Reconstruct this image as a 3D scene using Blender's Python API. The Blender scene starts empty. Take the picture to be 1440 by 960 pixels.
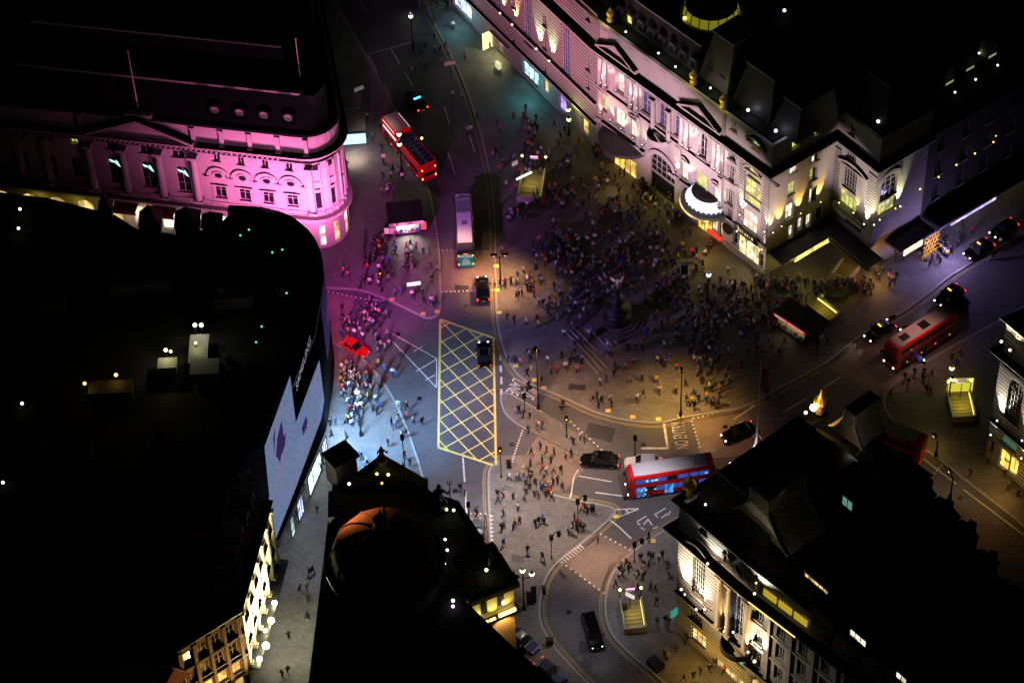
import bpy, bmesh, math, random
from mathutils import Vector, Matrix
random.seed(7)
R = math.radians
scene = bpy.context.scene
COL = scene.collection
# ------------------------------------------------------------------ camera
DIST, TH, RO, FP = 346., R(47), R(2.4), 3600.
CAM = Vector((0, -DIST*math.cos(TH), DIST*math.sin(TH)))
FW = Vector((0, math.cos(TH), -math.sin(TH)))
_r0 = Vector((1, 0, 0)); _u0 = Vector((0, math.sin(TH), math.cos(TH)))
RT = math.cos(RO)*_r0 - math.sin(RO)*_u0
UP = math.cos(RO)*_u0 + math.sin(RO)*_r0
cd = bpy.data.cameras.new('camera'); cam = bpy.data.objects.new('camera', cd); COL.objects.link(cam)
cd.sensor_width = 36; cd.lens = 36*FP/1440; cd.clip_start = 1; cd.clip_end = 5000
m = Matrix((RT, UP, -FW)).transposed().to_4x4(); m.translation = CAM
cam.matrix_world = m; scene.camera = cam

def ray(px, py): return FW + RT*((px-720)/FP) + UP*((480-py)/FP)
def G(px, py, z=0.):
    """point of the street survey: where the sight line of a survey mark meets height z"""
    d = ray(px, py); return CAM + d*((z-CAM.z)/d.z)
def G2(px, py, z=0.): p = G(px, py, z); return (p.x, p.y)
def proj(p):
    d = Vector(p)-CAM; z = d.dot(FW); return 720+FP*d.dot(RT)/z, 480-FP*d.dot(UP)/z

# ------------------------------------------------------------------ objects
def tag(o, label=None, cat=None, group=None, kind=None):
    if label: o['label'] = label
    if cat: o['category'] = cat
    if group: o['group'] = group
    if kind: o['kind'] = kind
    return o
def thing(name, label, cat, loc=(0, 0, 0), group=None):
    o = bpy.data.objects.new(name, None); COL.objects.link(o); o.location = loc
    o.empty_display_size = .5
    return tag(o, label, cat, group)
def copy_tree(o, parent=None):
    c = o.copy(); COL.objects.link(c); c.parent = parent
    for ch in o.children: copy_tree(ch, c)
    return c
def root_loc(p):
    v = Vector((0, 0, 0))
    while p is not None: v = v + p.location; p = p.parent
    return v

class MB:
    def __init__(s, M=None): s.v = []; s.f = []; s.mi = []; s.M = M or Matrix()
    def add(s, vs, fs, m=0, M=None):
        n = len(s.v); T = s.M @ M if M is not None else s.M
        s.v += [T @ Vector(p) for p in vs]
        s.f += [tuple(n+i for i in f) for f in fs]; s.mi += [m]*len(fs); return s
    def box(s, x0, x1, y0, y1, z0, z1, m=0, M=None):
        if x1 < x0: x0, x1 = x1, x0
        if y1 < y0: y0, y1 = y1, y0
        return s.add([(x0,y0,z0),(x1,y0,z0),(x1,y1,z0),(x0,y1,z0),(x0,y0,z1),(x1,y0,z1),(x1,y1,z1),(x0,y1,z1)],
            [(3,2,1,0),(4,5,6,7),(0,1,5,4),(1,2,6,5),(2,3,7,6),(3,0,4,7)], m, M)
    def prism(s, poly, z0, z1, m=0, top=None, mt=None, M=None):
        n = len(poly); top = top or poly
        a = sum(poly[i][0]*poly[(i+1)%n][1]-poly[(i+1)%n][0]*poly[i][1] for i in range(n))
        if a < 0: poly = poly[::-1]; top = top[::-1]
        s.add([(p[0],p[1],z0) for p in poly]+[(p[0],p[1],z1) for p in top],
            [tuple(range(n))[::-1]]+[(i,(i+1)%n,n+(i+1)%n,n+i) for i in range(n)], m, M)
        return s.add([(p[0],p[1],z1) for p in top], [tuple(range(n))], m if mt is None else mt, M)
    def poly(s, pts, m=0, M=None): return s.add(pts, [tuple(range(len(pts)))], m, M)
    def tube(s, a, b, r, r2=None, n=8, m=0, M=None, cap=True):
        a, b = Vector(a), Vector(b); r2 = r if r2 is None else r2
        d = (b-a).normalized(); x = d.orthogonal().normalized(); y = d.cross(x)
        vs = []
        for c, rr in ((a, r), (b, r2)):
            vs += [c+(x*math.cos(t)+y*math.sin(t))*rr for t in [2*math.pi*i/n for i in range(n)]]
        fs = [(i,(i+1)%n,n+(i+1)%n,n+i) for i in range(n)]
        if cap: fs += [tuple(range(n))[::-1], tuple(range(n, 2*n))]
        return s.add(vs, fs, m, M)
    def lathe(s, prof, c=(0,0,0), n=12, m=0, M=None, a0=0, a1=2*math.pi):
        full = abs(a1-a0-2*math.pi) < 1e-6; k = n if full else n+1
        vs = [(c[0]+r*math.cos(a0+(a1-a0)*i/n), c[1]+r*math.sin(a0+(a1-a0)*i/n), c[2]+z) for r, z in prof for i in range(k)]
        fs = []
        for j in range(len(prof)-1):
            for i in range(n):
                i2 = (i+1) % k if full else i+1
                fs.append((j*k+i, j*k+i2, (j+1)*k+i2, (j+1)*k+i))
        if full: fs += [tuple(range(n))[::-1], tuple((len(prof)-1)*k+i for i in range(n))]
        return s.add(vs, fs, m, M)
    def ball(s, c, r, n=8, m=0, M=None, sz=1):
        pr = [(max(.02*r, r*math.sin(math.pi*j/n)), -r*sz*math.cos(math.pi*j/n)) for j in range(n+1)]
        return s.lathe(pr, c, n+2, m, M)
    def sweep(s, path, prof, m=0, closed=False):
        """profile (outward offset, z) carried along a plan polyline; outward = right of travel"""
        n = len(path); P = [Vector((p[0], p[1])) for p in path]; rings = []
        for i in range(n):
            d0 = (P[i]-P[i-1]) if (i or closed) else (P[1]-P[0])
            d1 = (P[(i+1)%n]-P[i]) if (i < n-1 or closed) else (P[i]-P[i-1])
            d0 = d0.normalized(); d1 = d1.normalized()
            a = Vector((d0.y, -d0.x)); b = Vector((d1.y, -d1.x)); h = (a+b)
            h = h.normalized() if h.length > 1e-6 else a
            h = h/max(.35, h.dot(a)); rings.append([(P[i].x+h.x*o, P[i].y+h.y*o, z) for o, z in prof])
        k = len(prof); vs = [v for rg in rings for v in rg]; fs = []
        for i in range(n if closed else n-1):
            j = (i+1) % n
            for q in range(k-1): fs.append((i*k+q, j*k+q, j*k+q+1, i*k+q+1))
        if not closed: fs += [tuple(range(k)), tuple((n-1)*k+q for q in range(k))[::-1]]
        return s.add(vs, fs, m)
    def build(s, name, mats, parent=None, smooth=False, origin=None):
        if not isinstance(mats, (list, tuple)): mats = [mats]
        if parent is not None: o0 = root_loc(parent)
        elif origin is not None: o0 = Vector(origin)
        else:
            xs = [p.x for p in s.v]; ys = [p.y for p in s.v]
            o0 = Vector(((min(xs)+max(xs))/2, (min(ys)+max(ys))/2, min(p.z for p in s.v)))
        me = bpy.data.meshes.new(name); me.from_pydata([tuple(p-o0) for p in s.v], [], s.f)
        for mm in mats: me.materials.append(mm)
        me.polygons.foreach_set('material_index', s.mi)
        if smooth: me.polygons.foreach_set('use_smooth', [True]*len(s.f))
        me.validate(); me.update()
        o = bpy.data.objects.new(name, me); COL.objects.link(o)
        if parent is not None: o.parent = parent
        else: o.location = o0
        return o

# ------------------------------------------------------------------ materials
MATS = {}
def mat(name, col, rough=.7, metal=0., noise=0., nscale=1., bump=0., emit=None, es=0., spec=.5, coat=0., nscale2=None):
    if name in MATS: return MATS[name]
    mt = bpy.data.materials.new(name); mt.use_nodes = True; nt = mt.node_tree
    b = nt.nodes['Principled BSDF']; L = nt.links.new
    b.inputs['Base Color'].default_value = (*col, 1); b.inputs['Roughness'].default_value = rough
    b.inputs['Metallic'].default_value = metal; b.inputs['Specular IOR Level'].default_value = spec
    b.inputs['Coat Weight'].default_value = coat
    if emit: b.inputs['Emission Color'].default_value = (*emit, 1); b.inputs['Emission Strength'].default_value = es
    if noise or bump:
        g = nt.nodes.new('ShaderNodeNewGeometry')
        n1 = nt.nodes.new('ShaderNodeTexNoise'); n1.inputs['Scale'].default_value = nscale; n1.inputs['Detail'].default_value = 6
        n1.inputs['Roughness'].default_value = .65
        L(g.outputs['Position'], n1.inputs['Vector'])
        n2 = nt.nodes.new('ShaderNodeTexNoise'); n2.inputs['Scale'].default_value = nscale2 or nscale*9; n2.inputs['Detail'].default_value = 3
        L(g.outputs['Position'], n2.inputs['Vector'])
        ad = nt.nodes.new('ShaderNodeMath'); ad.operation = 'ADD'
        L(n1.outputs['Fac'], ad.inputs[0]); L(n2.outputs['Fac'], ad.inputs[1])
        mr = nt.nodes.new('ShaderNodeMapRange'); mr.inputs['From Min'].default_value = .65; mr.inputs['From Max'].default_value = 1.35
        mr.inputs['To Min'].default_value = 1-noise; mr.inputs['To Max'].default_value = 1+noise
        L(ad.outputs[0], mr.inputs['Value'])
        vm = nt.nodes.new('ShaderNodeVectorMath'); vm.operation = 'SCALE'; vm.inputs[0].default_value = col
        L(mr.outputs[0], vm.inputs['Scale']); L(vm.outputs[0], b.inputs['Base Color'])
        if bump:
            bp = nt.nodes.new('ShaderNodeBump'); bp.inputs['Strength'].default_value = bump; bp.inputs['Distance'].default_value = .05
            L(n2.outputs['Fac'], bp.inputs['Height']); L(bp.outputs[0], b.inputs['Normal'])
    MATS[name] = mt; return mt
def course_mat(name, col, pitch, gap, dark, noise=.12):
    """coursed masonry: recessed joints every `pitch` metres of height"""
    mt = mat(name, col, .8, noise=noise, nscale=.6, bump=.2); nt = mt.node_tree; L = nt.links.new
    b = nt.nodes['Principled BSDF']; src = b.inputs['Base Color'].links[0].from_socket
    g = nt.nodes.new('ShaderNodeNewGeometry'); sx = nt.nodes.new('ShaderNodeSeparateXYZ'); L(g.outputs['Position'], sx.inputs[0])
    md = nt.nodes.new('ShaderNodeMath'); md.operation = 'PINGPONG'; md.inputs[1].default_value = pitch/2; L(sx.outputs['Z'], md.inputs[0])
    mr = nt.nodes.new('ShaderNodeMapRange'); mr.inputs['From Min'].default_value = gap/2; mr.inputs['From Max'].default_value = gap/2+.05
    L(md.outputs[0], mr.inputs['Value'])
    mx = nt.nodes.new('ShaderNodeMix'); mx.data_type = 'RGBA'; L(mr.outputs[0], mx.inputs['Factor'])
    mx.inputs['A'].default_value = (*[c*dark for c in col], 1); L(src, mx.inputs['B']); L(mx.outputs['Result'], b.inputs['Base Color'])
    bp = nt.nodes.new('ShaderNodeBump'); bp.inputs['Strength'].default_value = 1; bp.inputs['Distance'].default_value = .12
    L(mr.outputs[0], bp.inputs['Height']); L(bp.outputs[0], b.inputs['Normal'])
    return mt
def interior(mt, s, sc=1.1):
    """rooms and displays behind lit glass: uneven brightness"""
    nt = mt.node_tree
    if 'rooms' in nt.nodes: return mt
    L = nt.links.new; b = nt.nodes['Principled BSDF']; g = nt.nodes.new('ShaderNodeNewGeometry'); v = nt.nodes.new('ShaderNodeTexVoronoi'); v.name = 'rooms'
    v.inputs['Scale'].default_value = sc; n = nt.nodes.new('ShaderNodeTexNoise'); n.inputs['Scale'].default_value = 2.6; n.inputs['Detail'].default_value = 4
    L(g.outputs['Position'], v.inputs['Vector']); L(g.outputs['Position'], n.inputs['Vector'])
    sx = nt.nodes.new('ShaderNodeSeparateColor'); L(v.outputs['Color'], sx.inputs[0]); a = nt.nodes.new('ShaderNodeMath'); a.operation = 'MULTIPLY'; L(sx.outputs[0], a.inputs[0]); L(n.outputs['Fac'], a.inputs[1])
    r = nt.nodes.new('ShaderNodeMapRange'); r.inputs['From Max'].default_value = .5; r.inputs['To Min'].default_value = s*.25; r.inputs['To Max'].default_value = s*1.5
    L(a.outputs[0], r.inputs[0]); L(r.outputs[0], b.inputs['Emission Strength']); return mt
def glow(name, col, s):
    s = s if s > 40 or s <= 1 else 1+min(s-1, 5)*.4
    m_ = mat('glow_'+name, (.02, .02, .02), .6, emit=col, es=s)
    return interior(m_, s) if name.split('_')[0] in ('shop', 'door', 'entrance', 'canopy', 'kiosk') else m_
def paving_mat(name, col, w=.75, h=.5, dark=.55):
    mt = mat(name, col, .75, noise=.5, nscale=.22, bump=.3, nscale2=6); nt = mt.node_tree; L = nt.links.new
    b = nt.nodes['Principled BSDF']; src = b.inputs['Base Color'].links[0].from_socket
    g = nt.nodes.new('ShaderNodeNewGeometry'); mp = nt.nodes.new('ShaderNodeMapping'); mp.inputs['Rotation'].default_value = (0, 0, .5)
    br = nt.nodes.new('ShaderNodeTexBrick'); br.inputs['Scale'].default_value = 1; br.inputs['Brick Width'].default_value = w
    br.inputs['Row Height'].default_value = h; br.inputs['Mortar Size'].default_value = .02
    br.inputs['Color1'].default_value = (1, 1, 1, 1); br.inputs['Color2'].default_value = (.8, .8, .8, 1); br.inputs['Mortar'].default_value = (dark, dark, dark, 1)
    L(g.outputs['Position'], mp.inputs[0]); L(mp.outputs[0], br.inputs['Vector'])
    mx = nt.nodes.new('ShaderNodeMix'); mx.data_type = 'RGBA'; mx.blend_type = 'MULTIPLY'; mx.inputs['Factor'].default_value = 1
    L(src, mx.inputs['A']); L(br.outputs['Color'], mx.inputs['B']); L(mx.outputs['Result'], b.inputs['Base Color'])
    return mt

ASPH = mat('asphalt', (.09, .085, .09), .82, noise=.62, nscale=.12, bump=.6, nscale2=7)
PATCH = mat('asphalt_dark_patch', (.035, .034, .038), .8, noise=.3, nscale=.5, bump=.4)
PAVE = paving_mat('paving', (.165, .153, .145), dark=.72)
BRICKP = paving_mat('crossing_surface', (.21, .16, .135), .3, .15, .85)
KERB = mat('kerb_granite', (.3, .29, .27), .7, noise=.15, nscale=2)
STONE = mat('portland_stone', (.45, .425, .39), .8, noise=.16, nscale=.5, bump=.25)
STONE_D = mat('sooty_stone', (.3, .27, .24), .85, noise=.2, nscale=.5, bump=.25)
RUST = course_mat('rusticated_stone', (.45, .42, .385), .62, .13, .22)
RUSTW = course_mat('rusticated_warm_stone', (.42, .38, .33), .5, .12, .2)
BROWN = mat('brown_stone', (.22, .15, .09), .85, noise=.2, nscale=.6, bump=.2)
YELD = mat('worn_yellow_paint', (.36, .27, .08), .7, noise=.3, nscale=2)
SLATE = mat('slate_roof', (.02, .02, .024), .75, noise=.3, nscale=1.2, bump=.3)
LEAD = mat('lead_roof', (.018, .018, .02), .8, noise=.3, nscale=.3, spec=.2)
COPPER = mat('dark_copper_dome', (.016, .008, .005), .8, noise=.4, nscale=.9, spec=.08)
BLACKM = mat('black_metal', (.012, .012, .013), .4, metal=.3)
GREYM = mat('grey_metal', (.25, .25, .26), .4, metal=.6)
DGREYM = mat('dark_metal', (.05, .05, .055), .45, metal=.5)
FRAME = mat('window_frame_white', (.55, .53, .5), .6)
FRAMED = mat('window_frame_dark', (.08, .075, .07), .6)
GLASS = mat('dark_glass', (.012, .014, .02), .12, spec=.8)
LITW = mat('lit_window_warm', (.3, .25, .15), .4, emit=(1, .68, .22), es=.9)
LITY = mat('lit_window_yellow', (.3, .3, .12), .4, emit=(.82, .85, .2), es=.7)
LITP = mat('lit_window_pale', (.3, .28, .25), .4, emit=(1, .85, .62), es=1.6)
LITC = mat('lit_window_cool', (.2, .25, .3), .4, emit=(.45, .8, .9), es=1.0)
for _m, _s in ((LITW, .9), (LITY, .7), (LITP, 1.3), (LITC, 1.0)): interior(_m, _s)
WHITEP = mat('road_paint_white', (.62, .6, .56), .7, noise=.4, nscale=1.3)
YELP = mat('road_paint_yellow', (.8, .64, .16), .7, noise=.25, nscale=1.1)
def worn(mt):
    nt = mt.node_tree; L = nt.links.new; b = nt.nodes['Principled BSDF']; src = b.inputs['Base Color'].links[0].from_socket
    g = nt.nodes.new('ShaderNodeNewGeometry'); n = nt.nodes.new('ShaderNodeTexNoise'); n.inputs['Scale'].default_value = 1.7; n.inputs['Detail'].default_value = 9; n.inputs['Roughness'].default_value = .75
    L(g.outputs['Position'], n.inputs['Vector']); r = nt.nodes.new('ShaderNodeMapRange'); r.inputs['From Min'].default_value = .33; r.inputs['From Max'].default_value = .43; L(n.outputs['Fac'], r.inputs[0])
    mx = nt.nodes.new('ShaderNodeMix'); mx.data_type = 'RGBA'; L(r.outputs[0], mx.inputs['Factor']); mx.inputs['A'].default_value = (.13,.12,.115,1); L(src, mx.inputs['B']); L(mx.outputs['Result'], b.inputs['Base Color'])
worn(WHITEP); worn(YELP)
GOLD = mat('gilded_metal', (.55, .4, .1), .4, metal=.6)
GREENL = mat('leaves', (.05, .08, .03), .8, noise=.4, nscale=4)

# ------------------------------------------------------------------ lamps
def spot(name, loc, target, power, col=(1, .9, .8), cone=80, blend=.6, size=.15, parent=None):
    ld = bpy.data.lights.new(name, 'SPOT'); ld.energy = power; ld.color = col; ld.spot_size = R(cone); ld.spot_blend = blend
    ld.shadow_soft_size = size
    o = bpy.data.objects.new(name, ld); COL.objects.link(o); o.location = loc
    o.rotation_euler = (Vector(target)-Vector(loc)).to_track_quat('-Z', 'Y').to_euler(); return o
def point(name, loc, power, col=(1, .9, .8), size=.2):
    ld = bpy.data.lights.new(name, 'POINT'); ld.energy = power; ld.color = col; ld.shadow_soft_size = size
    o = bpy.data.objects.new(name, ld); COL.objects.link(o); o.location = loc; return o

def smooth_path(pts, k=4):
    """Catmull-Rom through survey marks"""
    P = [Vector(p) for p in pts]; out = []
    for i in range(len(P)-1):
        a = P[max(0, i-1)]; b = P[i]; c = P[i+1]; d = P[min(len(P)-1, i+2)]
        for j in range(k):
            t = j/k; out.append(.5*((2*b)+(c-a)*t+(2*a-5*b+4*c-d)*t*t+(3*b-a-3*c+d)*t**3))
    out.append(P[-1]); return [(p.x, p.y) for p in out]

def text_mesh(txt, size=1.):
    cu = bpy.data.curves.new('txt', 'FONT'); cu.body = txt; cu.size = size; cu.resolution_u = 3
    o = bpy.data.objects.new('txt', cu); COL.objects.link(o)
    dg = bpy.context.evaluated_depsgraph_get(); me = bpy.data.meshes.new_from_object(o.evaluated_get(dg))
    vs = [v.co.copy() for v in me.vertices]; fs = [tuple(p.vertices) for p in me.polygons]
    bpy.data.objects.remove(o); bpy.data.curves.remove(cu); bpy.data.meshes.remove(me)
    x0 = min(v.x for v in vs); x1 = max(v.x for v in vs); y0 = min(v.y for v in vs); y1 = max(v.y for v in vs)
    return [((v.x-x0)/(x1-x0), (v.y-y0)/(y1-y0)) for v in vs], fs
def text_quad(mb, txt, bl, br, tl, tr, m=0, th=0, bold=.0):
    uv, fs = text_mesh(txt); bl, br, tl, tr = map(Vector, (bl, br, tl, tr))
    vs = [(bl*(1-u)+br*u)*(1-v)+(tl*(1-u)+tr*u)*v for u, v in uv]
    mb.add(vs, fs, m)
# ================================================================== GROUND
g = MB(); S = 900
g.poly([(-S,-S,0),(S,-S,0),(S,S,0),(-S,S,0)])
tag(g.build('road', ASPH, origin=(0,0,0)), kind='structure')

PH = .12; PAVED = []
def pave(pxs, kerbrange=None, name='pavement', m=None, k=4, yellow=None, ydist=(.28, .52), kw=.28):
    """pavement slab; pxs = list of runs of marks; runs flagged True are smoothed and get a kerb"""
    poly = []; kerbs = []
    for flag, run in pxs:
        w = [G2(*p) for p in run]
        if flag: w = smooth_path(w, k); kerbs.append(w)
        poly += w
    mb = MB(); mb.prism(poly, 0, PH)
    tag(mb.build(name, m or PAVE), kind='structure'); PAVED.append(poly)
    n = len(poly); area = sum(poly[i][0]*poly[(i+1)%n][1]-poly[(i+1)%n][0]*poly[i][1] for i in range(n))
    sg = 1 if area > 0 else -1      # outward (road) side is right of travel when area > 0
    for w in kerbs:
        kb = MB(); kb.sweep(w, [(sg*-kw, PH+.006), (sg*-.0, PH+.006), (sg*.03, .0)]) if sg > 0 else kb.sweep(w[::-1], [(-kw, PH+.006), (0, PH+.006), (.03, 0)])
        tag(kb.build('kerb', KERB), kind='structure')
        if yellow:
            for c in ydist:
                yb = MB(); q = w if sg > 0 else w[::-1]
                yb.sweep(q, [(c, .004), (c+.1, .004)])
                yb.f = [f for f in yb.f if len(f) == 4 and len(set(f)) == 4 and True]; yb.mi = yb.mi[:len(yb.f)]
                # drop end caps (degenerate two-point faces)
                tag(yb.build('yellow_line', YELD), kind='structure')
    return poly
_old = MB.sweep
def _sw(s, path, prof, m=0, closed=False):
    n0 = len(s.f); _old(s, path, prof, m, closed)
    keep = [(f, mm) for f, mm in zip(s.f[n0:], s.mi[n0:]) if len(f) > 2]
    s.f = s.f[:n0]+[k[0] for k in keep]; s.mi = s.mi[:n0]+[k[1] for k in keep]; return s
MB.sweep = _sw

# pavilion side pavement (upper left) up the street
pave([(True, [(430,398),(462,406),(500,408),(530,417),(565,432),(597,447),(611,447),(619,439),(621,420),(620,385),(618,345),(607,280),(588,220),(560,160),(530,105),(505,60),(470,0),(420,-80)]),
      (False, [(250,-80),(250,398)])])
# screen side pavement running into the pedestrian street (left)
pave([(True, [(440,470),(478,486),(512,505),(545,545),(566,585),(585,635),(597,675),(604,705)]),
      (False, [(604,1040),(300,1040),(300,470)])])
# big central plaza
pave([(True, [(560,-80),(590,-10),(618,50),(648,110),(672,180),(688,250),(694,310),(695,370),(696,410),(698,450),(704,482),(716,512),(732,532),(756,546)]),
      (True, [(756,546),(782,556),(808,568),(840,582),(880,592),(925,596),(963,588),(1005,581),(1050,572),(1100,545),(1160,512),(1215,470),(1270,440),(1309,412),(1344,385),(1440,330),(1600,240)]),
      (False, [(1600,-200),(560,-200)])], yellow=True)
# central-bottom peninsula
pave([(True, [(690,790),(688,740),(686,700),(686,668),(690,656),(700,652)]),
      (False, [(745,672)]),
      (True, [(776,694),(800,700),(830,706),(856,711),(866,717),(862,727),(840,747),(815,768),(790,787),(771,810),(762,838),(761,870),(775,900),(800,930),(835,965),(880,1000)]),
      (False, [(880,1040),(760,1040),(690,860)])], yellow=True)
# right of the curved slip road
pave([(True, [(1000,708),(970,722),(945,738),(915,756),(885,778),(862,803),(852,830),(850,862),(860,893),(885,920),(915,945),(960,985)]),
      (False, [(960,1050),(1300,1050),(1150,650)])], yellow=True)
# far right pavement
pave([(True, [(1620,900),(1500,800),(1440,742),(1380,694),(1330,655),(1290,625),(1262,600),(1242,570),(1250,545),(1290,515),(1350,480),(1440,430),(1560,360)]),
      (False, [(1800,360),(1800,900)])])
# traffic island by the bus lane
pave([(True, [(745,607),(728,598),(711,583),(704,566),(705,554),(716,553),(740,566),(764,580)]), (False, [(800,602),(845,636),(810,640),(775,622)])], kw=.2)

def sheet(name, m, px, z=.004, base=0):
    mb = MB(); mb.poly([tuple(Vector(G(*p, 0))+Vector((0,0,z+base))) for p in px]); return tag(mb.build(name, m), kind='structure')
# crossing surfaces
sheet('crossing_surface', BRICKP, [(696,640),(738,640),(762,604),(800,602),(845,636),(830,650),(795,690),(776,694),(745,672),(700,652)], .004)
sheet('crossing_surface', BRICKP, [(790,788),(838,748),(928,795),(866,840),(862,846)], .004)
sheet('crossing_surface', BRICKP, [(622,352),(694,352),(695,410),(620,412)], .004)
sheet('crossing_surface', BRICKP, [(430,408),(500,418),(478,486),(430,466)], .004)
sheet('crossing_surface', BRICKP, [(975,590),(1050,573),(1060,640),(985,645)], .004)
sheet('crossing_surface', BRICKP, [(1160,515),(1215,475),(1290,516),(1245,560)], .004)
sheet('asphalt_patch', PATCH, [(828,594),(866,602),(860,622),(822,612)], .004)
sheet('crossing_surface', BRICKP, [(600,720),(700,722),(700,765),(600,765)], .004)

# ---- markings
def line(mb, pts, w, z=.008, base=0):
    P = [Vector(G2(*p)) for p in pts]
    for a, b in zip(P[:-1], P[1:]):
        d = (b-a).normalized(); n = Vector((-d.y, d.x))*w/2
        mb.poly([(*(a-n), z), (*(b-n), z), (*(b+n), z), (*(a+n), z)])
def mark(name, m, lines, w=.15, z=.008, base=0):
    mb = MB()
    for i, l in enumerate(lines): line(mb, l, w, z+.0006*(i % 3), base)
    return tag(mb.build(name, m), kind='structure')
# box junction
BJ = [Vector(G2(*p)) for p in [(619,449),(694,475),(697.5,655),(616.5,629)]]
def clip(p, d):
    ts = []
    for i in range(4):
        a = BJ[i]; e = BJ[(i+1)%4]-a; den = d.x*e.y-d.y*e.x
        if abs(den) < 1e-9: continue
        q = a-p; t = (q.x*e.y-q.y*e.x)/den; s_ = (q.x*d.y-q.y*d.x)/den
        if -1e-6 <= s_ <= 1+1e-6: ts.append(t)
    return (min(ts), max(ts)) if len(ts) >= 2 and max(ts)-min(ts) > .3 else None
bj = MB()
def seg(mb, a, b, w, z):
    d = (b-a).normalized(); n = Vector((-d.y, d.x))*w/2
    mb.poly([(*(a-n), z), (*(b-n), z), (*(b+n), z), (*(a+n), z)])
for i in range(4): seg(bj, BJ[i], BJ[(i+1)%4], .3, .010)
cen = sum(BJ, Vector((0,0)))/4
d1 = Vector((1, -1.5)).normalized(); d2 = Vector((1.5, 1)).normalized()
for k in range(-9, 10):
    for dd, z, sp in ((d1, .0085, 2.05), (d2, .0092, 2.25)):
        n = Vector((-dd.y, dd.x)); p = cen+n*(k*sp+.4); c = clip(p, dd)
        if c: seg(bj, p+dd*c[0], p+dd*c[1], .17, z)
tag(bj.build('box_junction_marking', YELP), kind='structure')
# studs along crossings
def studs(a, b, n, w=.18):
    mb = MB(); A, B = Vector(G2(*a)), Vector(G2(*b))
    for i in range(n):
        c = A.lerp(B, i/(n-1)); mb.box(c.x-w, c.x+w, c.y-w, c.y+w, .004, .02)
    tag(mb.build('crossing_stud', WHITEP), kind='structure')
studs((736,602),(720,648),14,.12); studs((797,588),(846,632),10,.12); studs((838,747),(928,795),14,.12); studs((790,790),(862,843),12,.12)
studs((622,410),(692,408),13,.12); studs((622,352),(660,351),7,.1); studs((973,592),(984,628),8,.13); studs((975,588),(1022,577),8,.13)
studs((600,721),(690,722),14,.12); studs((462,410),(520,422),10,.12); studs((440,478),(478,487),9,.12); studs((694,700),(697,790),20,.12)
studs((1230,590),(1170,620),9,.1); studs((1218,478),(1290,518),10,.1); studs((1314,665),(1338,640),8,.1)
def bars(a, b, n, w=.25, l=.5):
    mb = MB(); A, B = Vector(G2(*a)), Vector(G2(*b)); d = (B-A).normalized(); nn = Vector((-d.y, d.x))
    for i in range(n):
        c = A.lerp(B, i/(n-1)); p = [c-d*w/2-nn*l, c+d*w/2-nn*l, c+d*w/2+nn*l, c-d*w/2+nn*l]
        mb.poly([(*q, PH+.004+.004) for q in p])
    tag(mb.build('tactile_paving', WHITEP), kind='structure')
bars((794,788),(818,769),8,.16,.45); bars((691,726),(693,788),12,.22,.2)
mark('lane_marking', WHITEP, [[(552,469),(614,504)],[(614,504),(614,545)],[(582,494),(594,487)],[(585,522),(614,505)],[(598,534),(612,527)],[(552,480),(614,545)]], .14)
mark('lane_marking', WHITEP, [[(704,514),(704.5,523)],[(705,530),(705,540)],[(705,547),(705,556)],[(703.5,500),(703.7,507)]], .3)
mark('lane_marking', WHITEP, [[(651,643),(653.5,677)],[(654.5,690),(656,720)]], .22)
mark('lane_marking', WHITEP, [[(813,660),(807,670)],[(814,669),(860,677)],[(807,670),(803,696)]], .16)
mark('lane_marking', WHITEP, [[(804,692),(801,701)],[(837,692),(875,697)],[(898,715),(863,716)],[(898,715),(866,728)],[(880,716),(884,722)],[(857,730),(871,741)],[(871,741),(888,757)]], .2)
mark('lane_marking', WHITEP, [[(933,590),(939,630)],[(939,630),(902,630)]], .32)
mark('lane_marking', WHITEP, [[(768,584),(776,590)],[(780,598),(788,603)],[(793,605),(802,611)],[(757,581),(764,586)]], .3)
mark('lane_marking', WHITEP, [[(520,420),(545,425)],[(625,150),(632,175)],[(630,215),(640,245)],[(505,0),(515,15)],[(490,84),(578,60)],[(518,78),(531,103)],[(549,68),(562,90)],[(569,102),(580,120)],[(541,120),(549,135)],[(660,190),(668,215)]], .14)
mark('lane_marking', WHITEP, [[(1031,590),(1066,567)],[(1100,580),(1135,560)],[(1158,545),(1182,530)],[(1030,575),(1066,568)],[(1090,545),(1120,525)]], .16)
mark('lane_marking', WHITEP, [[(1292,640),(1345,680)],[(1355,688),(1440,752)]], .16)
mark('road_lettering', WHITEP, [[(921,723),(936,714)],[(921,723),(925,727)],[(930,728),(938,722)],[(939,724),(943,718)],[(896,733),(909,725)],[(896,734),(900,738)],[(905,737),(912,729)],[(911,729),(917,738)],[(901,741),(906,744)],[(918,743),(925,740)]], .17)
rl = MB()
def rt(txt, bl, br, tl, tr):
    text_quad(rl, txt, *[tuple(G(*p, .012)) for p in (bl, br, tl, tr)])
rt('LANE', (722,531), (711,550), (739,538), (728,557)); rt('BUS', (741,541), (732,553), (759,551), (750,563))
rt('NO ENTRY', (969.5,630), (962,592), (950,631), (943,594))
tag(rl.build('road_lettering', WHITEP), kind='structure')
for a, b in [((700,655),(706,665)),((712,664),(745,680)),((688,650),(698,640))]: pass
mark('yellow_line', YELP, [[(698,650),(712,664)],[(712,664),(745,680)],[(745,680),(776,692)]], .2, z=.012)
# yellow kerb ticks on pavement edge
mb = MB()
for p in [(698,374),(699,408),(702,439),(725,514),(752,534),(765,545),(855,577),(890,586),(926,589),(957,585),(551,421),(595,441),(615,438),(866,726),(918,760)]:
    c = G(*p, PH+.012); mb.box(c.x-.35, c.x+.35, c.y-.3, c.y+.3, PH+.008, PH+.03)
tag(mb.build('kerb_marking', YELP), kind='structure')
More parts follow.
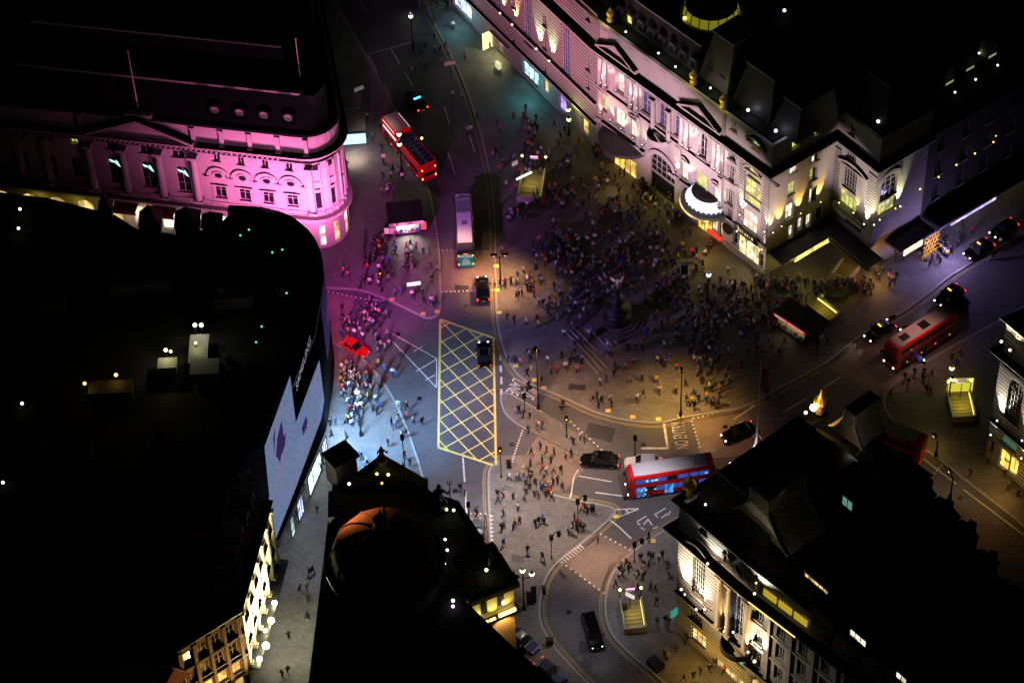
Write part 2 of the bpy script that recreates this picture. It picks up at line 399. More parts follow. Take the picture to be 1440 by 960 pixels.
# steps and benches lines round the memorial in the plaza
for a, b in [((798,470),(826,498)),((803,466),(832,496)),((808,462),(838,494)),((828,462),(856,492)),((834,458),(862,488)),((840,456),(868,484)),((818,500),(842,528)),((824,496),(848,524)),((830,492),(854,520))]:
    mb = MB(); A, B = G(*a), G(*b); d = (B-A).normalized(); n = Vector((-d.y, d.x, 0))*.12
    mb.prism([tuple((A-n).xy), tuple((B-n).xy), tuple((B+n).xy), tuple((A+n).xy)], PH, PH+.16)
    tag(mb.build('plaza_step', KERB), kind='structure')

# manholes, gullies and repair patches
rg = random.Random(5)
for i, (x, y) in enumerate([(655,430),(640,690),(668,735),(720,625),(560,470),(590,560),(745,545),(850,640),(905,625),(800,860),(840,830),(815,925),(650,310),(670,250),(1020,600),(1080,560),(1350,700),(1400,735),(880,700),(930,750)]):
    q = G(x, y, 0); mb = MB(); mb.lathe([(.36,.005),(.36,.012)], (q.x,q.y,0), 12); tag(mb.build('manhole_cover', BLACKM), kind='structure')
for x, y, w_, h_ in [(640,520,14,26),(575,520,22,12),(770,600,16,9),(900,655,30,9),(815,900,16,20),(640,400,20,12),(720,780,18,12),(800,540,24,10),(880,560,22,9),(1110,560,26,10),(740,490,20,9)]:
    z = .0055 if w_ != 20 else .0055; sheet('asphalt_patch', PATCH if w_ % 4 == 0 else ASPH, [(x,y),(x+w_,y+2),(x+w_-2,y+h_),(x-1,y+h_-2)], .0055 if x not in (720,800,880,740) else PH+.005)
# ================================================================== FACADE KIT
UPK = 5.5
class Wall:
    """vertical facade from ground mark A to ground mark B (left to right as seen from the street)"""
    def __init__(s, A, B, px=True):
        s.A = G(*A) if px else Vector((A[0], A[1], 0)); s.B = G(*B) if px else Vector((B[0], B[1], 0))
        s.u = (s.B-s.A).normalized(); s.L = (s.B-s.A).length; s.n = Vector((s.u.y, -s.u.x, 0))
        s.M = Matrix((s.u, -s.n, Vector((0,0,1)))).transposed().to_4x4(); s.M.translation = s.A
    def at(s, px, py, off=0):
        d = ray(px, py); t = (s.A+s.n*off-CAM).dot(s.n)/d.dot(s.n); q = CAM+d*t; return ((q-s.A).dot(s.u), q.z)
    def W(s, u, y, v): return s.M @ Vector((u, y, v))
    def p2(s, u, y=0): q = s.W(u, y, 0); return (q.x, q.y)

def wall_mesh(w, H, ops, name, m, parent, u0=0, u1=None, v0=0, depth=.35):
    u1 = w.L if u1 is None else u1
    us = sorted({u0, u1} | {x for o in ops for x in o[:2] if u0 < x < u1}); vs = sorted({v0, H} | {x for o in ops for x in o[2:4] if v0 < x < H})
    mb = MB(w.M)
    for a, b in zip(us[:-1], us[1:]):
        run = None
        for c, d in zip(vs[:-1], vs[1:]):
            cu, cv = (a+b)/2, (c+d)/2
            if any(o[0] < cu < o[1] and o[2] < cv < o[3] for o in ops): continue
            mb.poly([(a,0,c),(b,0,c),(b,0,d),(a,0,d)])
    for o in ops:
        a, b, c, d = o[:4]; e = depth
        mb.poly([(a,0,c),(a,e,c),(a,e,d),(a,0,d)]); mb.poly([(b,0,c),(b,0,d),(b,e,d),(b,e,c)])
        mb.poly([(a,0,c),(b,0,c),(b,e,c),(a,e,c)]); mb.poly([(a,0,d),(a,e,d),(b,e,d),(b,0,d)])
        if len(o) > 4 and o[4]:      # arched head: fill the two spandrels
            r = (b-a)/2; h = min(r*o[4], d-c); n = 8; cx = (a+b)/2; cz = d-h
            arc = [(cx+r*math.cos(math.pi*i/n), cz+h*math.sin(math.pi*i/n)) for i in range(n+1)]
            for i in range(n):
                p, q = arc[i], arc[i+1]
                cr = (b, d) if i < n/2 else (a, d)
                mb.poly([(p[0],0,p[1]),(cr[0],0,cr[1]),(q[0],0,q[1])][::-1])
                mb.poly([(p[0],0,p[1]),(q[0],0,q[1]),(q[0],e,q[1]),(p[0],e,p[1])])
            for cr, p in (((b,d), arc[n//2]), ((a,d), arc[n//2])): mb.poly([(cr[0],0,cr[1]),(cx,0,d),(p[0],0,p[1])])
    return mb.build(name, m, parent)

def window(w, o, parent, glass=GLASS, frame=FRAME, nx=2, nz=3, depth=.28, name='window', sill=True, label=None, bar=.05):
    a, b, c, d = o[:4]; f = .09; mb = MB(w.M)
    mb.box(a, a+f, depth-.06, depth+.04, c, d); mb.box(b-f, b, depth-.06, depth+.04, c, d)
    mb.box(a+f, b-f, depth-.06, depth+.04, c, c+f); mb.box(a+f, b-f, depth-.06, depth+.04, d-f, d)
    for i in range(1, nx): x = a+(b-a)*i/nx; mb.box(x-bar/2-.01, x+bar/2+.01, depth-.05, depth+.02, c+f, d-f)
    for i in range(1, nz): z = c+(d-c)*i/nz; mb.box(a+f, b-f, depth-.035, depth+.01, z-bar/2, z+bar/2)
    o1 = mb.build(name, frame, parent)
    if label: o1['label'] = label
    g_ = MB(w.M); g_.poly([(a+.02,depth+.005,c+.02),(b-.02,depth+.005,c+.02),(b-.02,depth+.005,d-.02),(a+.02,depth+.005,d-.02)]); g_.build('pane', glass, o1)
    if sill:
        s_ = MB(w.M); s_.box(a-.15, b+.15, -.16, .1, c-.14, c-.003); s_.build('sill', STONE, o1)
    return o1
def uplight(w, u, v, parent, power=400, col=(1,.9,.75), off=.45, es=18, cone=62, lean=.25, up=6, r=.13, name='floodlight'):
    mb = MB(w.M); mb.box(u-.16, u+.16, -off-.16, -off+.16, v-.12, v+.05, 1); mb.box(u-.04, u+.04, -off, .0, v-.1, v-.05, 1)
    mb.ball((u, -off, v+.1), r*.8, 6, 0)
    mb.build(name, [glow('%s_%.2f_%.2f_%.2f_%g' % (name, *col, es), col, es), BLACKM], parent)
    p = w.W(u, -off, v+.16+r*.8); t = w.W(u, -off+(.22 if up > 7 else lean)*up, v+up)
    return spot('floodlight_beam', p, t, power*UPK, col, cone, .9, .08)
LEAD_AND_SHADE = mat('black_lead_and_shade', (.006,.006,.007), .9, spec=.1)  # black puts the shade of unlit ledge tops into the lead colour
CORN = [(0,-.9),(.15,-.9),(.2,-.55),(.55,-.4),(.6,-.15),(.95,-.1),(1.0,.12),(0,.16)]
def cornice(path, z, parent, m=STONE, s=1., name='cornice', prof=CORN):
    mb = MB(); mb.sweep(path, [(o*s, z+h*s) for o, h in prof]); o = mb.build(name, m, parent)
    if s > .5:
        mb = MB(); mb.sweep(path, [(1.0*s, z+.125*s+.012), (.5*s, z+.145*s+.012), (0, z+.16*s+.012), (-.3, z+.16*s+.012)]); mb.build('shaded_lead_top', LEAD_AND_SHADE, o)  # dark strip paints the unlit cornice top
    return o
def band(w, u0, u1, v, h, p, m, parent, name='string_course'):
    mb = MB(w.M); mb.box(u0, u1, -p, .002, v, v+h); mb.box(u0, u1, -p*.6, .003, v-.18, v-.002); o = mb.build(name, m, parent)
    if p > .25: mb = MB(w.M); mb.box(u0+.01, u1-.01, -p-.02, -.003, v+h+.003, v+h+.03); mb.build('shaded_lead_top', LEAD_AND_SHADE, o)  # same painted shade along the ledge top
    return o
def column(w, u, v0, v1, r, parent, m=STONE, off=None, name='column', sq=False):
    off = r*1.0 if off is None else off; mb = MB(w.M)
    mb.box(u-r*1.35, u+r*1.35, -off-r*1.3, .002, v0, v0+r*.9)
    if sq: mb.box(u-r, u+r, -off-r*.4, .003, v0+r*.9, v1-r*1.6)
    else: mb.lathe([(r*1.15, v0+r*.9), (r*1.0, v0+r*1.3), (r*.95, (v0+v1)/2), (r*.85, v1-r*1.9), (r*1.2, v1-r*1.2), (r*1.25, v1-r*.9)], (u, -off, 0), 12)
    mb.box(u-r*1.35, u+r*1.35, -off-r*1.3, .002, v1-r*.9, v1); return mb.build(name, m, parent, smooth=False)
def pediment(w, u0, u1, v, h, p, parent, m=STONE, seg=False, name='pediment', th=.35):
    mb = MB(w.M); n = 10 if seg else 2; L = u1-u0
    top = [(u0+L*i/n, v+(h*math.sin(math.pi*i/n) if seg else h*(1-abs(1-2*i/n)))) for i in range(n+1)]
    for a, b in zip(top[:-1], top[1:]):
        mb.add([(a[0],-p,a[1]),(b[0],-p,b[1]),(b[0],-p,b[1]+th),(a[0],-p,a[1]+th),(a[0],.002,a[1]),(b[0],.002,b[1]),(b[0],.002,b[1]+th),(a[0],.002,a[1]+th)],
               [(0,1,2,3),(3,2,6,7),(0,4,5,1),(1,5,6,2),(0,3,7,4),(4,7,6,5)])
    mb.box(u0, u1, -p*.7, .004, v-.25, v)
    o = mb.build(name, m, parent); mb = MB(w.M)
    for a, b in zip(top[:-1], top[1:]): mb.poly([(a[0],-p-.02,a[1]+th+.012),(b[0],-p-.02,b[1]+th+.012),(b[0],.0,b[1]+th+.012),(a[0],.0,a[1]+th+.012)])
    mb.build('shaded_lead_top', LEAD_AND_SHADE, o); return o  # shade of the pediment top, put into the strip's colour
def archivolt(w, uc, vc, r, th, p, parent, m=STONE, name='arch_moulding'):
    mb = MB(w.M); n = 12
    for i in range(n):
        q = [(uc+rr*math.cos(math.pi*t/n), vc+rr*math.sin(math.pi*t/n)) for rr in (r, r+th) for t in (i, i+1)]
        mb.add([(a,-p,b) for a, b in q]+[(a,.002,b) for a, b in q], [(0,1,3,2),(2,3,7,6),(0,4,5,1),(0,2,6,4),(1,5,7,3)])
    return mb.build(name, m, parent)
def balustrade(path, z, parent, m=STONE, h=.95, sp=.5, name='balustrade', step=None):
    mb = MB(); mb.sweep(path, [(-.12,z),(.12,z),(.12,z+.16),(-.12,z+.16)]); mb.sweep(path, [(-.14,z+h-.16),(.14,z+h-.16),(.14,z+h),(-.14,z+h)])
    for a, b in zip(path[:-1], path[1:]):
        a, b = Vector(a), Vector(b); n = max(1, int((b-a).length/sp))
        for i in range(n+1):
            c = a.lerp(b, i/n); k = .2 if i % 8 == 0 else .08; mb.box(c.x-k, c.x+k, c.y-k, c.y+k, z+.16, z+h-.16)
    return mb.build(name, m, parent)
def dormer(p, d, z, parent, wd=1.3, h=1.7, ln=1.6, m=SLATE, glass=GLASS, arch=True, name='dormer', fr=STONE):
    """p plan point, d outward direction (2d)"""
    d = Vector((d[0], d[1], 0)).normalized(); s = Vector((-d.y, d.x, 0))
    M = Matrix((s, d, Vector((0,0,1)))).transposed().to_4x4(); M.translation = Vector((p[0], p[1], z))
    mb = MB(M); n = 6
    sh = [(-wd/2, 0), (wd/2, 0)]+[(wd/2*math.cos(math.pi*i/n), h*.65+(h*.35)*math.sin(math.pi*i/n)) for i in range(n+1)] if arch else [(-wd/2,0),(wd/2,0),(wd/2,h*.7),(0,h),(-wd/2,h*.7)]
    k = len(sh); mb.add([(x, 0, q) for x, q in sh]+[(x, -ln, q) for x, q in sh], [tuple(range(k))]+[(i, (i+1)%k, k+(i+1)%k, k+i) for i in range(k)], 0)
    o = mb.build(name, fr, parent)
    g_ = MB(M); g_.box(-wd*.3, wd*.3, .0, .03, .25, h*.7); g_.build('pane', glass, o); return o
def chimney(x, y, z, parent, sx=1.2, sy=.7, h=2.2, m=BROWN, rot=0, pots=3):
    M = Matrix.Translation((x, y, z)) @ Matrix.Rotation(rot, 4, 'Z'); mb = MB(M)
    mb.box(-sx/2, sx/2, -sy/2, sy/2, 0, h); mb.box(-sx/2-.1, sx/2+.1, -sy/2-.1, sy/2+.1, h, h+.2)
    for i in range(pots): mb.lathe([(.14, h+.2), (.11, h+.7)], (-sx/2+sx*(i+.5)/pots, 0, 0), 8)
    return mb.build('chimney', m, parent)
def statue(name, p, h, label, cat, m=BLACKM, trident=False, seated=False, wings=False, parent=None):
    """draped stone figure as one lathe-like body with head and arms"""
    mb = MB(Matrix.Translation(p)); s = h/2.
    mb.box(-.4*s, .4*s, -.4*s, .4*s, 0, .25*s)
    mb.lathe([(.36*s,.25*s),(.33*s,.6*s),(.24*s,1.0*s),(.2*s,1.12*s),(.27*s,1.45*s),(.22*s,1.6*s),(.07*s,1.66*s),(.07*s,1.72*s),(.12*s,1.8*s),(.13*s,1.9*s),(.08*s,2*s),(.02*s,2.02*s)], (0,0,0), 10)
    mb.tube((.24*s,0,1.52*s), (.5*s,-.1*s,1.25*s), .08*s, .06*s); mb.tube((.5*s,-.1*s,1.25*s), (.62*s,-.12*s,1.6*s), .06*s, .05*s)
    mb.tube((-.24*s,0,1.52*s), (-.4*s,-.1*s,1.1*s), .08*s, .05*s)
    if seated: mb.lathe([(.55*s,.1*s),(.5*s,.55*s),(.3*s,.7*s)], (0,-.15*s,0), 10)
    if trident:
        mb.tube((.62*s,-.12*s,.2*s), (.66*s,-.12*s,2.3*s), .03*s)
        for k in (-.12, 0, .12): mb.tube((.66*s+k*s,-.12*s,2.2*s), (.66*s+k*s,-.12*s,2.55*s), .025*s)
        mb.tube((.54*s,-.12*s,2.2*s), (.78*s,-.12*s,2.2*s), .025*s)
    if wings:
        for sg in (-1, 1): mb.add([(0,.1*s,1.5*s),(sg*.9*s,.4*s,1.9*s),(sg*.7*s,.4*s,1.2*s),(0,.14*s,1.2*s),(0,.16*s,1.45*s)], [(0,1,2,3),(3,2,1,4)])
    o = mb.build(name, m, parent, smooth=True)
    if parent is None: tag(o, label, cat)
    return o
def lamp_ball(mb, c, r=.2): mb.ball(c, r, 6)
def mid(a, b): return Vector(a).lerp(Vector(b), .5)

# ================================================================== A  PINK PAVILION
T = thing('pavilion_building', 'classical stone theatre building washed in magenta light at upper left with pediment and curved corner', 'building', tuple(G(250, 322)))
A = Wall((-75, 291.3), (440, 350.4)); rad = 4.2
corner = []
c0 = A.W(A.L, rad, 0)
for i in range(0, 9):
    t = R(118)*i/8; corner.append((c0+A.n*rad*math.cos(t)+A.u*rad*math.sin(t)).to_2d()[:])
e = Vector(corner[-1]); dv = Vector((Vector(corner[-1])-Vector(corner[-2]))).normalized(); back = e+dv*34
pathA = [A.p2(0)]+[tuple(c) for c in corner]+[tuple(back)]
def uv(px, py): return A.at(px, py)
opsA = []; winA = []
for x, y in [(162,237),(209,244),(258,251)]:
    u, v = uv(x, y); o = (u-.95, u+.95, v-2.6, v+2.3, 1); opsA.append(o); winA.append((o, 'big'))
for x, y in [(158,206),(205,211),(250,217)]:
    u, v = uv(x, y); o = (u-.9, u+.9, v-.6, v+.6); opsA.append(o); winA.append((o, 'small'))
for x, y in [(304,224),(338,229),(372,233),(406,237)]:
    u, v = uv(x, y-3); o = (u-.5, u+.5, v-.8, v+.6); opsA.append(o); winA.append((o, 'small'))
for x, y in [(310,268),(344,272),(377,276),(411,280)]:
    u, v = uv(x, y); o = (u-.8, u+.8, v-1.35, v+1.35); opsA.append(o); winA.append((o, 'sash'))
for x, y in [(108,230),(72,226),(33,221)]:
    u, v = uv(x, y+4); o = (u-.8, u+.8, v-1.8, v+1.6, 1); opsA.append(o); winA.append((o, 'sash'))
for x, y in [(104,197),(70,192),(34,188)]:
    u, v = uv(x, y); o = (u-.5, u+.5, v-.6, v+.5); opsA.append(o); winA.append((o, 'lit' if x == 104 else 'small'))
ground = []
for i in range(11):
    u = 9+i*4.1; o = (u-1.2, u+1.2, .8, 4.6, 1); opsA.append(o); winA.append((o, 'shop'))
wall_mesh(A, 21.4, opsA, 'wall', STONE, T)
mb = MB(); mb.sweep(pathA[1:], [(0,0),(0,21.4)]); mb.build('corner_wall', STONE, T)
mb = MB(); k = [A.p2(0,.8)]+[tuple((Vector(c)-c0.to_2d())*.8+c0.to_2d()) for c in corner]+[tuple(back+Vector((-1,0)))]+[(back.x-40, back.y-2), (A.W(0,28,0).x, A.W(0,28,0).y)]
mb.prism(k, 0, 21.3); mb.build('core', LEAD, T)
for o, kd in winA:
    gl = {'big': GLASS, 'small': GLASS, 'sash': GLASS, 'lit': LITY, 'shop': LITW if o[0] < 26 else LITP}[kd]
    wo = window(A, o, T, gl, FRAME, 2 if kd != 'shop' else 1, {'big': 3, 'small': 1, 'sash': 2, 'lit': 1, 'shop': 1}[kd], sill=kd != 'shop')
    if kd == 'big':     # bright reflection-like light installation behind the glass
        a, b, c, d = o[:4]; mm = MB(A.M); z = d-1.0
        mm.add([(a+.15,.26,z+.15),(b-.75,.26,z-.15),(b-.7,.26,z+.15),(b-.45,.26,z-.3),(b-.2,.26,z-1.2),(b-.6,.26,z-.9),(a+.9,.26,z-.45),(a+.35,.26,z-.35)], [(0,7,6,1),(1,6,3,2),(6,5,4,3)])
        mm.build('light_strip', glow('cyanwhite', (.55,1,.95), 1.8), wo)
for u, v in [uv(x, y) for x, y in [(307,246),(341,250),(375,254),(409,258)]]:
    mb = MB(A.M)
    for r0_, r1_, p, mi in ((.0, .55, .02, 1), (.55, .85, .14, 0)):
        n = 14; q = [(u+rr*math.cos(2*math.pi*t/n), v+rr*.85*math.sin(2*math.pi*t/n)) for rr in (r0_, r1_) for t in range(n)]
        mb.add([(a, -p, b) for a, b in q], [(t, (t+1)%n, n+(t+1)%n, n+t) for t in range(n)], mi)
    mb.build('oculus', [STONE, GLASS], T)
    mm = MB(A.M); vv = v-2.0
    for z_ in (vv+.05,): mm.box(u-1.15,u+1.15,-.28,0,z_,z_+.22)
    for s_ in (-1,1): mm.box(u+s_*1.0-.13,u+s_*1.0+.13,-.16,0,vv-2.9,vv+.05)
    mm.build('architrave', STONE, T)
    archivolt(A, u, v-.1, 1.35, .28, .25, T); band(A, u-1.9, u-1.3, v-.45, .3, .35, STONE, T, 'impost'); band(A, u+1.3, u+1.9, v-.45, .3, .35, STONE, T, 'impost')
for x, y in [(136,262),(184,269),(234,277),(282,279)]:
    u, v = A.at(x, y); column(A, u, 7.5, 16.1, .5, T)
for u in (9.2, 13.2, 17.2): column(A, u, 7.5, 16.1, .32, T, name='pilaster', sq=True)
u9 = uv(437, 300)[0]
for u in (uv(436,250)[0],): column(A, u, 7.5, 16.1, .4, T, name='pilaster', sq=True)
cornice(pathA, 18.1, T, s=1.15); cornice(pathA, 21.5, T, s=.45); cornice(pathA, 16.6, T, s=.3, name='string_course')
mb = MB(); mb.sweep(pathA, [(0,6.0),(.9,6.1),(.9,6.5),(0,6.5)]); mb.build('balcony_slab', STONE, T)
balustrade(pathA[:-1], 6.5, T, m=STONE, h=.9, sp=.42)
u0, u1 = uv(125,190)[0], uv(276,207)[0]
pediment(A, u0, u1, 18.35, 3.3, 1.3, T, th=.45)
mb = MB(A.M); mb.poly([(u0,-.3,18.3),(u1,-.3,18.3),((u0+u1)/2,-.3,21.6)]); mb.build('tympanum', STONE, T)
for u in [uv(x, 200)[0] for x in (120, 274, 313, 352, 391, 430)]: column(A, u, 18.3, 21.3, .28, T, name='parapet_pier', sq=True)
mb = MB(A.M); mb.box(uv(176,160)[0], uv(212,160)[0], -.2, .6, 21.4, 22.3); mb.build('parapet_block', STONE, T)
for x in range(120, 430, 12):
    pass
mb = MB(A.M)
for i in range(70):
    u = 1+i*.72; mb.box(u, u+.28, -.55, .0, 17.0, 17.3)
mb.build('dentils', STONE, T)
# mansard roof, two tiers, with copings catching the light
bk = lambda y0, z: [A.p2(0, y0), A.p2(A.L+1.5, y0), A.p2(A.L+3.4-y0*.25, y0+2.8), A.p2(A.L-8.8-y0*.2, 30), A.p2(0, 30)]
mb = MB(); mb.prism(bk(1.2,0), 21.3, 25.4, top=bk(3.8,0)); mb.build('mansard', SLATE, T)
mb = MB(A.M); mb.box(14, A.L-.5, 3.6, 4.1, 25.4, 25.75); mb.build('roof_coping', STONE, T)
mb = MB(A.M); mb.prism([(10,9),(A.L-3.5,9),(A.L-12,28),(10,28)], 25.4, 27.6, top=[(11,10.5),(A.L-4.5,10.5),(A.L-12.6,27),(11,27)]); mb.build('upper_roof', SLATE, T)
mb = MB(A.M); mb.box(14, A.L-4.5, 10.2, 10.5, 27.6, 27.9); mb.build('roof_coping', STONE, T)
for x, y in [(297,164),(332,168),(366,172),(401,174)]:
    q = G(x, y+2, 23.2); uu = (q-A.A).dot(A.u); P0 = A.W(uu, 1.5, 0)
    o = dormer((P0.x, P0.y), A.n.to_2d(), 22.0, T, 1.9, 1.9, 1.5, fr=LEAD)
    mm = MB(A.M); n = 12
    mm.add([(uu, 1.44, 23.1)]+[(uu+.62*math.cos(2*math.pi*t/n), 1.44, 23.1+.62*math.sin(2*math.pi*t/n)) for t in range(n)], [(0, 1+(t+1)%n, 1+t) for t in range(n)]); mm.build('round_window', FRAME, o)
for x, y in [(194,152),(425,135)]:
    q = G(x, y, 22.4); mb = MB(); mb.tube(q, q+Vector((0,0,10)), .11, .07); mb.ball(q+Vector((0,0,10.1)), .18)
    tag(mb.build('flagpole', mat('pole_paint', (.6,.55,.5), .5)), 'bare flagpole on the %s of the magenta-lit building' % ('curved corner roof' if x > 300 else 'roof behind the pediment'), 'flagpole')
# curved corner windows
for i in (1, 3, 5, 7):
    a, b = Vector(corner[i]), Vector(corner[i+1]); wc = Wall(tuple(a), tuple(b), px=False); c = wc.L/2; w_ = .42
    for v0, v1 in ((.9,4.6),(8.0,10.9),(15.1,16.2)):
        mb = MB(wc.M); mb.box(c-w_-.06, c+w_+.06, -.08, 0, v0-.1, v1+.1, 0); o = mb.build('window', FRAME, T); g_ = MB(wc.M); g_.box(c-w_+.03, c+w_-.03, -.1, -.05, v0, v1); g_.build('pane', GLASS if v0 > 1 else (LITW, LITP)[i % 4 == 1], o)
    for s_ in (-1,1): mb = MB(wc.M); mb.box(c+s_*.5-.1, c+s_*.5+.1, -.3, 0, 7.5, 16.2); mb.build('pilaster', STONE, T)
    mb = MB(wc.M); mb.box(c-.5,c+.5,-.28,0,11.3,11.6); mb.lathe([(.32,0),(.42,.0),(.42,.14),(.3,.14)], (0,0,0), 10, M=Matrix.Translation((c,0,12.6)) @ Matrix.Rotation(R(90),4,'X')); mb.build('architrave', STONE, T)
    if i == 6:
        mb = MB(wc.M); mb.box(c-.9, c+.9, -1.2, 0, 4.9, 5.1); mb.build('awning', STONE, T)
# shop awnings left
for i, (x, y) in enumerate([(182,305),(235,312)]):
    q = A.at(x, y); mb = MB(A.M); mb.box(q[0]-1.7, q[0]+1.7, -1.6, -.02, 4.9, 5.1); mb.box(q[0]-1.7, q[0]+1.7, -1.62, -1.5, 4.3, 4.9); mb.build('awning', mat('awning_red', (.25,.03,.04), .8), T)

# ================================================================== B  SCREEN BUILDING (roof black)
T = thing('screen_building', 'huge unlit block with giant curved display wall facing the junction at left', 'building', tuple(G(300, 560)))
HB = 22
roofpx = [(440,475),(448,430),(452,395),(451,368),(441,340),(424,321),(401,306),(368,297),(322,294)]
rp = [G2(*p, HB) for p in roofpx]; rp = [rp[0]]+smooth_path(rp[1:], 3)
base0 = G2(393, 785); base0 = G2(372, 628, HB)
wall_path = [base0]+rp
bodyB = wall_path+[G2(302,312,HB), G2(242,326,HB), G2(186,318,HB), G2(156,298,HB), G2(60,274,HB), G2(-150,250,HB), G2(-150,700,HB), G2(250,690,HB)]
cen_ = Vector((sum(p[0] for p in bodyB)/len(bodyB), sum(p[1] for p in bodyB)/len(bodyB)))
inset = lambda path, d: [tuple((Vector(p)-(Vector(p)-cen_).normalized()*d)) for p in path]
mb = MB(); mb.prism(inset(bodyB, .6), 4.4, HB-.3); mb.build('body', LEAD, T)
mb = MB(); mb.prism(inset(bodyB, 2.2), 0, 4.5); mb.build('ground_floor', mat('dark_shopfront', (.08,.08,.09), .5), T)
mb = MB(); mb.sweep(wall_path, [(-.5,4.2),(.1,4.2),(.1,4.7),(.0,4.7)]); mb.build('fascia', DGREYM, T)
mb = MB(); mb.sweep(wall_path, [(-.9,HB-.2),(.25,HB-.2),(.25,HB+.5),(-.9,HB+.5)]); mb.build('parapet', LEAD, T)
SB = Wall(base0, rp[0], px=False)
scr_b = glow('screen_blue', (.004,.003,.12), .35); scr_k = mat('screen_black', (.006,.006,.009), 1, spec=0)
def screen_grain(name, c1, c2, s):
    mt = mat(name, (.02,.02,.03), 1, spec=0); nt = mt.node_tree; b = nt.nodes['Principled BSDF']; L = nt.links.new
    g_ = nt.nodes.new('ShaderNodeNewGeometry'); n1 = nt.nodes.new('ShaderNodeTexNoise'); n1.inputs['Scale'].default_value = .16; n1.inputs['Detail'].default_value = 3
    n2 = nt.nodes.new('ShaderNodeTexNoise'); n2.inputs['Scale'].default_value = 5; n2.inputs['Detail'].default_value = 4
    L(g_.outputs['Position'], n1.inputs[0]); L(g_.outputs['Position'], n2.inputs[0])
    mx = nt.nodes.new('ShaderNodeMix'); mx.data_type = 'RGBA'; mx.inputs['A'].default_value = (*c1,1); mx.inputs['B'].default_value = (*c2,1); L(n1.outputs['Fac'], mx.inputs['Factor'])
    L(mx.outputs['Result'], b.inputs['Emission Color'])
    mr = nt.nodes.new('ShaderNodeMapRange'); mr.inputs['From Min'].default_value = .25; mr.inputs['From Max'].default_value = .75; mr.inputs['To Min'].default_value = .5*s; mr.inputs['To Max'].default_value = 1.5*s
    L(n2.outputs['Fac'], mr.inputs[0]); L(mr.outputs[0], b.inputs['Emission Strength']); return mt
scr_g = screen_grain('screen_grey_violet', (.19,.19,.31), (.10,.19,.36), .95)
mb = MB(SB.M); mb.box(0, SB.L, -.25, .0, 4.7, HB-.2); so = mb.build('display_screen', scr_k, T)
def spx(pts, off): return [(lambda q: (q[0], -off, q[1]))(SB.at(x, y, off)) for x, y in pts]
mb = MB(SB.M); mb.poly(spx([(372,628),(408,528),(416,594),(379,700)], .3)); mb.poly(spx([(449,506),(456,562),(452,588),(418,680),(388,757),(378,700),(416,594)], .3))
mb.v = [Vector(v) for v in mb.v]
mb.build('screen_image', scr_g, so)
mb = MB(SB.M)
for pts in [[(396,590),(399,612),(394,650),(388,640),(390,615)],[(402,608),(401,625),(396,640),(396,618)],[(384,615),(387,600),(386,640)],[(430,585),(433,592),(427,612),(424,603)],[(431,596),(432,604),(429,600)]]: mb = MB(SB.M); mb.poly(spx(pts, .33)); mb.build('screen_figure', mat('screen_dark_violet', (.02,.01,.05), 1, emit=(.03,.015,.09), es=1, spec=0), so)
mb = MB(SB.M); q = [SB.at(x, y, .33) for x, y in ((417,549),(437,479),(420.5,551),(440.5,479))]
text_quad(mb, 'SAMSUNG', (q[0][0],-.33,q[0][1]-.2), (q[1][0],-.33,q[1][1]-.2), (q[0][0],-.33,q[0][1]+1.1), (q[1][0],-.33,q[1][1]+1.1))
mb.build('screen_lettering', glow('letter_white', (.7,.75,1), .3), so)
mb = MB(); mb.sweep(wall_path[1:], [(.0,4.7),(.25,4.75),(.25,HB-.25),(.0,HB-.2)]); cs = mb.build('display_screen', scr_k, T)
mb = MB(); mb.sweep(wall_path[2:7], [(.28,12),(.28,HB-.3)]); mb.build('screen_image', scr_b, cs)
# bright shopfront below the screen
SG = Wall(*[ (Vector(p)-SB.n.to_2d()*-.12)[:] for p in (base0, rp[0])], px=False)
mb = MB(SG.M)
def sp2(x, y): return SG.at(x, y)
for i, (a, b) in enumerate([(3.5,4.6),(6.2,8.2),(10.5,15.5),(16.2,SG.L-.3)]):
    o = (a, b, .3, 3.9); window(SG, o, T, glow('shop_white%d' % (i % 2), ((.75,1,.95),(.5,.6,1))[i % 2], (3.6, 3)[i % 2]), DGREYM, 3, 1, depth=-.1, sill=False, name='shop_window')
# roof plant with its own lamps
def plant(px, py, sx, sy, h, lab, lit=None, z=HB+.2, m=None):
    q = G(px, py, z); mb = MB(Matrix.Translation(q)); mb.box(-sx/2, sx/2, -sy/2, sy/2, 0, h); mb.box(-sx/2-.08, sx/2+.08, -sy/2-.08, sy/2+.08, h, h+.12)
    for i in range(5): mb.box(-sx/2+.1, sx/2-.1, -sy/2-.05, -sy/2-.003, h*.15+i*h*.15, h*.15+i*h*.15+.06)
    o = mb.build('plant_housing', m or mat('plant_grey', (.16,.16,.15), .7, noise=.2, nscale=2), None, origin=q); return tag(o, lab, 'roof plant')
plant(237,520,2.2,1.6,1.2,'small lit plant box on the black roof with a lamp above it')
plant(281,500,2.2,4.6,1.2,'long pale lit plant unit in the middle of the black roof')
plant(290,528,3.4,2.4,1.6,'pale plant box nearest the camera of the lit pair on the black roof')
plant(158,555,5.2,2.0,1.4,'olive plant box with amber lamps at the left of the black roof', m=mat('plant_olive', (.06,.06,.02), .7, noise=.2, nscale=2))
def bulk(px, py, z, col, es, r, power, down=None, name='bulkhead_lamp', lab='', pole=0):
    q = G(px, py, z); mb = MB(); mb.ball(q, r, 6, 0); mb.box(q.x-.06, q.x+.06, q.y-.06, q.y+.06, q.z-pole-.3, q.z-r*.8, 1)
    o = mb.build(name, [glow('%s%.2f%.2f%.2f%g' % (name, *col, es), col, es), BLACKM]); tag(o, lab, 'lamp')
    if power: point('lamp_glow', (q.x, q.y-.4, q.z+.25), power, col, .1)
    return o
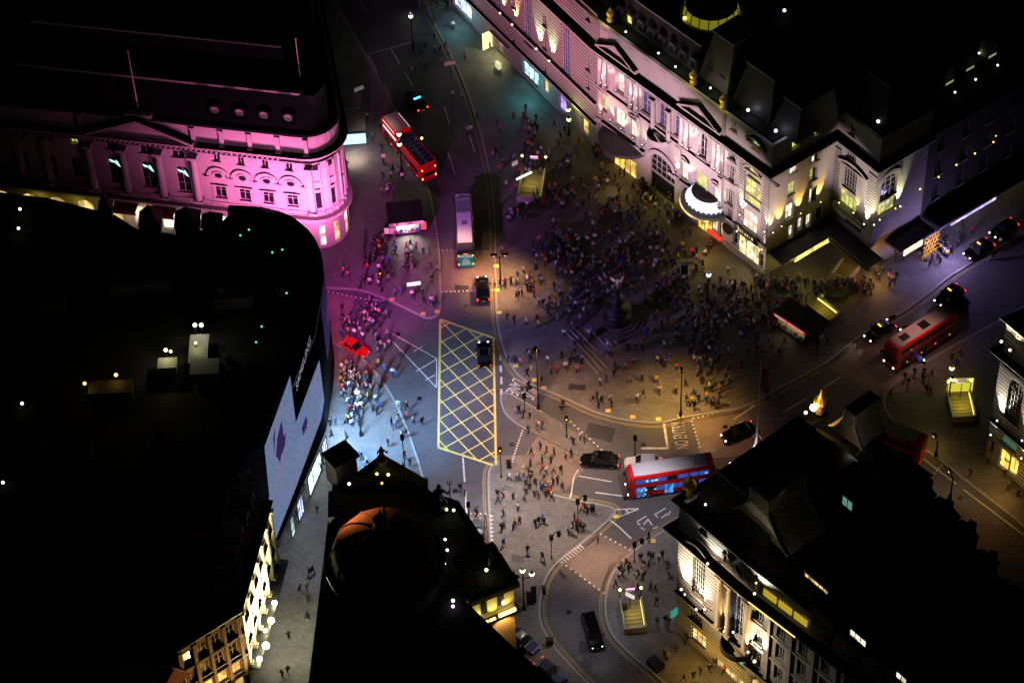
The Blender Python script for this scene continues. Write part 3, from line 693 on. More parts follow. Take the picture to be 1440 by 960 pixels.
bulk(233,492,24.5,(1,.9,.45),16,.25,160,lab='pale yellow lamp over the small plant box on the black roof', pole=2)
bulk(240,494,24.5,(1,.9,.45),10,.2,0,lab='second yellow lamp right beside the one over the small plant box', pole=2)
bulk(274,457,24.8,(1,.95,.7),25,.28,90,lab='bright lamp at the far end of the long pale plant unit', pole=2.4)
bulk(283,457,24.8,(1,.95,.7),25,.28,90,lab='right lamp of the pair at the far end of the long plant unit', pole=2.4)
bulk(275,482,24.3,(.9,.9,.35),4,.2,60,lab='dim yellow lamp on the left flank of the long plant unit', pole=2)
bulk(119,539,24.5,(1,.6,.15),16,.22,14,lab='amber lamp left of the olive plant box on the black roof', pole=2)
bulk(163,527,24.5,(1,.55,.12),16,.24,18,lab='amber lamp behind the olive plant box on the black roof', pole=2)
for i, (x, y) in enumerate([(26,321),(28,294),(31,567),(4,678)]):
    bulk(x, y, 22.6, (1,1,.8), 9, .2, 0, lab='small white roof lamp at the far left edge, %s' % ('second from the top', 'topmost', 'third from the top', 'lowest')[i])
for i, (x, y) in enumerate([(338,331),(350,323),(383,355),(397,351),(403,412),(360,481),(368,459)]):
    bulk(x, y, 22.6, (.1,.9,.5), 1.6, .14, 0, lab='tiny green marker lamp on the dark curved roof, number %s counted from the far edge' % ('two','one','four','three','five','seven','six')[i])
# pointed turrets on the roofs in front of the pavilion
for i, (x, y, wd, h) in enumerate([(213,318,2.6,2.6),(265,318,3.0,2.4),(299,318,2.4,1.8),(150,300,1.6,2.4)]):
    q = G(x, y, HB); mb = MB(Matrix.Translation(q)); mb.box(-wd/2, wd/2, -wd/2, wd/2, -.5, h*.5); mb.prism([(-wd/2-.2,-wd/2-.2),(wd/2+.2,-wd/2-.2),(wd/2+.2,wd/2+.2),(-wd/2-.2,wd/2+.2)], h*.5, h*.5+h*.9, top=[(-.1,-.1),(.1,-.1),(.1,.1),(-.1,.1)])
    mb.tube((0,0,h*1.3), (0,0,h*1.75), .06, .03); mb.build('turret', SLATE, T)
for x, y, sx in [(60,430,6),(330,420,5),(200,400,8),(90,640,7),(250,620,6),(330,520,3)]:
    q = G(x, y, HB); mb = MB(Matrix.Translation(q)); mb.box(-sx/2, sx/2, -1.5, 1.5, -.2, 1.6); mb.box(-sx/2+.6, -sx/2+1.4, -.4, .4, 1.6, 2.4); mb.build('roof_housing', SLATE, T)
# ================================================================== C  FLOODLIT TERRACE (lower left)
T = thing('corner_building', 'gabled stone building floodlit on its street side with warm bay front at lower left corner', 'building', tuple(G(330, 950)))
HC = 15.5
cK = Vector(G2(334, 859, HC)); cT = Vector(G2(377, 705, HC)); cL = Vector(G2(246, 914, HC))
C1 = Wall(tuple(cK), tuple(cT), px=False); C2 = Wall(tuple(cL), tuple(cK), px=False)
STW = mat('floodlit_stone', (.42,.38,.28), .85, noise=.25, nscale=.7, bump=.3)
o1 = []
for i in range(6):
    for v0, v1 in ((5.2,7.6),(8.6,11),(12,14)): u = 1.8+i*(C1.L-3.5)/5; o1.append((u-.6, u+.6, v0, v1))
wall_mesh(C1, HC, o1, 'street_wall', STW, T)
for o in o1: window(C1, o, T, GLASS, FRAME, 2, 2, sill=False)
for i in range(7): column(C1, .6+i*(C1.L-1.2)/6, 4.6, 14.6, .28, T, STW, name='pilaster', sq=True)
o2 = []
px2 = [[(275,936),(291,922),(311,905),(327,892)],[(275,957),(294,943),(313,925),(330,915)]]
for i in range(4):
    u = 1.4+i*(C2.L-2.8)/3
    for v0, v1 in ((11.6,13.9),(7.9,10.3),(4.6,6.6)): o2.append((u-.65, u+.65, v0, v1))
    o2.append((u-.8, u+.8, .5, 3.4))
wall_mesh(C2, HC, o2, 'front_wall', BROWN, T)
for o in o2: window(C2, o, T, GLASS if o[2] > 4.7 else LITW, FRAME, 2, 2)
for i in range(5): column(C2, .3+i*(C2.L-.6)/4, 3.8, 15, .22, T, BROWN, name='pilaster', sq=True)
pc = [tuple(cL+(cL-cK).normalized()*0), tuple(cK), tuple(cT)]
cornice(pc, HC+.3, T, BROWN, .7); cornice(pc, 11.3, T, BROWN, .35, 'string_course'); cornice(pc, 7.3, T, BROWN, .35, 'string_course'); cornice(pc, 4.2, T, BROWN, .5, 'string_course')
inn = (-C1.n.to_2d()*.7, -C2.n.to_2d()*.7)
body = [tuple(cL+inn[1]), tuple(cK+inn[1]+inn[0]), tuple(cT+inn[0]), tuple(cT-C1.n.to_2d()*14), tuple(cL-C1.n.to_2d()*10)]
mb = MB(); mb.prism(body, 0, HC); mb.build('core', LEAD, T)
bb = [tuple(cL+inn[1]*.4), tuple(cK+(inn[1]+inn[0])*.4), tuple(cT+inn[0]*.4), tuple(cT-C1.n.to_2d()*14), tuple(cL-C1.n.to_2d()*10)]
bt = [tuple(Vector(p)*.72+Vector(bb[3])*.28) for p in bb]
mb = MB(); mb.prism(bb, HC+.2, HC+3.6, top=bt); mb.build('mansard', SLATE, T)
for i in range(6):
    q = C1.W(1.5+i*(C1.L-3)/5, 1.3, 0); o = dormer((q.x, q.y), C1.n.to_2d(), HC+.5, T, 1.5, 2.3+.5*(i % 2), 1.8, arch=i % 2 == 0, fr=mat('pinkish_stone', (.4,.28,.26), .85, noise=.2))
for i in range(3):
    q = C2.W(2+i*(C2.L-4)/2, 1.3, 0); dormer((q.x, q.y), C2.n.to_2d(), HC+.5, T, 1.5, 1.9, 1.8, arch=False, fr=BROWN)
for x, y, sx, h, mm in [(286,752,2.6,3.4,mat('red_brick', (.22,.07,.04), .9, noise=.2)),(328,742,2,3,STONE),(300,700,1.8,2.6,BROWN),(345,668,1.5,2.6,STONE)]:
    q = G(x, y+12, HC+1.5); chimney(q.x, q.y, HC+1, T, sx, 1.1, h, mm, .3)
for i in range(5):
    u = (1.0,2.9,5.2,6.6,9.4)[i]
    uplight(C1, u, 4.9 + .2*(i%2), T, 2600, (1,.9,.5), off=(1.3,1.7,1.1,1.5,1.3)[i], es=45, cone=120, lean=.16, r=(.42,.55,.3,.5,.4)[i], up=7)
    spot('floodlight_spill', C1.W(u, -3.2, 5.0), C1.W(u, 0, 7.5), 2000, (1,.93,.6), 110, .8, .3)
mb = MB(C1.M); mb.box(0, C1.L, -1.5, 0, 4.3, 4.5); mb.build('canopy', DGREYM, T)
for u in (4, 8.5): 
    o = (u-1.2, u+1.2, .4, 3.6); window(C1, o, T, LITP, DGREYM, 2, 1, depth=-.1, sill=False, name='shop_window')
spot('front_fill', C2.W(C2.L*.6, -7, 1.5), C2.W(C2.L*.45, 0, 10), 5200, (1,.55,.14), 95, .8, .4)  # added amber fill without fixture, brightens the front wall
# two small brick houses further down
T = thing('brick_house', 'small red brick gabled house at the bottom left edge beside the bay front', 'building', tuple(G(238, 1000)))
q = G(240, 945, 12); M = Matrix.Translation((q.x, q.y, 0)) @ Matrix.Rotation(math.atan2(C2.u.y, C2.u.x), 4, 'Z')
mb = MB(M); mb.box(-1.7, 1.7, -1, 6, 0, 11.4); mb.add([(-1.7,-1,11.4),(1.7,-1,11.4),(0,-1,13.6),(-1.7,6,11.4),(1.7,6,11.4),(0,6,13.6)], [(0,1,2),(3,5,4),(0,2,5,3),(1,4,5,2)]); mb.build('wall', mat('red_brick', (.22,.07,.04)), T)
for z in (9.2, 6.4):
    for x in (-.8, .8): mb = MB(M); mb.box(x-.45, x+.45, -1.06, -1.0, z, z+1.6, 0); o = mb.build('window', FRAME, T); mb = MB(M); mb.box(x-.35, x+.35, -1.09, -1.062, z+.1, z+1.5); mb.build('pane', GLASS, o)
T = thing('stone_house', 'yellowish stone house front cut by the bottom left edge of the view', 'building', tuple(G(205, 1010)))
q = G(212, 952, 12); M = Matrix.Translation((q.x, q.y, 0)) @ Matrix.Rotation(math.atan2(C2.u.y, C2.u.x), 4, 'Z')
mb = MB(M); mb.box(-2.0, 1.5, -.6, 6, 0, 12); mb.box(-2.2, 1.7, -.9, 6, 12, 12.4); mb.build('wall', mat('floodlit_stone', (.4,.36,.26)), T)
mb = MB(M); mb.box(-1.2, .6, -.66, -.6, 8, 10.5); o = mb.build('window', FRAME, T); mb = MB(M); mb.box(-1.05, .45, -.69, -.662, 8.15, 10.3); mb.build('pane', GLASS, o)

# ================================================================== D  DOMED BUILDING (bottom centre, near black)
T = thing('domed_building', 'dark domed building with roof statues silhouetted at bottom centre', 'building', tuple(G(560, 960)))
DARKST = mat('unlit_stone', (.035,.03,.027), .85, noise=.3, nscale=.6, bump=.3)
HD = 17
outl = [(470,662),(492,690),(590,690),(604,700),(640,712),(668,755),(692,796),(719,813),(661,839),(655,845),(721,908),(800,975),(830,1010),(420,1060),(432,975),(446,860),(460,740)]
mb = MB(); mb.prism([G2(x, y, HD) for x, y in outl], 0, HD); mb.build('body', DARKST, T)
pd = [G2(x, y, HD) for x, y in outl]; cornice((pd[::-1])[-9:]+(pd[::-1])[:0], HD+.4, T, DARKST, .6)
q = G(544, 812, HD); Rb = 6.3
mb = MB(Matrix.Translation(q)); mb.lathe([(Rb+.3,0),(Rb+.3,2.6),(Rb+.7,2.8),(Rb+.7,3.1),(Rb,3.2)], n=24); mb.build('drum', DARKST, T)
mb = MB(Matrix.Translation(q)); mb.lathe([(Rb*math.cos(R(a)), 3.2+Rb*.95*math.sin(R(a))) for a in range(0, 91, 9)][:-1]+[(.5, 3.2+Rb*.95)], n=32); mb.build('dome', COPPER, T, smooth=True)
mb = MB(Matrix.Translation(q))
for k_ in range(12):
    a = 2*math.pi*k_/12; pr = [((Rb+.06)*math.cos(R(t)), 3.2+(Rb+.06)*.95*math.sin(R(t))) for t in range(0, 85, 12)]
    for (r1, z1), (r2, z2) in zip(pr[:-1], pr[1:]): mb.tube((r1*math.cos(a), r1*math.sin(a), z1), (r2*math.cos(a), r2*math.sin(a), z2), .1, n=5)
mb.build('dome_rib', COPPER, T)
top = q+Vector((0,0,3.2+Rb*.95))
mb = MB(Matrix.Translation(top)); mb.lathe([(1.1,-.3),(1.1,.2),(.7,.4),(.7,1.5),(.95,1.6),(.6,2.1),(.15,2.5),(.1,3.3)], n=12); mb.build('lantern', DARKST, T)
# gable group behind the dome with finial figure
gb = G(541, 690, HD); M = Matrix.Translation(gb) @ Matrix.Rotation(R(0), 4, 'Z'); mb = MB(M)
mb.add([(-5.0,0,0),(5.0,0,0),(0,0,5.0),(-5.0,1.6,0),(5.0,1.6,0),(0,1.6,5.0)], [(0,1,2),(3,5,4),(0,2,5,3),(1,4,5,2)]); mb.box(-5.2, 5.2, -.2, 1.8, -.5, 0); mb.build('gable', DARKST, T)
FIG = mat('bronze_figure', (.14,.08,.04), .5, metal=.4)
statue('roof_statue', gb+Vector((0,.8,4.6)), 2.6, 'seated figure finial on the peak of the dark gable above the dome', 'statue', FIG, seated=True)
statue('roof_statue', G(619, 712, HD)+Vector((0,0,0)), 4.0, 'black figure raising a trident on the parapet right of the dome', 'statue', BLACKM, trident=True, seated=True)
statue('roof_statue', G(690, 806, HD)+Vector((0,0,1.2)), 3.0, 'black draped figure on the corner pavilion above the yellow lit attic', 'statue', BLACKM)
# small turret at the upper left of the roof
q = G(482, 672, HD); M = Matrix.Translation(q) @ Matrix.Rotation(R(35), 4, 'Z'); mb = MB(M); mb.box(-1.5,1.5,-1.2,1.2,-.2,4.0); mb.box(-1.8,1.8,-1.5,1.5,4.0,4.5); mb.box(-.9,.9,-.7,.7,4.5,5.3); mb.build('turret', DARKST, T)
q = G(470, 720, HD); mb = MB(Matrix.Translation(q)); mb.box(-.6,.6,-2,2,-.2,1.6); mb.build('parapet', DARKST, T)
# lit attic of the corner pavilion
DW = Wall(G2(661, 838, HD), G2(719, 814, HD), px=False)
mb = MB(DW.M); mb.box(0, DW.L, -.5, 5, 0, HD-.4); mb.build('corner_pavilion', mat('warm_lit_stone', (.4,.32,.16), .8, noise=.25, nscale=1, bump=.3), T)
mb = MB(DW.M); mb.box(-.4, DW.L+.5, -1.2, 5.4, HD-.4, HD+.4); mb.box(-.1, DW.L+.2, -.8, 5.2, HD+.4, HD+1.2); mb.build('cornice', DARKST, T)
mb = MB(DW.M); mb.box(-.4, DW.L+.5, -1.3, 0, HD-5.0, HD-4.6); mb.build('balcony_slab', DARKST, T)
for u in (1.4, 3.6):
    mb = MB(DW.M); mb.box(u-.5, u+.5, -.56, -.5, HD-3.9, HD-1.2); o = mb.build('window', FRAMED, T); mb = MB(DW.M); mb.box(u-.4, u+.4, -.59, -.562, HD-3.8, HD-1.3); mb.build('pane', GLASS, o)
mb = MB(DW.M); mb.box(DW.L-2.3, DW.L-.1, -1.2, -.95, HD-4.6, HD-4.1); mb.box(.2, 1.6, -1.2, -.95, HD-4.6, HD-4.35); mb.box(1.8, 2.6, -1.2, -.95, HD-4.6, HD-4.4); mb.build('strip_lamp', glow('strip_yellow', (1,.8,.25), 14), T)
for u in (.8, 2.6, DW.L-1): spot('strip_lamp_beam', DW.W(u, -1.2, HD-4.0), DW.W(u, -.4, HD), 420, (1,.78,.2), 120, .8, .3)
spot('strip_lamp_down', DW.W(DW.L-1.5, -1.6, HD-5.2), DW.W(DW.L-1.5, .4, 2), 900, (1,.55,.2), 100)
# dim lamps on the domed building
for i, (x, y, z, col, es, pw, r, lb) in enumerate([
    (530,666,21,(.85,.9,.25),7,3,.18,'yellow green lamp left of the gable peak above the dome'),(546,667,21,(.95,1,.3),8,3,.2,'yellow green lamp right of the gable peak above the dome'),
    (491,680,19,(.9,.95,1),16,0,.2,'white lamp at the foot of the dark turret'),(537,679,20.4,(1,.7,.1),3,2,.16,'amber lamp low on the dome top'),
    (628,716,18,(.8,.95,.3),8,4,.18,'yellow green lamp below the trident figure'),(638,717,18,(1,1,.95),16,0,.18,'white lamp beside the yellow green one below the trident figure'),
    (626,758,18,(1,1,.9),14,0,.17,'top lamp of the row of four down the dark roof slope'),(629,773,18,(1,1,.9),14,0,.17,'second lamp of the row of four down the dark roof slope'),(625,792,18,(1,.95,.8),14,0,.17,'third lamp of the row of four down the dark roof slope'),(619,806,18,(1,.95,.8),12,0,.17,'lowest lamp of the row of four down the dark roof slope'),
    (684,801,19,(.95,1,.5),12,4,.22,'greenish lamp beside the corner pavilion statue'),(637,844,17.6,(.85,.8,1),6,0,.22,'upper of the two violet white lamps on the near black roof'),(637,852,17.6,(.85,.8,1),6,0,.2,'lower of the two violet white lamps on the near black roof'),
    (461,786,17.6,(1,.9,.8),10,0,.17,'upper small lamp on the left edge of the domed building'),(461,790,17.6,(1,.9,.8),9,0,.16,'lower small lamp on the left edge of the domed building')]):
    bulk(x, y, z, col, es, r, pw, lab=lb)
spot('dome_fill', G(436, 655, 25), G(515, 745, 22.5), 70000, (1,.26,.06), 44, .7, .3)  # added rim fill for the dome's orange edge, no fixture
point('dome_fill', G(576, 738, 24.5), 160, (.8,.8,.1), .1)  # added point for the gold highlight on the dome
# ================================================================== E  WHITE HOTEL (top right)
T = thing('hotel_building', 'long white stone hotel with arches, columns and mansard roof running down from the top edge', 'building', tuple(G(960, 300)))
EL = Wall((560, -64), (841, 211.5)); ER = Wall((841, 211.5), (1075, 388))
HE = 24.6; ZC = 19.8
def opx(w, x, y, wd, h, arch=0): u, v = w.at(x, y); return (u-wd/2, u+wd/2, v-h/2, v+h/2, arch)
opE = []; wE = []
def add(w, lst, wl, x, y, wd, h, gl=GLASS, nx=2, nz=3, arch=0, sill=True, fr=FRAME):
    o = opx(w, x, y, wd, h, arch); lst.append(o); wl.append((o, gl, nx, nz, sill, fr))
# central block upper arches
for x, y in [(873,114),(989,205)]: add(ER, opE, wE, x, y, 1.5, 4.2, LITP if x < 900 else GLASS, 2, 3, 1)
for x, y in [(909,138),(933,158),(955,172)]: add(ER, opE, wE, x, y, 1.9, 5.4, mat('pane_mauve', (.05,.04,.09), .15, emit=(.12,.09,.22), es=.35), 2, 4, 1)
# first floor lit windows
for x, y, gl, wd in [(849,143,LITW,1.3),(872,166,LITP,1.9),(891,181,LITP,1.3),(963,240,LITP,1.3),(986,256,LITY,2.3),(1008,275,LITP,1.3)]: add(ER, opE, wE, x, y, wd, 3.2, gl, 2, 2)
# carriage arch
u, v = ER.at(931, 282); opE.append((u-2.5, u+2.5, .15, 8.3, 1)); arch_o = opE[-1]
# plain bay
for x, y in [(1032,177),(1031,214),(1029,244),(1027,277),(1026,301)]: add(ER, opE, wE, x, y, 1.25, 2.7 if y > 200 else 2.0, GLASS, 3, 4)
# right end bay
add(ER, opE, wE, 1063,203, 1.4,2.2, LITY, 2,2); add(ER, opE, wE, 1061,243, 2.4,2.6, LITY, 3,1); add(ER, opE, wE, 1058,272, 3.1,4.6, LITY, 3,3,1)
add(ER, opE, wE, 1054,311, 2.9,3.6, LITP, 3,1); add(ER, opE, wE, 1053,352, 4.4,3.6, glow('shop_gold', (1,.8,.4), 2.4), 3,1, sill=False, fr=DGREYM)
add(ER, opE, wE, 1034,335, .9,2.4, GLASS,1,2); add(ER, opE, wE, 1070,366, .9,2.6, GLASS,1,2)
add(ER, opE, wE, 1008,318, 2.2,2.6, LITP,1,1, sill=False)
for x, y in [(870,66),(905,90),(945,118),(985,150)]: pass
wall_mesh(ER, HE, opE, 'central_wall', STONE, T)
for o, gl, nx, nz, sl, fr in wE: window(ER, o, T, gl, fr, nx, nz, sill=sl)
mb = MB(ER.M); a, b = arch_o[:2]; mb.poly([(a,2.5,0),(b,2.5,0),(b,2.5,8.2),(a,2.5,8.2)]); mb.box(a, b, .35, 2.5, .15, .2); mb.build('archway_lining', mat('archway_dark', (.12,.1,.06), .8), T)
mb = MB(ER.M); mb.poly([(a,2.45,.2),(b,2.45,.2),(b,2.45,3.6),(a,2.45,3.6)]); mb.build('lit_entrance', glow('entrance_yellow', (.85,.7,.05), .9), T)
mb = MB(ER.M)
for k_ in range(1,4): mb.box(a, b, .3, .36, 3.9+k_*1.1, 3.98+k_*1.1)
for k_ in range(1,5): x = a+(b-a)*k_/5; mb.box(x-.04, x+.04, .3, .36, 4, 8)
mb.box(a, b, .28, .5, 3.7, 4.0); mb.build('archway_grille', FRAME, T)
archivolt(ER, (a+b)/2, 8.3-2.5, 2.5, .7, .3, T)
# orders of columns
for x, y in [(845.5,115),(852.5,120),(889,148),(896.5,152),(921,149),(943,165),(960,203),(967,208),(1005,236),(1012,242)]:
    u, v = ER.at(x, y); c_ = x in (921, 943); column(ER, u, 12.0 if c_ else 13.2, 19.0 if not c_ else 18, .36, T, name='column')
for x, y in [(846,118),(900,156),(957,201),(1016,246)]:
    u, v = ER.at(x, y); column(ER, u, 6.9, 12.8, .3, T, name='pilaster', sq=True)
for uc, vc in [ER.at(873,100), ER.at(989,190)]: archivolt(ER, uc, vc-.6, 1.7, .5, .4, T)
for x in (909,933,955):
    u, v = ER.at(x, {909:138,933:158,955:172}[x]); archivolt(ER, u, v+1.7, 1.15, .3, .25, T)
for x, y in [(849,143),(891,181),(963,240),(1008,275)]: u, v = ER.at(x, y); pediment(ER, u-1, u+1, v+2.0, .6, .35, T, seg=True, th=.2)
u0 = ER.at(842,163)[0]
band(ER, .05, ER.at(908,214)[0], 6.3, .5, .55, STONE, T, 'ledge'); band(ER, ER.at(943,235)[0], ER.at(1016,289)[0], 6.3, .5, .55, STONE, T, 'ledge'); band(ER, .05, ER.at(1018,240)[0], 12.6, .4, .4, STONE, T)
band(ER, ER.at(1018,240)[0], ER.L, 5.6, .4, .35, STONE, T)
mb = MB(ER.M); u, v = ER.at(931,190); mb.lathe([(.4,0),(1.6,.9),(2.0,1.1),(2.0,2.0),(1.85,2.0)], (u,-.2,v-1.5), 14, a0=math.pi, a1=2*math.pi); mb.build('balcony', STONE, T)
for x in (1018, 1016): pass
for x in (842.5, 1018): u = ER.at(x, 200)[0]; mb = MB(ER.M); mb.box(u-.25, u+.25, -.25, .01, 0, HE); mb.build('downpipe_pier', STONE_D, T)
pediment(ER, .4, ER.at(898,100)[0], 20.5, 2.2, .9, T); pediment(ER, ER.at(958,150)[0], ER.at(1017,190)[0], 20.5, 2.2, .9, T)
pediment(ER, ER.at(1050,200)[0], ER.at(1078,222)[0], 22.6, 1.1, .5, T, seg=True); pediment(ER, ER.at(1047,240)[0], ER.at(1072,258)[0], ER.at(1060,255)[1]+1.6, 1.0, .5, T, seg=True)
# rusticated strips of the end bay
for x0, x1 in ((1037.5,1046),(1072,1085)):
    u0, u1 = ER.at(x0, 300)[0], min(ER.at(x1, 300)[0], ER.L); mb = MB(ER.M); mb.box(u0, u1, -.18, .003, 5.9, ZC-.9); mb.build('rusticated_strip', RUSTW, T)
mb = MB(ER.M); mb.box(ER.at(1021,340)[0], ER.L, -.12, .004, .1, 1.2); mb.build('plinth', RUSTW, T)
for k_ in range(16):
    if k_ % 2 == 0: u = .8+k_*1.45; mb = MB(ER.M); mb.box(u, u+1.5, -.05, .004, 22.0, 23.6); mb.build('parapet_panel', STONE, T)
mb = MB(ER.M); q = ER.at(1052,330); mb.box(q[0]-2.2, q[0]+2.2, -.5, -.3, q[1]-.3, q[1]+1.0); mb.build('sign_board', BLACKM, T)
mb = MB(ER.M)
for k_ in range(7): mb.box(q[0]-1.5+k_*.44, q[0]-1.5+k_*.44+.26-.08*(k_%3), -.53, -.503, q[1]+.15, q[1]+.6-.1*(k_%2))
mb.build('sign_panel', glow('sign_letters', (1,.9,.5), .8), T)
mb = MB(ER.M); q = ER.at(1025,320); mb.tube((q[0],-.3,q[1]), (q[0],-.42,q[1]), .95, n=16); mb.box(q[0]-.05,q[0]+.05,-.3,0,q[1]-.05,q[1]+.05); mb.build('round_sign', BLACKM, T)
# left wing
opL = []; wL = []
for x, y, h in [(742,25,10.5),(796,72,10.5),(698,-22,10)]: add(EL, opL, wL, x, y, 2.3, h, mat('pane_mauve', (.05,.04,.09)), 4, 9)
for x, ys in [(766,(-5,30,62,97)),(827,(22,55,92,118)),(722,(-30,5,55))]:
    for y in ys: add(EL, opL, wL, x, y, .95, 2.0, GLASS, 2, 3)
add(EL, opL, wL, 746,104, 4.2,2.8, glow('shop_cyan', (.5,.95,1), 3.2), 3,1, sill=False, fr=DGREYM)
add(EL, opL, wL, 791,146, 1.9,3.0, glow('shop_violet', (.45,.3,1), 2.2), 1,1, sill=False, fr=DGREYM)
add(EL, opL, wL, 768,122, 1.2,2.4, LITW, 1,1, sill=False); add(EL, opL, wL, 823,178, 1.6,2.8, LITW,1,1, sill=False)
add(EL, opL, wL, 650,8, 5.2,3.0, glow('shop_lilac', (.6,.7,1), 3.0), 3,1, sill=False, fr=DGREYM)
wall_mesh(EL, HE+.8, opL, 'left_wing_wall', RUST, T)
for o, gl, nx, nz, sl, fr in wL: window(EL, o, T, gl, fr, nx, nz, sill=sl)
band(EL, 0, EL.L-.1, 8.6, .45, .5, STONE, T, 'ledge'); band(EL, 0, EL.L-.1, 4.6, .45, .5, STONE, T, 'ledge')
# shared cornices, parapets, mansards
cpath = [EL.p2(0), EL.p2(EL.L), ER.p2(ER.L)]
# return facade and projecting wing
ERt = Wall((1075,388), (1165,335)); WG = Wall((1165,335), (1221,380)); WR = Wall((1221,380), (1290,338))
opR = []; wR = []
for x, y, wd, h, gl in [(1150,181,1.2,2.0,LITW),(1119,200,1.2,2.0,LITY),(1147,219,1.3,2.2,LITP),(1116,236,1.3,2.2,LITP),(1144,245,1.3,2.4,LITY),(1113,265,1.3,2.4,LITY),(1143,274,1.3,2.8,LITP),(1110,297,1.4,2.8,LITP),(1151,299,.9,2.2,LITP),(1137,309,.9,2.2,LITP),(1125,314,.8,2.2,LITP),(1112,325,.8,2.2,LITP)]:
    add(ERt, opR, wR, x, y, wd, h, gl, 2, 2)
wall_mesh(ERt, HE, opR, 'return_wall', STONE, T)
for o, gl, nx, nz, sl, fr in wR: window(ERt, o, T, gl, fr, nx, nz, sill=sl)
opW = []; wW = []
for x, y, wd, h, gl, nx, nz, ar in [(1198,183,1.2,1.9,GLASS,2,3,1),(1196,222,2.0,2.2,GLASS,4,3,0),(1195,250,2.6,4.4,GLASS,5,6,1),(1192,283,3.4,2.4,LITY,4,1,0),(1200,312,3.2,2.0,GLASS,5,2,0)]:
    add(WG, opW, wW, x, y, wd, h, gl, nx, nz, ar)
wall_mesh(WG, HE, opW, 'wing_wall', STONE, T)
for o, gl, nx, nz, sl, fr in wW: window(WG, o, T, gl, fr, nx, nz, sill=sl)
for a_, b_ in ((0.02,1.0),(WG.L-1.6,WG.L-.02)): mb = MB(WG.M); mb.box(a_, b_, -.18, .003, 3, ZC-2.2); mb.build('rusticated_strip', RUSTW, T)
mb = MB(WG.M); mb.box(1.0, WG.L-1.6, -.1, .003, 2.6, 5.6); mb.build('rusticated_strip', RUSTW, T)
pediment(WG, .9, WG.L-1.5, WG.at(1195,232)[1]-.1, .8, .5, T, seg=True)
mb = MB(WG.M); mb.box(1, WG.L-1.4, -.7, 0, WG.at(1190,297)[1]-.3, WG.at(1190,297)[1]); mb.build('balcony_slab', STONE, T)
balustrade([WG.p2(1,-.6), WG.p2(WG.L-1.5,-.6)], WG.at(1190,297)[1], T, sp=.35)
opV = []; wV = []
add(WR, opV, wV, 1247,290, 3.2,2.4, LITY, 4,2); add(WR, opV, wV, 1250,262, 3.0,4, GLASS, 3,4,1)
wall_mesh(WR, HE, opV, 'wing_return_wall', STONE_D, T)
for o, gl, nx, nz, sl, fr in wV: window(WR, o, T, gl, fr, nx, nz, sill=sl)
archivolt(WR, *(lambda q: (q[0], q[1]+1.0))(WR.at(1250,262)), 1.8, .4, .3, T)
hp = [EL.p2(0), EL.p2(EL.L), ER.p2(ER.L), WG.p2(0), WG.p2(WG.L), WR.p2(WR.L)]
cornice(hp, ZC, T, STONE, 1.25); cornice(hp, HE+.1, T, STONE, .45, 'parapet_coping'); cornice(hp[1:3], 13.0, T, STONE, .2, 'string_course')
cen = Vector(G2(1150, 150))
far = [WR.p2(WR.L), (G2(1330,230)), G2(1160,-120), G2(760,-260), EL.p2(0)]
def shr(p, d): v = (cen-Vector(p)); return tuple(Vector(p)+v.normalized()*d)
def ins(w, u, d): return w.p2(u, d)
def inset_path(d):
    return [ins(EL,0,d), tuple((Vector(ins(EL,EL.L,d))+Vector(ins(ER,0,d)))/2), tuple(Vector(ER.p2(ER.L,d))-(ER.u.to_2d())*d), tuple(Vector(WG.p2(0,d))+Vector(ERt.n.to_2d())*(-0)), tuple(Vector(WG.p2(WG.L,d))-WG.u.to_2d()*d), WR.p2(WR.L,d)]
mb = MB(); mb.prism(inset_path(.7)+far[1:], 0, HE-.3); mb.build('core', LEAD, T)
# canted mansard blocks behind the parapet
def mansard(w, a, b, z0, h, d0=2.2, d1=3.8, dep=9, m=SLATE, name='mansard'):
    mb = MB(w.M); mb.prism([(a,d0),(b,d0),(b,d0+dep),(a,d0+dep)], z0, z0+h, top=[(a+1.0,d1),(b-1.0,d1),(b-1.0,d0+dep-1),(a+1.0,d0+dep-1)])
    mb.build(name, m, T)
    c = MB(w.M); c.box(a+.8, b-.8, d1-.15, d1+.1, z0+h, z0+h+.2); c.build('roof_coping', STONE_D, T)
SLP = mat('slate_pale', (.08,.06,.075), .7, noise=.3, nscale=2)
SLM = mat('slate_mid', (.018,.014,.02), .7, noise=.3, nscale=2)
u_ = lambda x, y: ER.at(x, y)[0]
mansard(EL, 2, EL.L-1, HE+.5, 5); mansard(ER, .5, 17.5, HE, 3.4, dep=4, m=SLM)
mb = MB(ER.M); a = 18; mb.prism([(a,2.2),(a+5.4,2.2),(a+5.4,9),(a,9)], HE, HE+7.5, top=[(a+1.1,3.8),(a+4.9,3.8),(a+4.9,8),(a+1.1,8)]); mb.build('pavilion_roof', SLP, T)
mb = MB(ER.M); mb.box(a+.9, a+5.1, 3.5, 8.2, HE+7.5, HE+7.8); mb.build('roof_coping', STONE_D, T)
mansard(ER, 24.5, 31.5, HE, 6.2, m=SLM); mansard(ER, 31.6, 36.5, HE, 4.6, m=SLM)
mansard(WG, .8, WG.L-.6, HE, 6.5, 1.2, 2.2, m=SLM)
for k_ in range(8):
    u = 2+k_*2.1; q = ER.W(u, 2.3, 0); dormer((q.x, q.y), ER.n.to_2d(), HE+.3, T, 1.3, 2.0, 1.8, SLM, LITY if k_ in (1,) else GLASS, fr=SLM)
for k_ in range(5):
    u = EL.L-3-k_*4; q = EL.W(u, 2.3, 0); dormer((q.x, q.y), EL.n.to_2d(), HE+.8, T, 1.4, 2.2, 1.8, SLM, LITY if k_ == 0 else GLASS, fr=SLM)
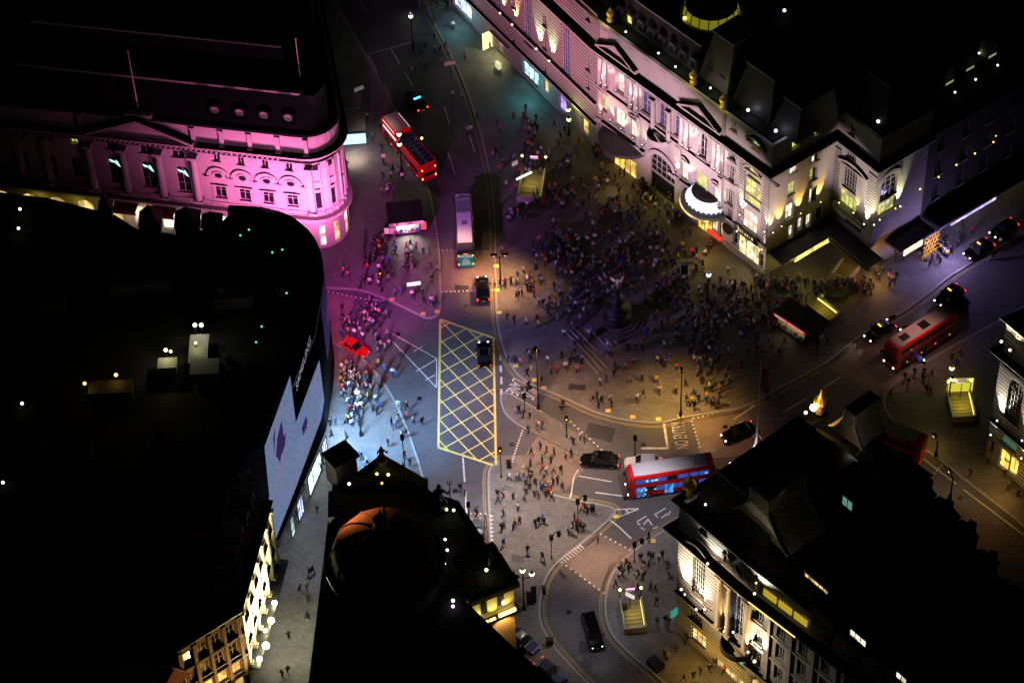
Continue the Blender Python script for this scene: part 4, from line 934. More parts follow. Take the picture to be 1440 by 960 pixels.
for du, dz in ((1.6,.4),(3.9,.4),(2.9,3.6)):
    q = ER.W(a+du, 2.5+dz*.25, 0); dormer((q.x, q.y), ER.n.to_2d(), HE+dz, T, 1.5, 1.9, 1.2, SLM, GLASS, fr=SLM)
for i, (x, y) in enumerate([(858,20),(900,28) if 0 else (880,3),(975,108),(1017,142)]):
    q = G(x, y, HE+1.6); mb = MB(Matrix.Translation(q)); mb.lathe([(.5,-1.2),(.5,-.8),(.25,-.6),(.5,-.1),(.55,.4),(.3,.7),(.1,1.2)], n=10); mb.build('urn', GOLD, T)
    point('urn_glow', (q.x-1.1, q.y-1.0, q.z-.2), 90, (1,.85,.25), .1)
for i, (x, y, c) in enumerate([(926,75,(1,1,.9)),(950,94,(1,1,.8)),(999,124,(1,1,.8)),(880,45,(1,1,.9)),(1052,155,(.75,.8,1)),(1091,184,(.7,.75,1)),(1235,171,(.7,.75,1)),(1276,145,(.6,.6,1)),(1103,15,(.9,.9,1))]):
    q = G(x, y, HE+.8); mb = MB(); mb.ball(q, .24 if c[2] == 1 else .15, 6, 0); mb.box(q.x-.05,q.x+.05,q.y-.05,q.y+.05,q.z-1,q.z,1); mb.build('parapet_lamp', [glow('parapet%.2f' % c[2], c, 14), BLACKM], T)
    if i < 6: point('parapet_glow', (q.x+.5, q.y-.3, q.z+.3), 26, c, .1)
mb = MB(ER.M)
for i in range(90):
    u = .4+i*.4; mb.box(u, u+.18, -.5, -.002, 18.35, 18.6)
mb.build('dentils', STONE, T)
for x, y, wd, h in [(1031,214,1.25,2.7),(1029,244,1.25,2.7),(1027,277,1.25,2.7),(1026,301,1.25,2.7),(909,138,1.9,5.4),(933,158,1.9,5.4),(955,172,1.9,5.4),(873,114,1.5,4.2),(989,205,1.5,4.2),(872,166,1.9,3.2),(986,256,2.3,3.2)]:
    u, v = ER.at(x, y); mb = MB(ER.M); mb.box(u-wd/2-.35,u+wd/2+.35,-.32,-.165,v-h/2-.3,v-h/2-.12)
    for s_ in (-1,1): mb.box(u+s_*(wd/2+.17)-.1,u+s_*(wd/2+.17)+.1,-.14,-.003,v-h/2-.1,v+h*.3)
    mb.build('architrave', STONE, T)
# canopies
def canopy(w, px, py, rx, ry, th, name, m, lit=None, scallop=False):
    u, v = w.at(px, py, 1.5); mb = MB(w.M); n = 20
    mb.lathe([(ry*.98, -th/2), (ry, -th/2+.05), (ry, th/2), (ry*.9, th/2+.12), (.3, th/2+.55)], (0,0,0), n, a0=math.pi, a1=2*math.pi, M=Matrix.Translation((u,0,v)) @ Matrix.Diagonal((rx/ry,1,1,1)))
    mb.add([(rx*math.cos(math.pi+math.pi*i/n)+u, ry*math.sin(math.pi+math.pi*i/n), v-th/2) for i in range(n+1)], [tuple(range(n+1))[::-1]])
    o = mb.build(name, m, T)
    if lit:
        mb = MB(w.M); mb.lathe([(ry*1.005, -th/2-.02), (ry*1.03, -th/2-.02), (ry*1.03, -th/2+.16), (ry*1.005, -th/2+.16)], (0,0,0), n, a0=math.pi*1.03, a1=1.75*math.pi, M=Matrix.Translation((u,0,v)) @ Matrix.Diagonal((rx/ry,1,1,1)))
        mb.build('canopy_light', lit, o)
    if scallop:
        mb = MB(w.M); k = 13
        for i in range(k):
            a0_ = math.pi*1.02+math.pi*.96*i/k; a1_ = math.pi*1.02+math.pi*.96*(i+1)/k; am = (a0_+a1_)/2; z0 = v+.7
            P_ = lambda a, r, z: (u+rx*r*math.cos(a), ry*r*math.sin(a), z)
            mb.poly([P_(a0_,.8,z0+.1), P_(am,.83,z0-.2), P_(a1_,.8,z0+.1), P_(a1_,.6,z0+1.2), P_(a0_,.6,z0+1.2)])
        mb.build('canopy_light', glow('scallop', (.8,.75,1), 2.6), o)
        mb = MB(w.M); mb.lathe([(ry*.62,.6),(ry*.6,1.9),(ry*.45,2.1),(.2,2.2)], (0,0,0), 16, a0=math.pi, a1=2*math.pi, M=Matrix.Translation((u,0,v)) @ Matrix.Diagonal((rx/ry,1,1,1))); mb.build('canopy_planter', mat('dark_foliage', (.02,.02,.02), .9, noise=.4, nscale=3), o)
    return u, v
canopy(ER, 868, 203, 4.2, 3.6, .5, 'canopy', mat('canopy_dark', (.05,.05,.055), .5))
canopy(ER, 983, 291, 4.0, 3.4, .5, 'canopy', mat('canopy_green', (.12,.15,.13), .45), glow('canopy_rim', (1,.6,.25), 3), True)
mb = MB(ER.M); q = ER.at(1004,332, .6); mb.box(q[0]-1.5, q[0]+1.3, -.7, -.1, q[1]-.1, q[1]+.2); mb.build('awning', glow('awning_red', (1,.05,.02), .9), T)
# entrance doors glowing under canopies
for x, y, wd in [(880,232,4.5),(992,318,3.0)]:
    u, v = ER.at(x, y); mb = MB(ER.M); mb.box(u-wd/2, u+wd/2, -.08, -.01, .2, 2.9); mb.build('lit_entrance', glow('entrance_gold', (1,.62,.12), 2.0), T)
    for k_ in range(5): mb = MB(ER.M); mb.box(u-wd/2+k_*wd/4-.05, u-wd/2+k_*wd/4+.05, -.12, -.08, .2, 2.9); mb.build('door_frame', DGREYM, T)
for x, y in [(838,206),(903,262),(918,265)]:
    u, v = ER.at(x, y, 1); q = ER.W(u, -1, 0); mb = MB(Matrix.Translation((q.x, q.y, PH))); mb.lathe([(.3,0),(.4,.7),(.42,.7)], n=8); 
    for k_ in range(60):
        a_, b_, r_ = random.random()*6.28, random.random()*3.14, .75*random.random()**.4; c = Vector((r_*math.cos(a_)*math.sin(b_), r_*math.sin(a_)*math.sin(b_), 1.5+r_*math.cos(b_))); s_ = .16
        mb.poly([c+Vector((s_,0,0)), c+Vector((0,s_,.05)), c+Vector((-s_,0,.1)), c+Vector((0,-s_,0))], 1)
    tag(mb.build('potted_tree', [BLACKM, GREENL], origin=(q.x,q.y,PH)), {838:'round potted bush left of the dark hotel canopy',903:'round potted bush right of the dark hotel canopy',918:'round potted bush at the left jamb of the hotel arch'}[x], 'potted plant')
# long dark canopy round the return and wing
for w_, a_, b_, col, es in ((ERt, .4, ERt.L-.5, (1,.82,.2), 2.3),):
    mb = MB(w_.M); mb.box(a_, b_, -3.0, -.02, 3.9, 4.3); mb.build('glass_canopy', mat('canopy_dark', (.05,.05,.055)), T)
    mb = MB(w_.M); mb.box(a_+2.2, a_+8.4, -3.12, -3.01, 3.5, 4.2); mb.box(a_+8.6, b_-2, -3.12, -3.01, 3.5, 4.2); mb.build('canopy_light', glow('canopy_band', col, es), T)
mb = MB(WG.M); mb.box(-2.6, WG.L+2.8, -3.2, -.02, 3.9, 4.2); mb.box(-2.6, WG.L+2.8, -3.0, -.3, 4.2, 4.6); mb.build('glass_canopy', mat('canopy_dark', (.05,.05,.055)), T)
mb = MB(WR.M); mb.box(2.6, WR.L, -3.2, -.02, 3.9, 4.3); mb.build('glass_canopy', mat('canopy_dark', (.05,.05,.055)), T)
mb = MB(WR.M); mb.box(3.2, 6.6, -3.34, -3.21, 3.3, 4.3); mb.build('canopy_light', glow('canopy_orange', (1,.6,.4), 4), T)
mb = MB(WR.M)
for k_ in range(6): mb.tube((7+k_*.55,-3.3,0), (7+((k_+2)%6)*.55,-3.3,3.9), .06, n=5); mb.tube((7,-3.3,.8*k_), (10,-3.3,.8*k_), .05, n=5)
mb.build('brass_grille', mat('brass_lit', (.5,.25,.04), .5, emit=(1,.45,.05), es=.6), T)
# uplights
WHT = (1,.92,.82)
for x, y in [(845.5,117),(852,121),(888,148),(896,153),(960,205),(967,210),(1005,238),(1012,243)]:
    u, v = ER.at(x, y, .8); uplight(ER, u, v, T, 230, (1,.9,.88), off=.9, es=10, cone=50, r=.1, lean=.12)
for x, y in [(866,128),(883,137),(917,168),(940,185),(982,218),(1000,228)]:
    u, v = ER.at(x, y, .5); uplight(ER, u, v, T, 120, WHT, off=.5, es=8, cone=60, r=.09, lean=.08)
for x, y in [(844,160),(858,170),(873,182),(890,195),(903,205),(950,240),(963,250),(1010,287)]:
    u, v = ER.at(x, y, .7); uplight(ER, u, v, T, 100, (1,.85,.55), off=.7, es=7, cone=100, r=.09, lean=.1)
for x, y, pw in [(1040,303,900),(1075,327,300),(1036,326,60),(1071,352,60)]:
    u, v = ER.at(x, y, .7); uplight(ER, u, v, T, pw, (1,.92,.85), off=.7, es=14, cone=46, r=.13, lean=.07, up=9)
for x, y, c, pw in [(703,20,(1,.6,.25),800),(720,36,(1,.6,.25),900),(754,70,(.85,1,.6),900),(772,87,(.9,1,.5),900)]:
    u, v = EL.at(x, y, .7); uplight(EL, u, v, T, pw, c, off=.7, es=20, cone=46, r=.22, lean=.07, up=9)
for x, y, c, pw in [(1087,328,(1,.95,.45),170),(1099,319,(1,.6,.12),420),(1126,301,(1,.6,.12),480),(1154,285,(1,.62,.15),480)]:
    u, v = ERt.at(x, y, .6); uplight(ERt, u, v, T, pw, c, off=.6, es=12, cone=50, r=.12, lean=.07, up=8)
for x, y, c, pw in [(1180,286,(1,.8,.3),120),(1200,300,(1,.8,.3),120),(1215,316,(1,.93,.75),900)]:
    u, v = WG.at(x, y, .6); uplight(WG, u, v, T, pw, c, off=.6, es=12, cone=44, r=.14, lean=.07, up=8)
for x, y, c, pw in [(1229,317,(1,.97,.5),700),(1266,291,(.95,1,.6),800),(1237,310,(1,.7,.2),60),(1259,294,(1,.6,.1),200)]:
    u, v = WR.at(x, y, .6); uplight(WR, u, v, T, pw, c, off=.6, es=14, cone=44, r=.15, lean=.07, up=9)
# glazed dome on the hotel roof
q = G(1000, 17, HE+2.6); Rd = 3.9; mb = MB(Matrix.Translation(q)); n = 18
mb.lathe([(Rd+.4,-2.5),(Rd+.4,-.1),(Rd+.1,0)], n=n); mb.build('dome_drum', STONE_D, T)
prof = [(Rd,0),(Rd*.93,1.4),(Rd*.74,2.6),(Rd*.45,3.5),(Rd*.2,3.9)]
mb = MB(Matrix.Translation(q)); mb.lathe(prof[:2]+[], n=n); mb.build('dome_glazing', mat('dome_glass_lit', (.1,.1,.03), .3, emit=(.4,.36,.02), es=.45), T)
mb = MB(Matrix.Translation(q)); mb.lathe(prof[1:], n=n); mb.build('dome_roof', mat('dome_dark_glass', (.03,.02,.01), .25), T)
mb = MB(Matrix.Translation(q))
for k_ in range(n):
    a_ = 2*math.pi*k_/n
    for (r1,z1),(r2,z2) in zip(prof[:-1], prof[1:]): mb.tube(((r1+.05)*math.cos(a_),(r1+.05)*math.sin(a_),z1+.05), ((r2+.05)*math.cos(a_),(r2+.05)*math.sin(a_),z2+.05), .09, n=4)
mb.build('dome_rib', BLACKM, T)
for x, y, z in [(995,9,HE+5),(975,15,HE+3.4),(963,26,HE+3),(1025,18,HE+3.6),(1035,27,HE+3),(1036,30,HE+2.8)]:
    p = G(x, y, z); mb = MB(); mb.ball(p, .28, 6); mb.build('dome_lamp', glow('dome_lamp', (.95,.9,.15), 4), T)
# ================================================================== F  FAR DARK ARCADE (north-east)
T = thing('arcade_building', 'dark street front with lit shop canopy and roof lamps at the upper right edge', 'building', tuple(G(1400, 300)))
FA = Wall((1290, 338), (1480, 224))
opF = []; wF = []
for k_ in range(5):
    for v0 in (6.5, 11, 15.5): u = 2.5+k_*4.6; o = (u-.7, u+.7, v0, v0+2.6, 1); opF.append(o); wF.append(o)
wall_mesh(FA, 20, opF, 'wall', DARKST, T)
for o in wF: window(FA, o, T, GLASS, FRAMED, 2, 2)
mb = MB(FA.M); mb.prism([(0,.6),(FA.L,.6),(FA.L,26),(0,26)], 0, 20.5); mb.build('core', LEAD, T)
cornice([FA.p2(0), FA.p2(FA.L)], 20.2, T, DARKST, .9)
mb = MB(FA.M); mb.box(.5, FA.L-4, -3.4, -.02, 4.2, 4.7); mb.build('glass_canopy', mat('canopy_dark', (.05,.05,.055)), T)
mb = MB(FA.M); mb.box(3.0, 11.5, -3.2, -3.0, 3.4, 4.15); mb.build('canopy_light', glow('canopy_lilac', (.6,.5,1), 2.6), T)
mb = MB(FA.M); qa, qb = FA.at(1323,304), FA.at(1373,272); mb.box(qa[0], qb[0], -.5, -.3, qa[1]-.15, qa[1]+.25); mb.build('light_strip', glow('strip_white', (1,.85,.95), 2.4), T)
mb = MB(FA.M)
for k_ in range(4):
    u = 12+k_*2.3
    for j in range(3): mb.box(u+j*.4, u+j*.4+.14, -.2, -.1, .4, 3.4)
mb.build('lit_doors', glow('doors_yellow', (.9,.8,.12), .7), T)
for k_, (x, y) in enumerate([(1294,266),(1320,249),(1345,232),(1371,216),(1397,200),(1400,191)]):
    q = G(x, y, 12); mb = MB(); mb.ball(q, .14, 5); mb.tube(q, q+Vector((0,1.2,0)), .03, n=4, m=1); mb.build('wall_lamp', [glow('amber_dot', (1,.6,.15), 5), BLACKM], T)
for k_, (x, y) in enumerate([(1310,151),(1343,130),(1372,112),(1403,92),(1317,106),(1377,75)]):
    q = G(x, y, 21.2); mb = MB(); mb.ball(q, .16, 5); mb.box(q.x-.04,q.x+.04,q.y-.04,q.y+.04,q.z-.8,q.z,1); tag(mb.build('bulkhead_lamp', [glow('white_dot', (1,1,.85), 5), BLACKM]), 'small white roof lamp far up at the right, %s' % ('nearest of the lower row','second of the lower row','third of the lower row','farthest of the lower row','left one of the upper pair','right one of the upper pair')[k_], 'lamp')
for k_, (x, y) in enumerate([(1300,142),(1335,119),(1364,99),(1395,81)]):
    q = G(x, y, 20.6); M = Matrix.Translation(q) @ Matrix.Rotation(math.atan2(FA.u.y, FA.u.x), 4, 'Z'); mb = MB(M)
    mb.box(-.9,.9,0,1.6,0,2.6,1); mb.box(-.7,.7,-.05,0,.2,.5,0); tag(mb.build('roof_lantern', [glow('lantern_olive', (.6,.65,.25), .5), mat('sooty_pale', (.2,.19,.16), .8)]), 'small lit roof dormer far up at the right, %s in its row' % ('nearest','second','third','farthest')[k_], 'roof lantern')
# ================================================================== G  RIGHT EDGE BUILDING
T = thing('quadrant_building', 'pale floodlit stone corner building cut by the right edge with gold lit doorway', 'building', tuple(G(1440, 690)))
GB = Wall((1385,640), (1520, 756)); opG = []; wG = []
add(GB, opG, wG, 1426,565, 2.4,7.2, GLASS, 5,8,1); add(GB, opG, wG, 1438,470+55, 1.4,2.2, GLASS,3,3); add(GB, opG, wG, 1394,628, .8,2.2, GLASS,1,2)
add(GB, opG, wG, 1412,646, 1.7,3.4, glow('door_gold', (1,.7,.12), 2.2), 2,2, sill=False); add(GB, opG, wG, 1425,655, 1.5,3.2, glow('door_gold', (1,.7,.12), 2.2), 2,2, sill=False)
add(GB, opG, wG, 1419,622, 2.6,2.0, mat('pane_green', (.05,.12,.09), .3, emit=(.1,.3,.2), es=.4), 4,1)
wall_mesh(GB, 25.2, opG, 'wall', RUST, T)
for o, gl, nx, nz, sl, fr in wG: window(GB, o, T, gl, fr, nx, nz, sill=sl)
GB2 = Wall((1560, 520), (1385,640))
gp = [tuple(G2(1600, 470)), GB.p2(0), GB.p2(GB.L)]
gp = [tuple(Vector(GB.p2(0))-GB.n.to_2d()*16+GB.u.to_2d()*3), tuple(Vector(GB.p2(0))), GB.p2(GB.L)]
mb = MB(GB.M); mb.prism([(.1,.7),(GB.L,.7),(GB.L,16),(3,16)], 0, 25); mb.build('core', STONE_D, T)
cornice(gp, 19.6, T, STONE, 1.1); cornice(gp, 25.4, T, STONE, .6); band(GB, 0, GB.L, 6.9, .4, .4, STONE, T)
pediment(GB, GB.at(1413,500)[0]-.2, GB.at(1413,500)[0]+4.0, 18.1, 1.0, .5, T, seg=True)
mansard(GB, 1.5, GB.L-1, 25.4, 5)
for x, y, pw, c in [(1402,592,1400,(1,.9,.7)),(1437,620,900,(1,.9,.7)),(1393,612,90,(.9,.9,1)),(1436,645,60,(1,.9,.8))]:
    u, v = GB.at(x, y, .7); uplight(GB, u, v, T, pw, c, off=.7, es=18, cone=50, r=.16, lean=.07, up=9)
for x, y in [(1408,481),(1420,493)]:
    u, v = GB.at(x, y, 1.0); uplight(GB, u, v, T, 260, (1,.8,.5), off=1.0, es=26, cone=80, r=.24, lean=.12, up=5)
# ================================================================== H  BOTTOM RIGHT CURVED BUILDING
T = thing('crescent_building', 'floodlit rusticated stone building with tall gridded windows and dark roof at bottom right', 'building', tuple(G(1100, 930)))
H1 = Wall((950, 886), (1046, 972)); pa = Vector(H1.p2(H1.L))
d2_ = Vector((H1.u.x, H1.u.y)); rot = lambda v, a: Vector((v.x*math.cos(a)-v.y*math.sin(a), v.x*math.sin(a)+v.y*math.cos(a)))
pb = pa+rot(d2_, R(4))*14; pc_ = pb+rot(d2_, R(8))*26
H2 = Wall(tuple(pa), tuple(pb), px=False); H3 = Wall(tuple(pb), tuple(pc_), px=False)
opH = []; wH = []
HH = 24.8; ZH = 19.6
add(H1, opH, wH, 983,812, 2.2,7.6, GLASS, 6,9,1); add(H1, opH, wH, 1046,870, 2.4,8.2, GLASS, 6,9,1)
add(H1, opH, wH, 989,742, 1.3,2.2, GLASS,4,4); add(H1, opH, wH, 976,767, 1.5,1.4, GLASS,2,1)
add(H1, opH, wH, 978,868, 2.4,1.8, GLASS,5,2); add(H1, opH, wH, 982,896, 2.6,2.6, glow('shop_amber', (1,.62,.22), 1.7), 3,2, sill=False, fr=DGREYM)
add(H1, opH, wH, 1038,930, 5.6,1.3, mat('pane_teal', (.1,.2,.18), .3, emit=(.25,.5,.42), es=.6), 4,1, sill=False); add(H1, opH, wH, 1030,955, 6.0,3.0, glow('shop_amber', (1,.62,.22), 1.7), 5,2, sill=False, fr=DGREYM)
wall_mesh(H1, HH, opH, 'wall', RUST, T)
for o, gl, nx, nz, sl, fr in wH: window(H1, o, T, gl, fr, nx, nz, sill=sl)
def hat(x, y): return H1.at(x, y)
for x0, x1 in ((1012,1026),(1026,1034),(1052,1062)):
    u, v = hat(x0, 860); column(H1, u+.3, 8.8, ZH-1, .42, T, mat('warm_column_stone', (.5,.4,.27), .8, noise=.1), name='column')
for i, w_ in enumerate((H2, H3)):
    ops = []; n = int(w_.L/3.3)
    for k_ in range(n):
        u = 1.6+k_*3.3
        for v0, h in ((20.6,2.0),(15.4,2.6),(11.2,2.8),(7.2,2.6),(.8,3.4)): ops.append((u-.65, u+.65, v0, v0+h))
    wall_mesh(w_, HH-1, ops, 'curved_wall', STONE, T)
    for o in ops[:60]: window(w_, o, T, LITW if o[2] < 1 and i == 0 else GLASS, FRAME, 3, 4)
    for k_ in range(n+1): column(w_, max(.2, min(w_.L-.2, -.05+k_*3.3)), 6.4, ZH-1, .2, T, STONE, name='pilaster', sq=True)
    band(w_, 0, w_.L, 10.4, .3, .2, STONE, T); band(w_, 0, w_.L, 14.6, .3, .2, STONE, T); band(w_, 0, w_.L, 5.6, .5, .5, STONE, T)
q0 = Vector(H1.p2(0)); bkv = -H1.n.to_2d()
hp = [tuple(q0+bkv*22+H1.u.to_2d()*2), tuple(q0), H1.p2(H1.L), H2.p2(H2.L), H3.p2(H3.L)]
cornice(hp, ZH, T, STONE, 1.3); cornice(hp, HH+.1, T, STONE_D, .7, 'parapet_coping'); band(H1, 0, H1.L, 7.9, .4, .45, STONE, T)
def hoff(d): return [tuple(q0-H1.n.to_2d()*d+H1.u.to_2d()*d), H1.p2(H1.L, d), H2.p2(H2.L, d), H3.p2(H3.L, d)]
bodyH = hoff(.7)+[G2(1700,1060,0), G2(1500,900,24), G2(1390,800,24), G2(1290,700,24), G2(1215,622,24), G2(1168,596,24)]
q1 = G2(1062,648,24)
bodyH = hoff(.7)+[G2(1720,1150,24), G2(1470,850,24), G2(1380,800,24), G2(1290,712,24), G2(1212,642,24), G2(1150,606,24), G2(1062,652,24)]
mb = MB(); mb.prism(bodyH, 0, HH-.3); mb.build('core', LEAD, T)
# pitched gabled roof bulk: two curved gables (seen dim) and ridges
DORM = mat('dim_gable_stone', (.3,.26,.2), .8, noise=.4, nscale=.6)
def roofblock(pts, z0, z1, pts2, name='roof', m=SLATE): mb = MB(); mb.prism([G2(*p, z0) for p in pts], z0, z1, top=[G2(*p, z1) for p in pts2]); mb.build(name, m, T)
mansard(H1, .8, H1.L, HH, 3.6, 2.0, 4.2, 16)
gq = G(1090, 790, HH+.5); Mg = Matrix.Translation((gq.x, gq.y, HH+.2)) @ Matrix.Rotation(math.atan2(H1.u.y, H1.u.x), 4, 'Z')
def gable(px, py, z, wd, h, dep, label='curved_gable'):
    q = G(px, py, z); M = Matrix.Translation(q) @ Matrix.Rotation(math.atan2(H1.u.y, H1.u.x), 4, 'Z'); n = 8
    cur = [(-wd/2,0)]+[(-wd/2+wd*.36*t/n, h*.62*(1-math.cos(math.pi/2*t/n))) for t in range(1, n+1)]+[(-wd*.14,h),(wd*.14,h)]+[(wd/2-wd*.36*t/n, h*.62*(1-math.cos(math.pi/2*t/n))) for t in range(n, 0, -1)]+[(wd/2,0)]
    k = len(cur); mb = MB(M); mb.add([(x,0,v) for x, v in cur]+[(x,dep,v) for x, v in cur], [tuple(range(k)), tuple(range(k,2*k))[::-1]]+[(i,k+i,k+(i+1)%k,(i+1)%k) for i in range(k)]); o = mb.build(label, DORM, T)
    mb = MB(M)
    for a, b in zip(cur[:-1], cur[1:]): mb.tube((a[0],-.15,a[1]+.1), (b[0],-.15,b[1]+.1), .16, n=5)
    mb.build('gable_moulding', STONE_D, o)
gable(1066, 745, HH+1.0, 10, 6.5, 6); gable(1192, 618, HH+1.0, 6, 5, 4)
point('gable_fill', G(1062,770,HH+4), 60, (1,.8,.5), .5); point('gable_fill', G(1195,640,HH+3.5), 70, (1,.85,.7), .4)  # added points to bring up the dim gables
u_h = H1.L
o_ = (hat(1047,760)[0]-.0,)
mb = MB(H1.M); u, v = hat(1041,800); n = 16
for r0_, r1_, p, mi in ((0,.7,.06,1),(.7,1.1,.3,0)):
    qs = [(u+rr*math.cos(2*math.pi*t/n), v+rr*1.25*math.sin(2*math.pi*t/n)) for rr in (r0_, r1_) for t in range(n)]
    mb.add([(a_,-p,b_) for a_, b_ in qs]+[], [(t,(t+1)%n,n+(t+1)%n,n+t) for t in range(n)], mi)
mb.build('oval_window', [STONE, GLASS], T)
for x, y in ((1022,778),(1066,822)):
    u, v = hat(x, y); mb = MB(H1.M); mb.lathe([(.1,-1.2),(.28,-.5),(.18,0),(.32,.5),(.1,1)], (u,-.35,v), 8); mb.build('carved_swag', STONE, T)
pediment(H1, hat(970,760)[0]-.4, hat(997,790)[0]+.5, hat(985,770)[1]-.4, 1.0, .7, T, seg=True)
pediment(H1, hat(1030,810)[0]-.4, hat(1066,850)[0]+.1, 18.0, .9, .5, T, seg=True)
mb = MB(H1.M); u, v = hat(1040,912); mb.lathe([(.5,-1.3),(1.9,-.4),(2.2,0),(2.2,.9),(2.05,.9)], (u,-.2,v+.6), 14, a0=math.pi, a1=2*math.pi); mb.build('balcony', DARKST, T)
mb = MB(H1.M); u, v = hat(953,860); mb.box(u-.1, u+.1, -1.1, -.1, v-.3, v+1.0); mb.build('hanging_sign', mat('sign_teal', (.02,.2,.17), .5, emit=(.05,.5,.4), es=.5), T)
# roof lights in the dark slope
for x, y, wd, h, gl, ang in [(1077,763,.1,.1,None,0)]: pass
for i, (x, y, wd, h, gl) in enumerate([(1148,822,3.6,.45,LITW),(1206,900,2.4,.9,LITP),(1191,713,1.6,1.4,mat('skylight_teal', (.1,.2,.17), .3, emit=(.2,.5,.38), es=.5)),(1267,956,1.5,.8,LITP)]):
    q = G(x, y, HH+1.5); M = Matrix.Translation(q) @ Matrix.Rotation(math.atan2(H1.u.y, H1.u.x), 4, 'Z'); mb = MB(M); mb.box(-wd/2-.2, wd/2+.2, 0, 2, -1.7, h+.3); o = mb.build('roof_dormer', SLATE, T)
    k_ = max(2, int(wd/.7)); g_ = MB(M)
    for j in range(k_): g_.box(-wd/2+wd*j/k_+.08, -wd/2+wd*(j+1)/k_-.08, -.04, -.003, .05, h)
    g_.build('pane', gl, o)
# yellow lit attic strip
mb = MB(H2.M)
for k_ in range(3): mb.box(2.0+k_*2.3, 3.9+k_*2.3, -.15, -.02, 21.0, 22.1)
mb.build('attic_glazing', glow('attic_yellow', (.85,.6,.04), .55), T)
mb = MB(H2.M); mb.box(1.0, 8, -1.5, -1.4, 19.9, 20.0); mb.build('light_strip', glow('strip_amber', (1,.75,.15), 3), T)
for x, y, pw, c, r in [(958,829,1500,(1,.85,.62),.22),(963,836,60,(.9,.9,1),.15),(979,857,1300,(1,.8,.55),.2),(991,857,90,(1,.95,.8),.2),(1018,888,900,(1,.7,.3),.16),(1031,889,60,(.9,.9,1),.18),(1052,917,1000,(1,.72,.35),.2),(1061,930,1600,(1,.82,.45),.26)]:
    u, v = H1.at(x, y, .7); uplight(H1, u, v, T, pw, c, off=.7, es=16, cone=52, r=r, lean=.07, up=8)
for x, y in ((995,793),(1061,835)):
    u, v = H1.at(x, y, 1.2); uplight(H1, u, v, T, 200, (1,.9,.7), off=1.2, es=16, cone=120, r=.2, lean=.2, up=4)
# roof furniture of H
for i, (x, y, z) in enumerate([(970,680,HH+2.2),(1154,562,HH+3)]):
    q = G(x, y, z); mb = MB(Matrix.Translation(q)); mb.lathe([(.5,-2.2),(.4,-1.6),(.3,-1.2),(.8,-.5),(.85,0),(.4,.5),(.15,1.2),(.05,1.8)], n=10); mb.build('urn', GOLD, T); point('urn_glow', (q.x-1.2,q.y-1.6,q.z-.8), 14, (1,.85,.2), .1)
bulk(1144, 573, 27.5, (1,.55,.15), 60, .42, 420, lab='brilliant orange lamp at the far tip of the dark crescent roof', pole=2.5)
bulk(1133, 580, 27, (1,.8,.5), 20, .22, 0, lab='small cream lamp left of the brilliant orange roof lamp', pole=2.5)
bulk(1062, 629, 26, (1,.9,.95), 26, .3, 60, lab='pinkish white lamp at the foot of the flagpole', pole=1.5)
bulk(1028, 653, 26, (1,.85,1), 26, .3, 60, lab='pinkish white lamp on the roof edge above the red bus', pole=1.5)
bulk(992, 709, 25.6, (1,1,1), 14, .15, 0, lab='tiny white lamp on the dark roof behind the lit parapet', pole=1)
for x, y, rot_ in [(1035,660,.4),(1075,635,.4),(1115,612,.2)]:
    q = G(x, y, HH+.3); M = Matrix.Translation(q) @ Matrix.Rotation(rot_-.9, 4, 'Z'); mb = MB(M); mb.prism([(-1.2,-.5),(1.2,-.5),(1.2,.5),(-1.2,.5)], 0, 1.6, top=[(-.3,-.3),(.3,-.3),(.3,.3),(-.3,.3)]); mb.build('parapet_block', STONE_D, T)
for x, y, sx in [(1180,660,4),(1240,700,3),(1230,800,5),(1300,800,4),(1160,880,3),(1330,900,5)]:
    q = G(x, y, HH); chimney(q.x, q.y, HH-.3, T, sx, 1.2, 3, SLATE, -.9, 4)
for x, y in [(1226,654),(1262,672),(1290,700),(1318,730),(1350,762),(1380,795)]:
    q = G(x, y, 24); s_ = 1.5+((x*7) % 5)*.32; h_ = .8+((x*3) % 4)*.6; mb = MB(Matrix.Translation(q) @ Matrix.Rotation(-.9+((x*11) % 7)*.07, 4, 'Z')); mb.box(-s_,s_,-s_*.9,s_*.9,-24,h_*.3); mb.prism([(-s_-.15,-s_),(s_+.15,-s_),(s_+.15,s_),(-s_-.15,s_)],h_*.3,h_+1.2,top=[(-s_*.3,-s_*.4),(s_*.3,-s_*.4),(s_*.3,s_*.4),(-s_*.3,s_*.4)]); mb.box(s_*.4,s_*.4+.9,-.4,.4,h_,h_+2.2); mb.build('roof_pavilion', LEAD_AND_SHADE, T)
q = G(1063, 627, 25.5); tp = G(1069.5, 532, 0); 
h_ = 14.5; mb = MB(); mb.tube(q, q+Vector((0,0,h_)), .13, .06); mb.ball(q+Vector((0,0,h_+.1)), .18)
for a_ in (0, 2.1, 4.2): mb.tube(q+Vector((1.2*math.cos(a_),1.2*math.sin(a_),0)), q+Vector((0,0,2.5)), .04)
fp = tag(thing('flagpole', 'pale flagpole with a limp red flag on the dark crescent roof', 'flagpole', tuple(q)))
mb.build('pole', mat('pole_paint', (.6,.55,.5)), fp)
mb = MB(); n = 10; vs = []
for j in range(7):
    for i in range(n): t = i/(n-1); vs.append(q+Vector((.08+t*1.3*(1-.25*j/6), .25*math.sin(t*7+j*.5)*t, h_-.6-j*.62-t*1.6)))
mb.add(vs, [(j*n+i, j*n+i+1, (j+1)*n+i+1, (j+1)*n+i) for j in range(6) for i in range(n-1)]); mb.build('flag', mat('flag_red', (.35,.02,.02), .8), fp, smooth=True)
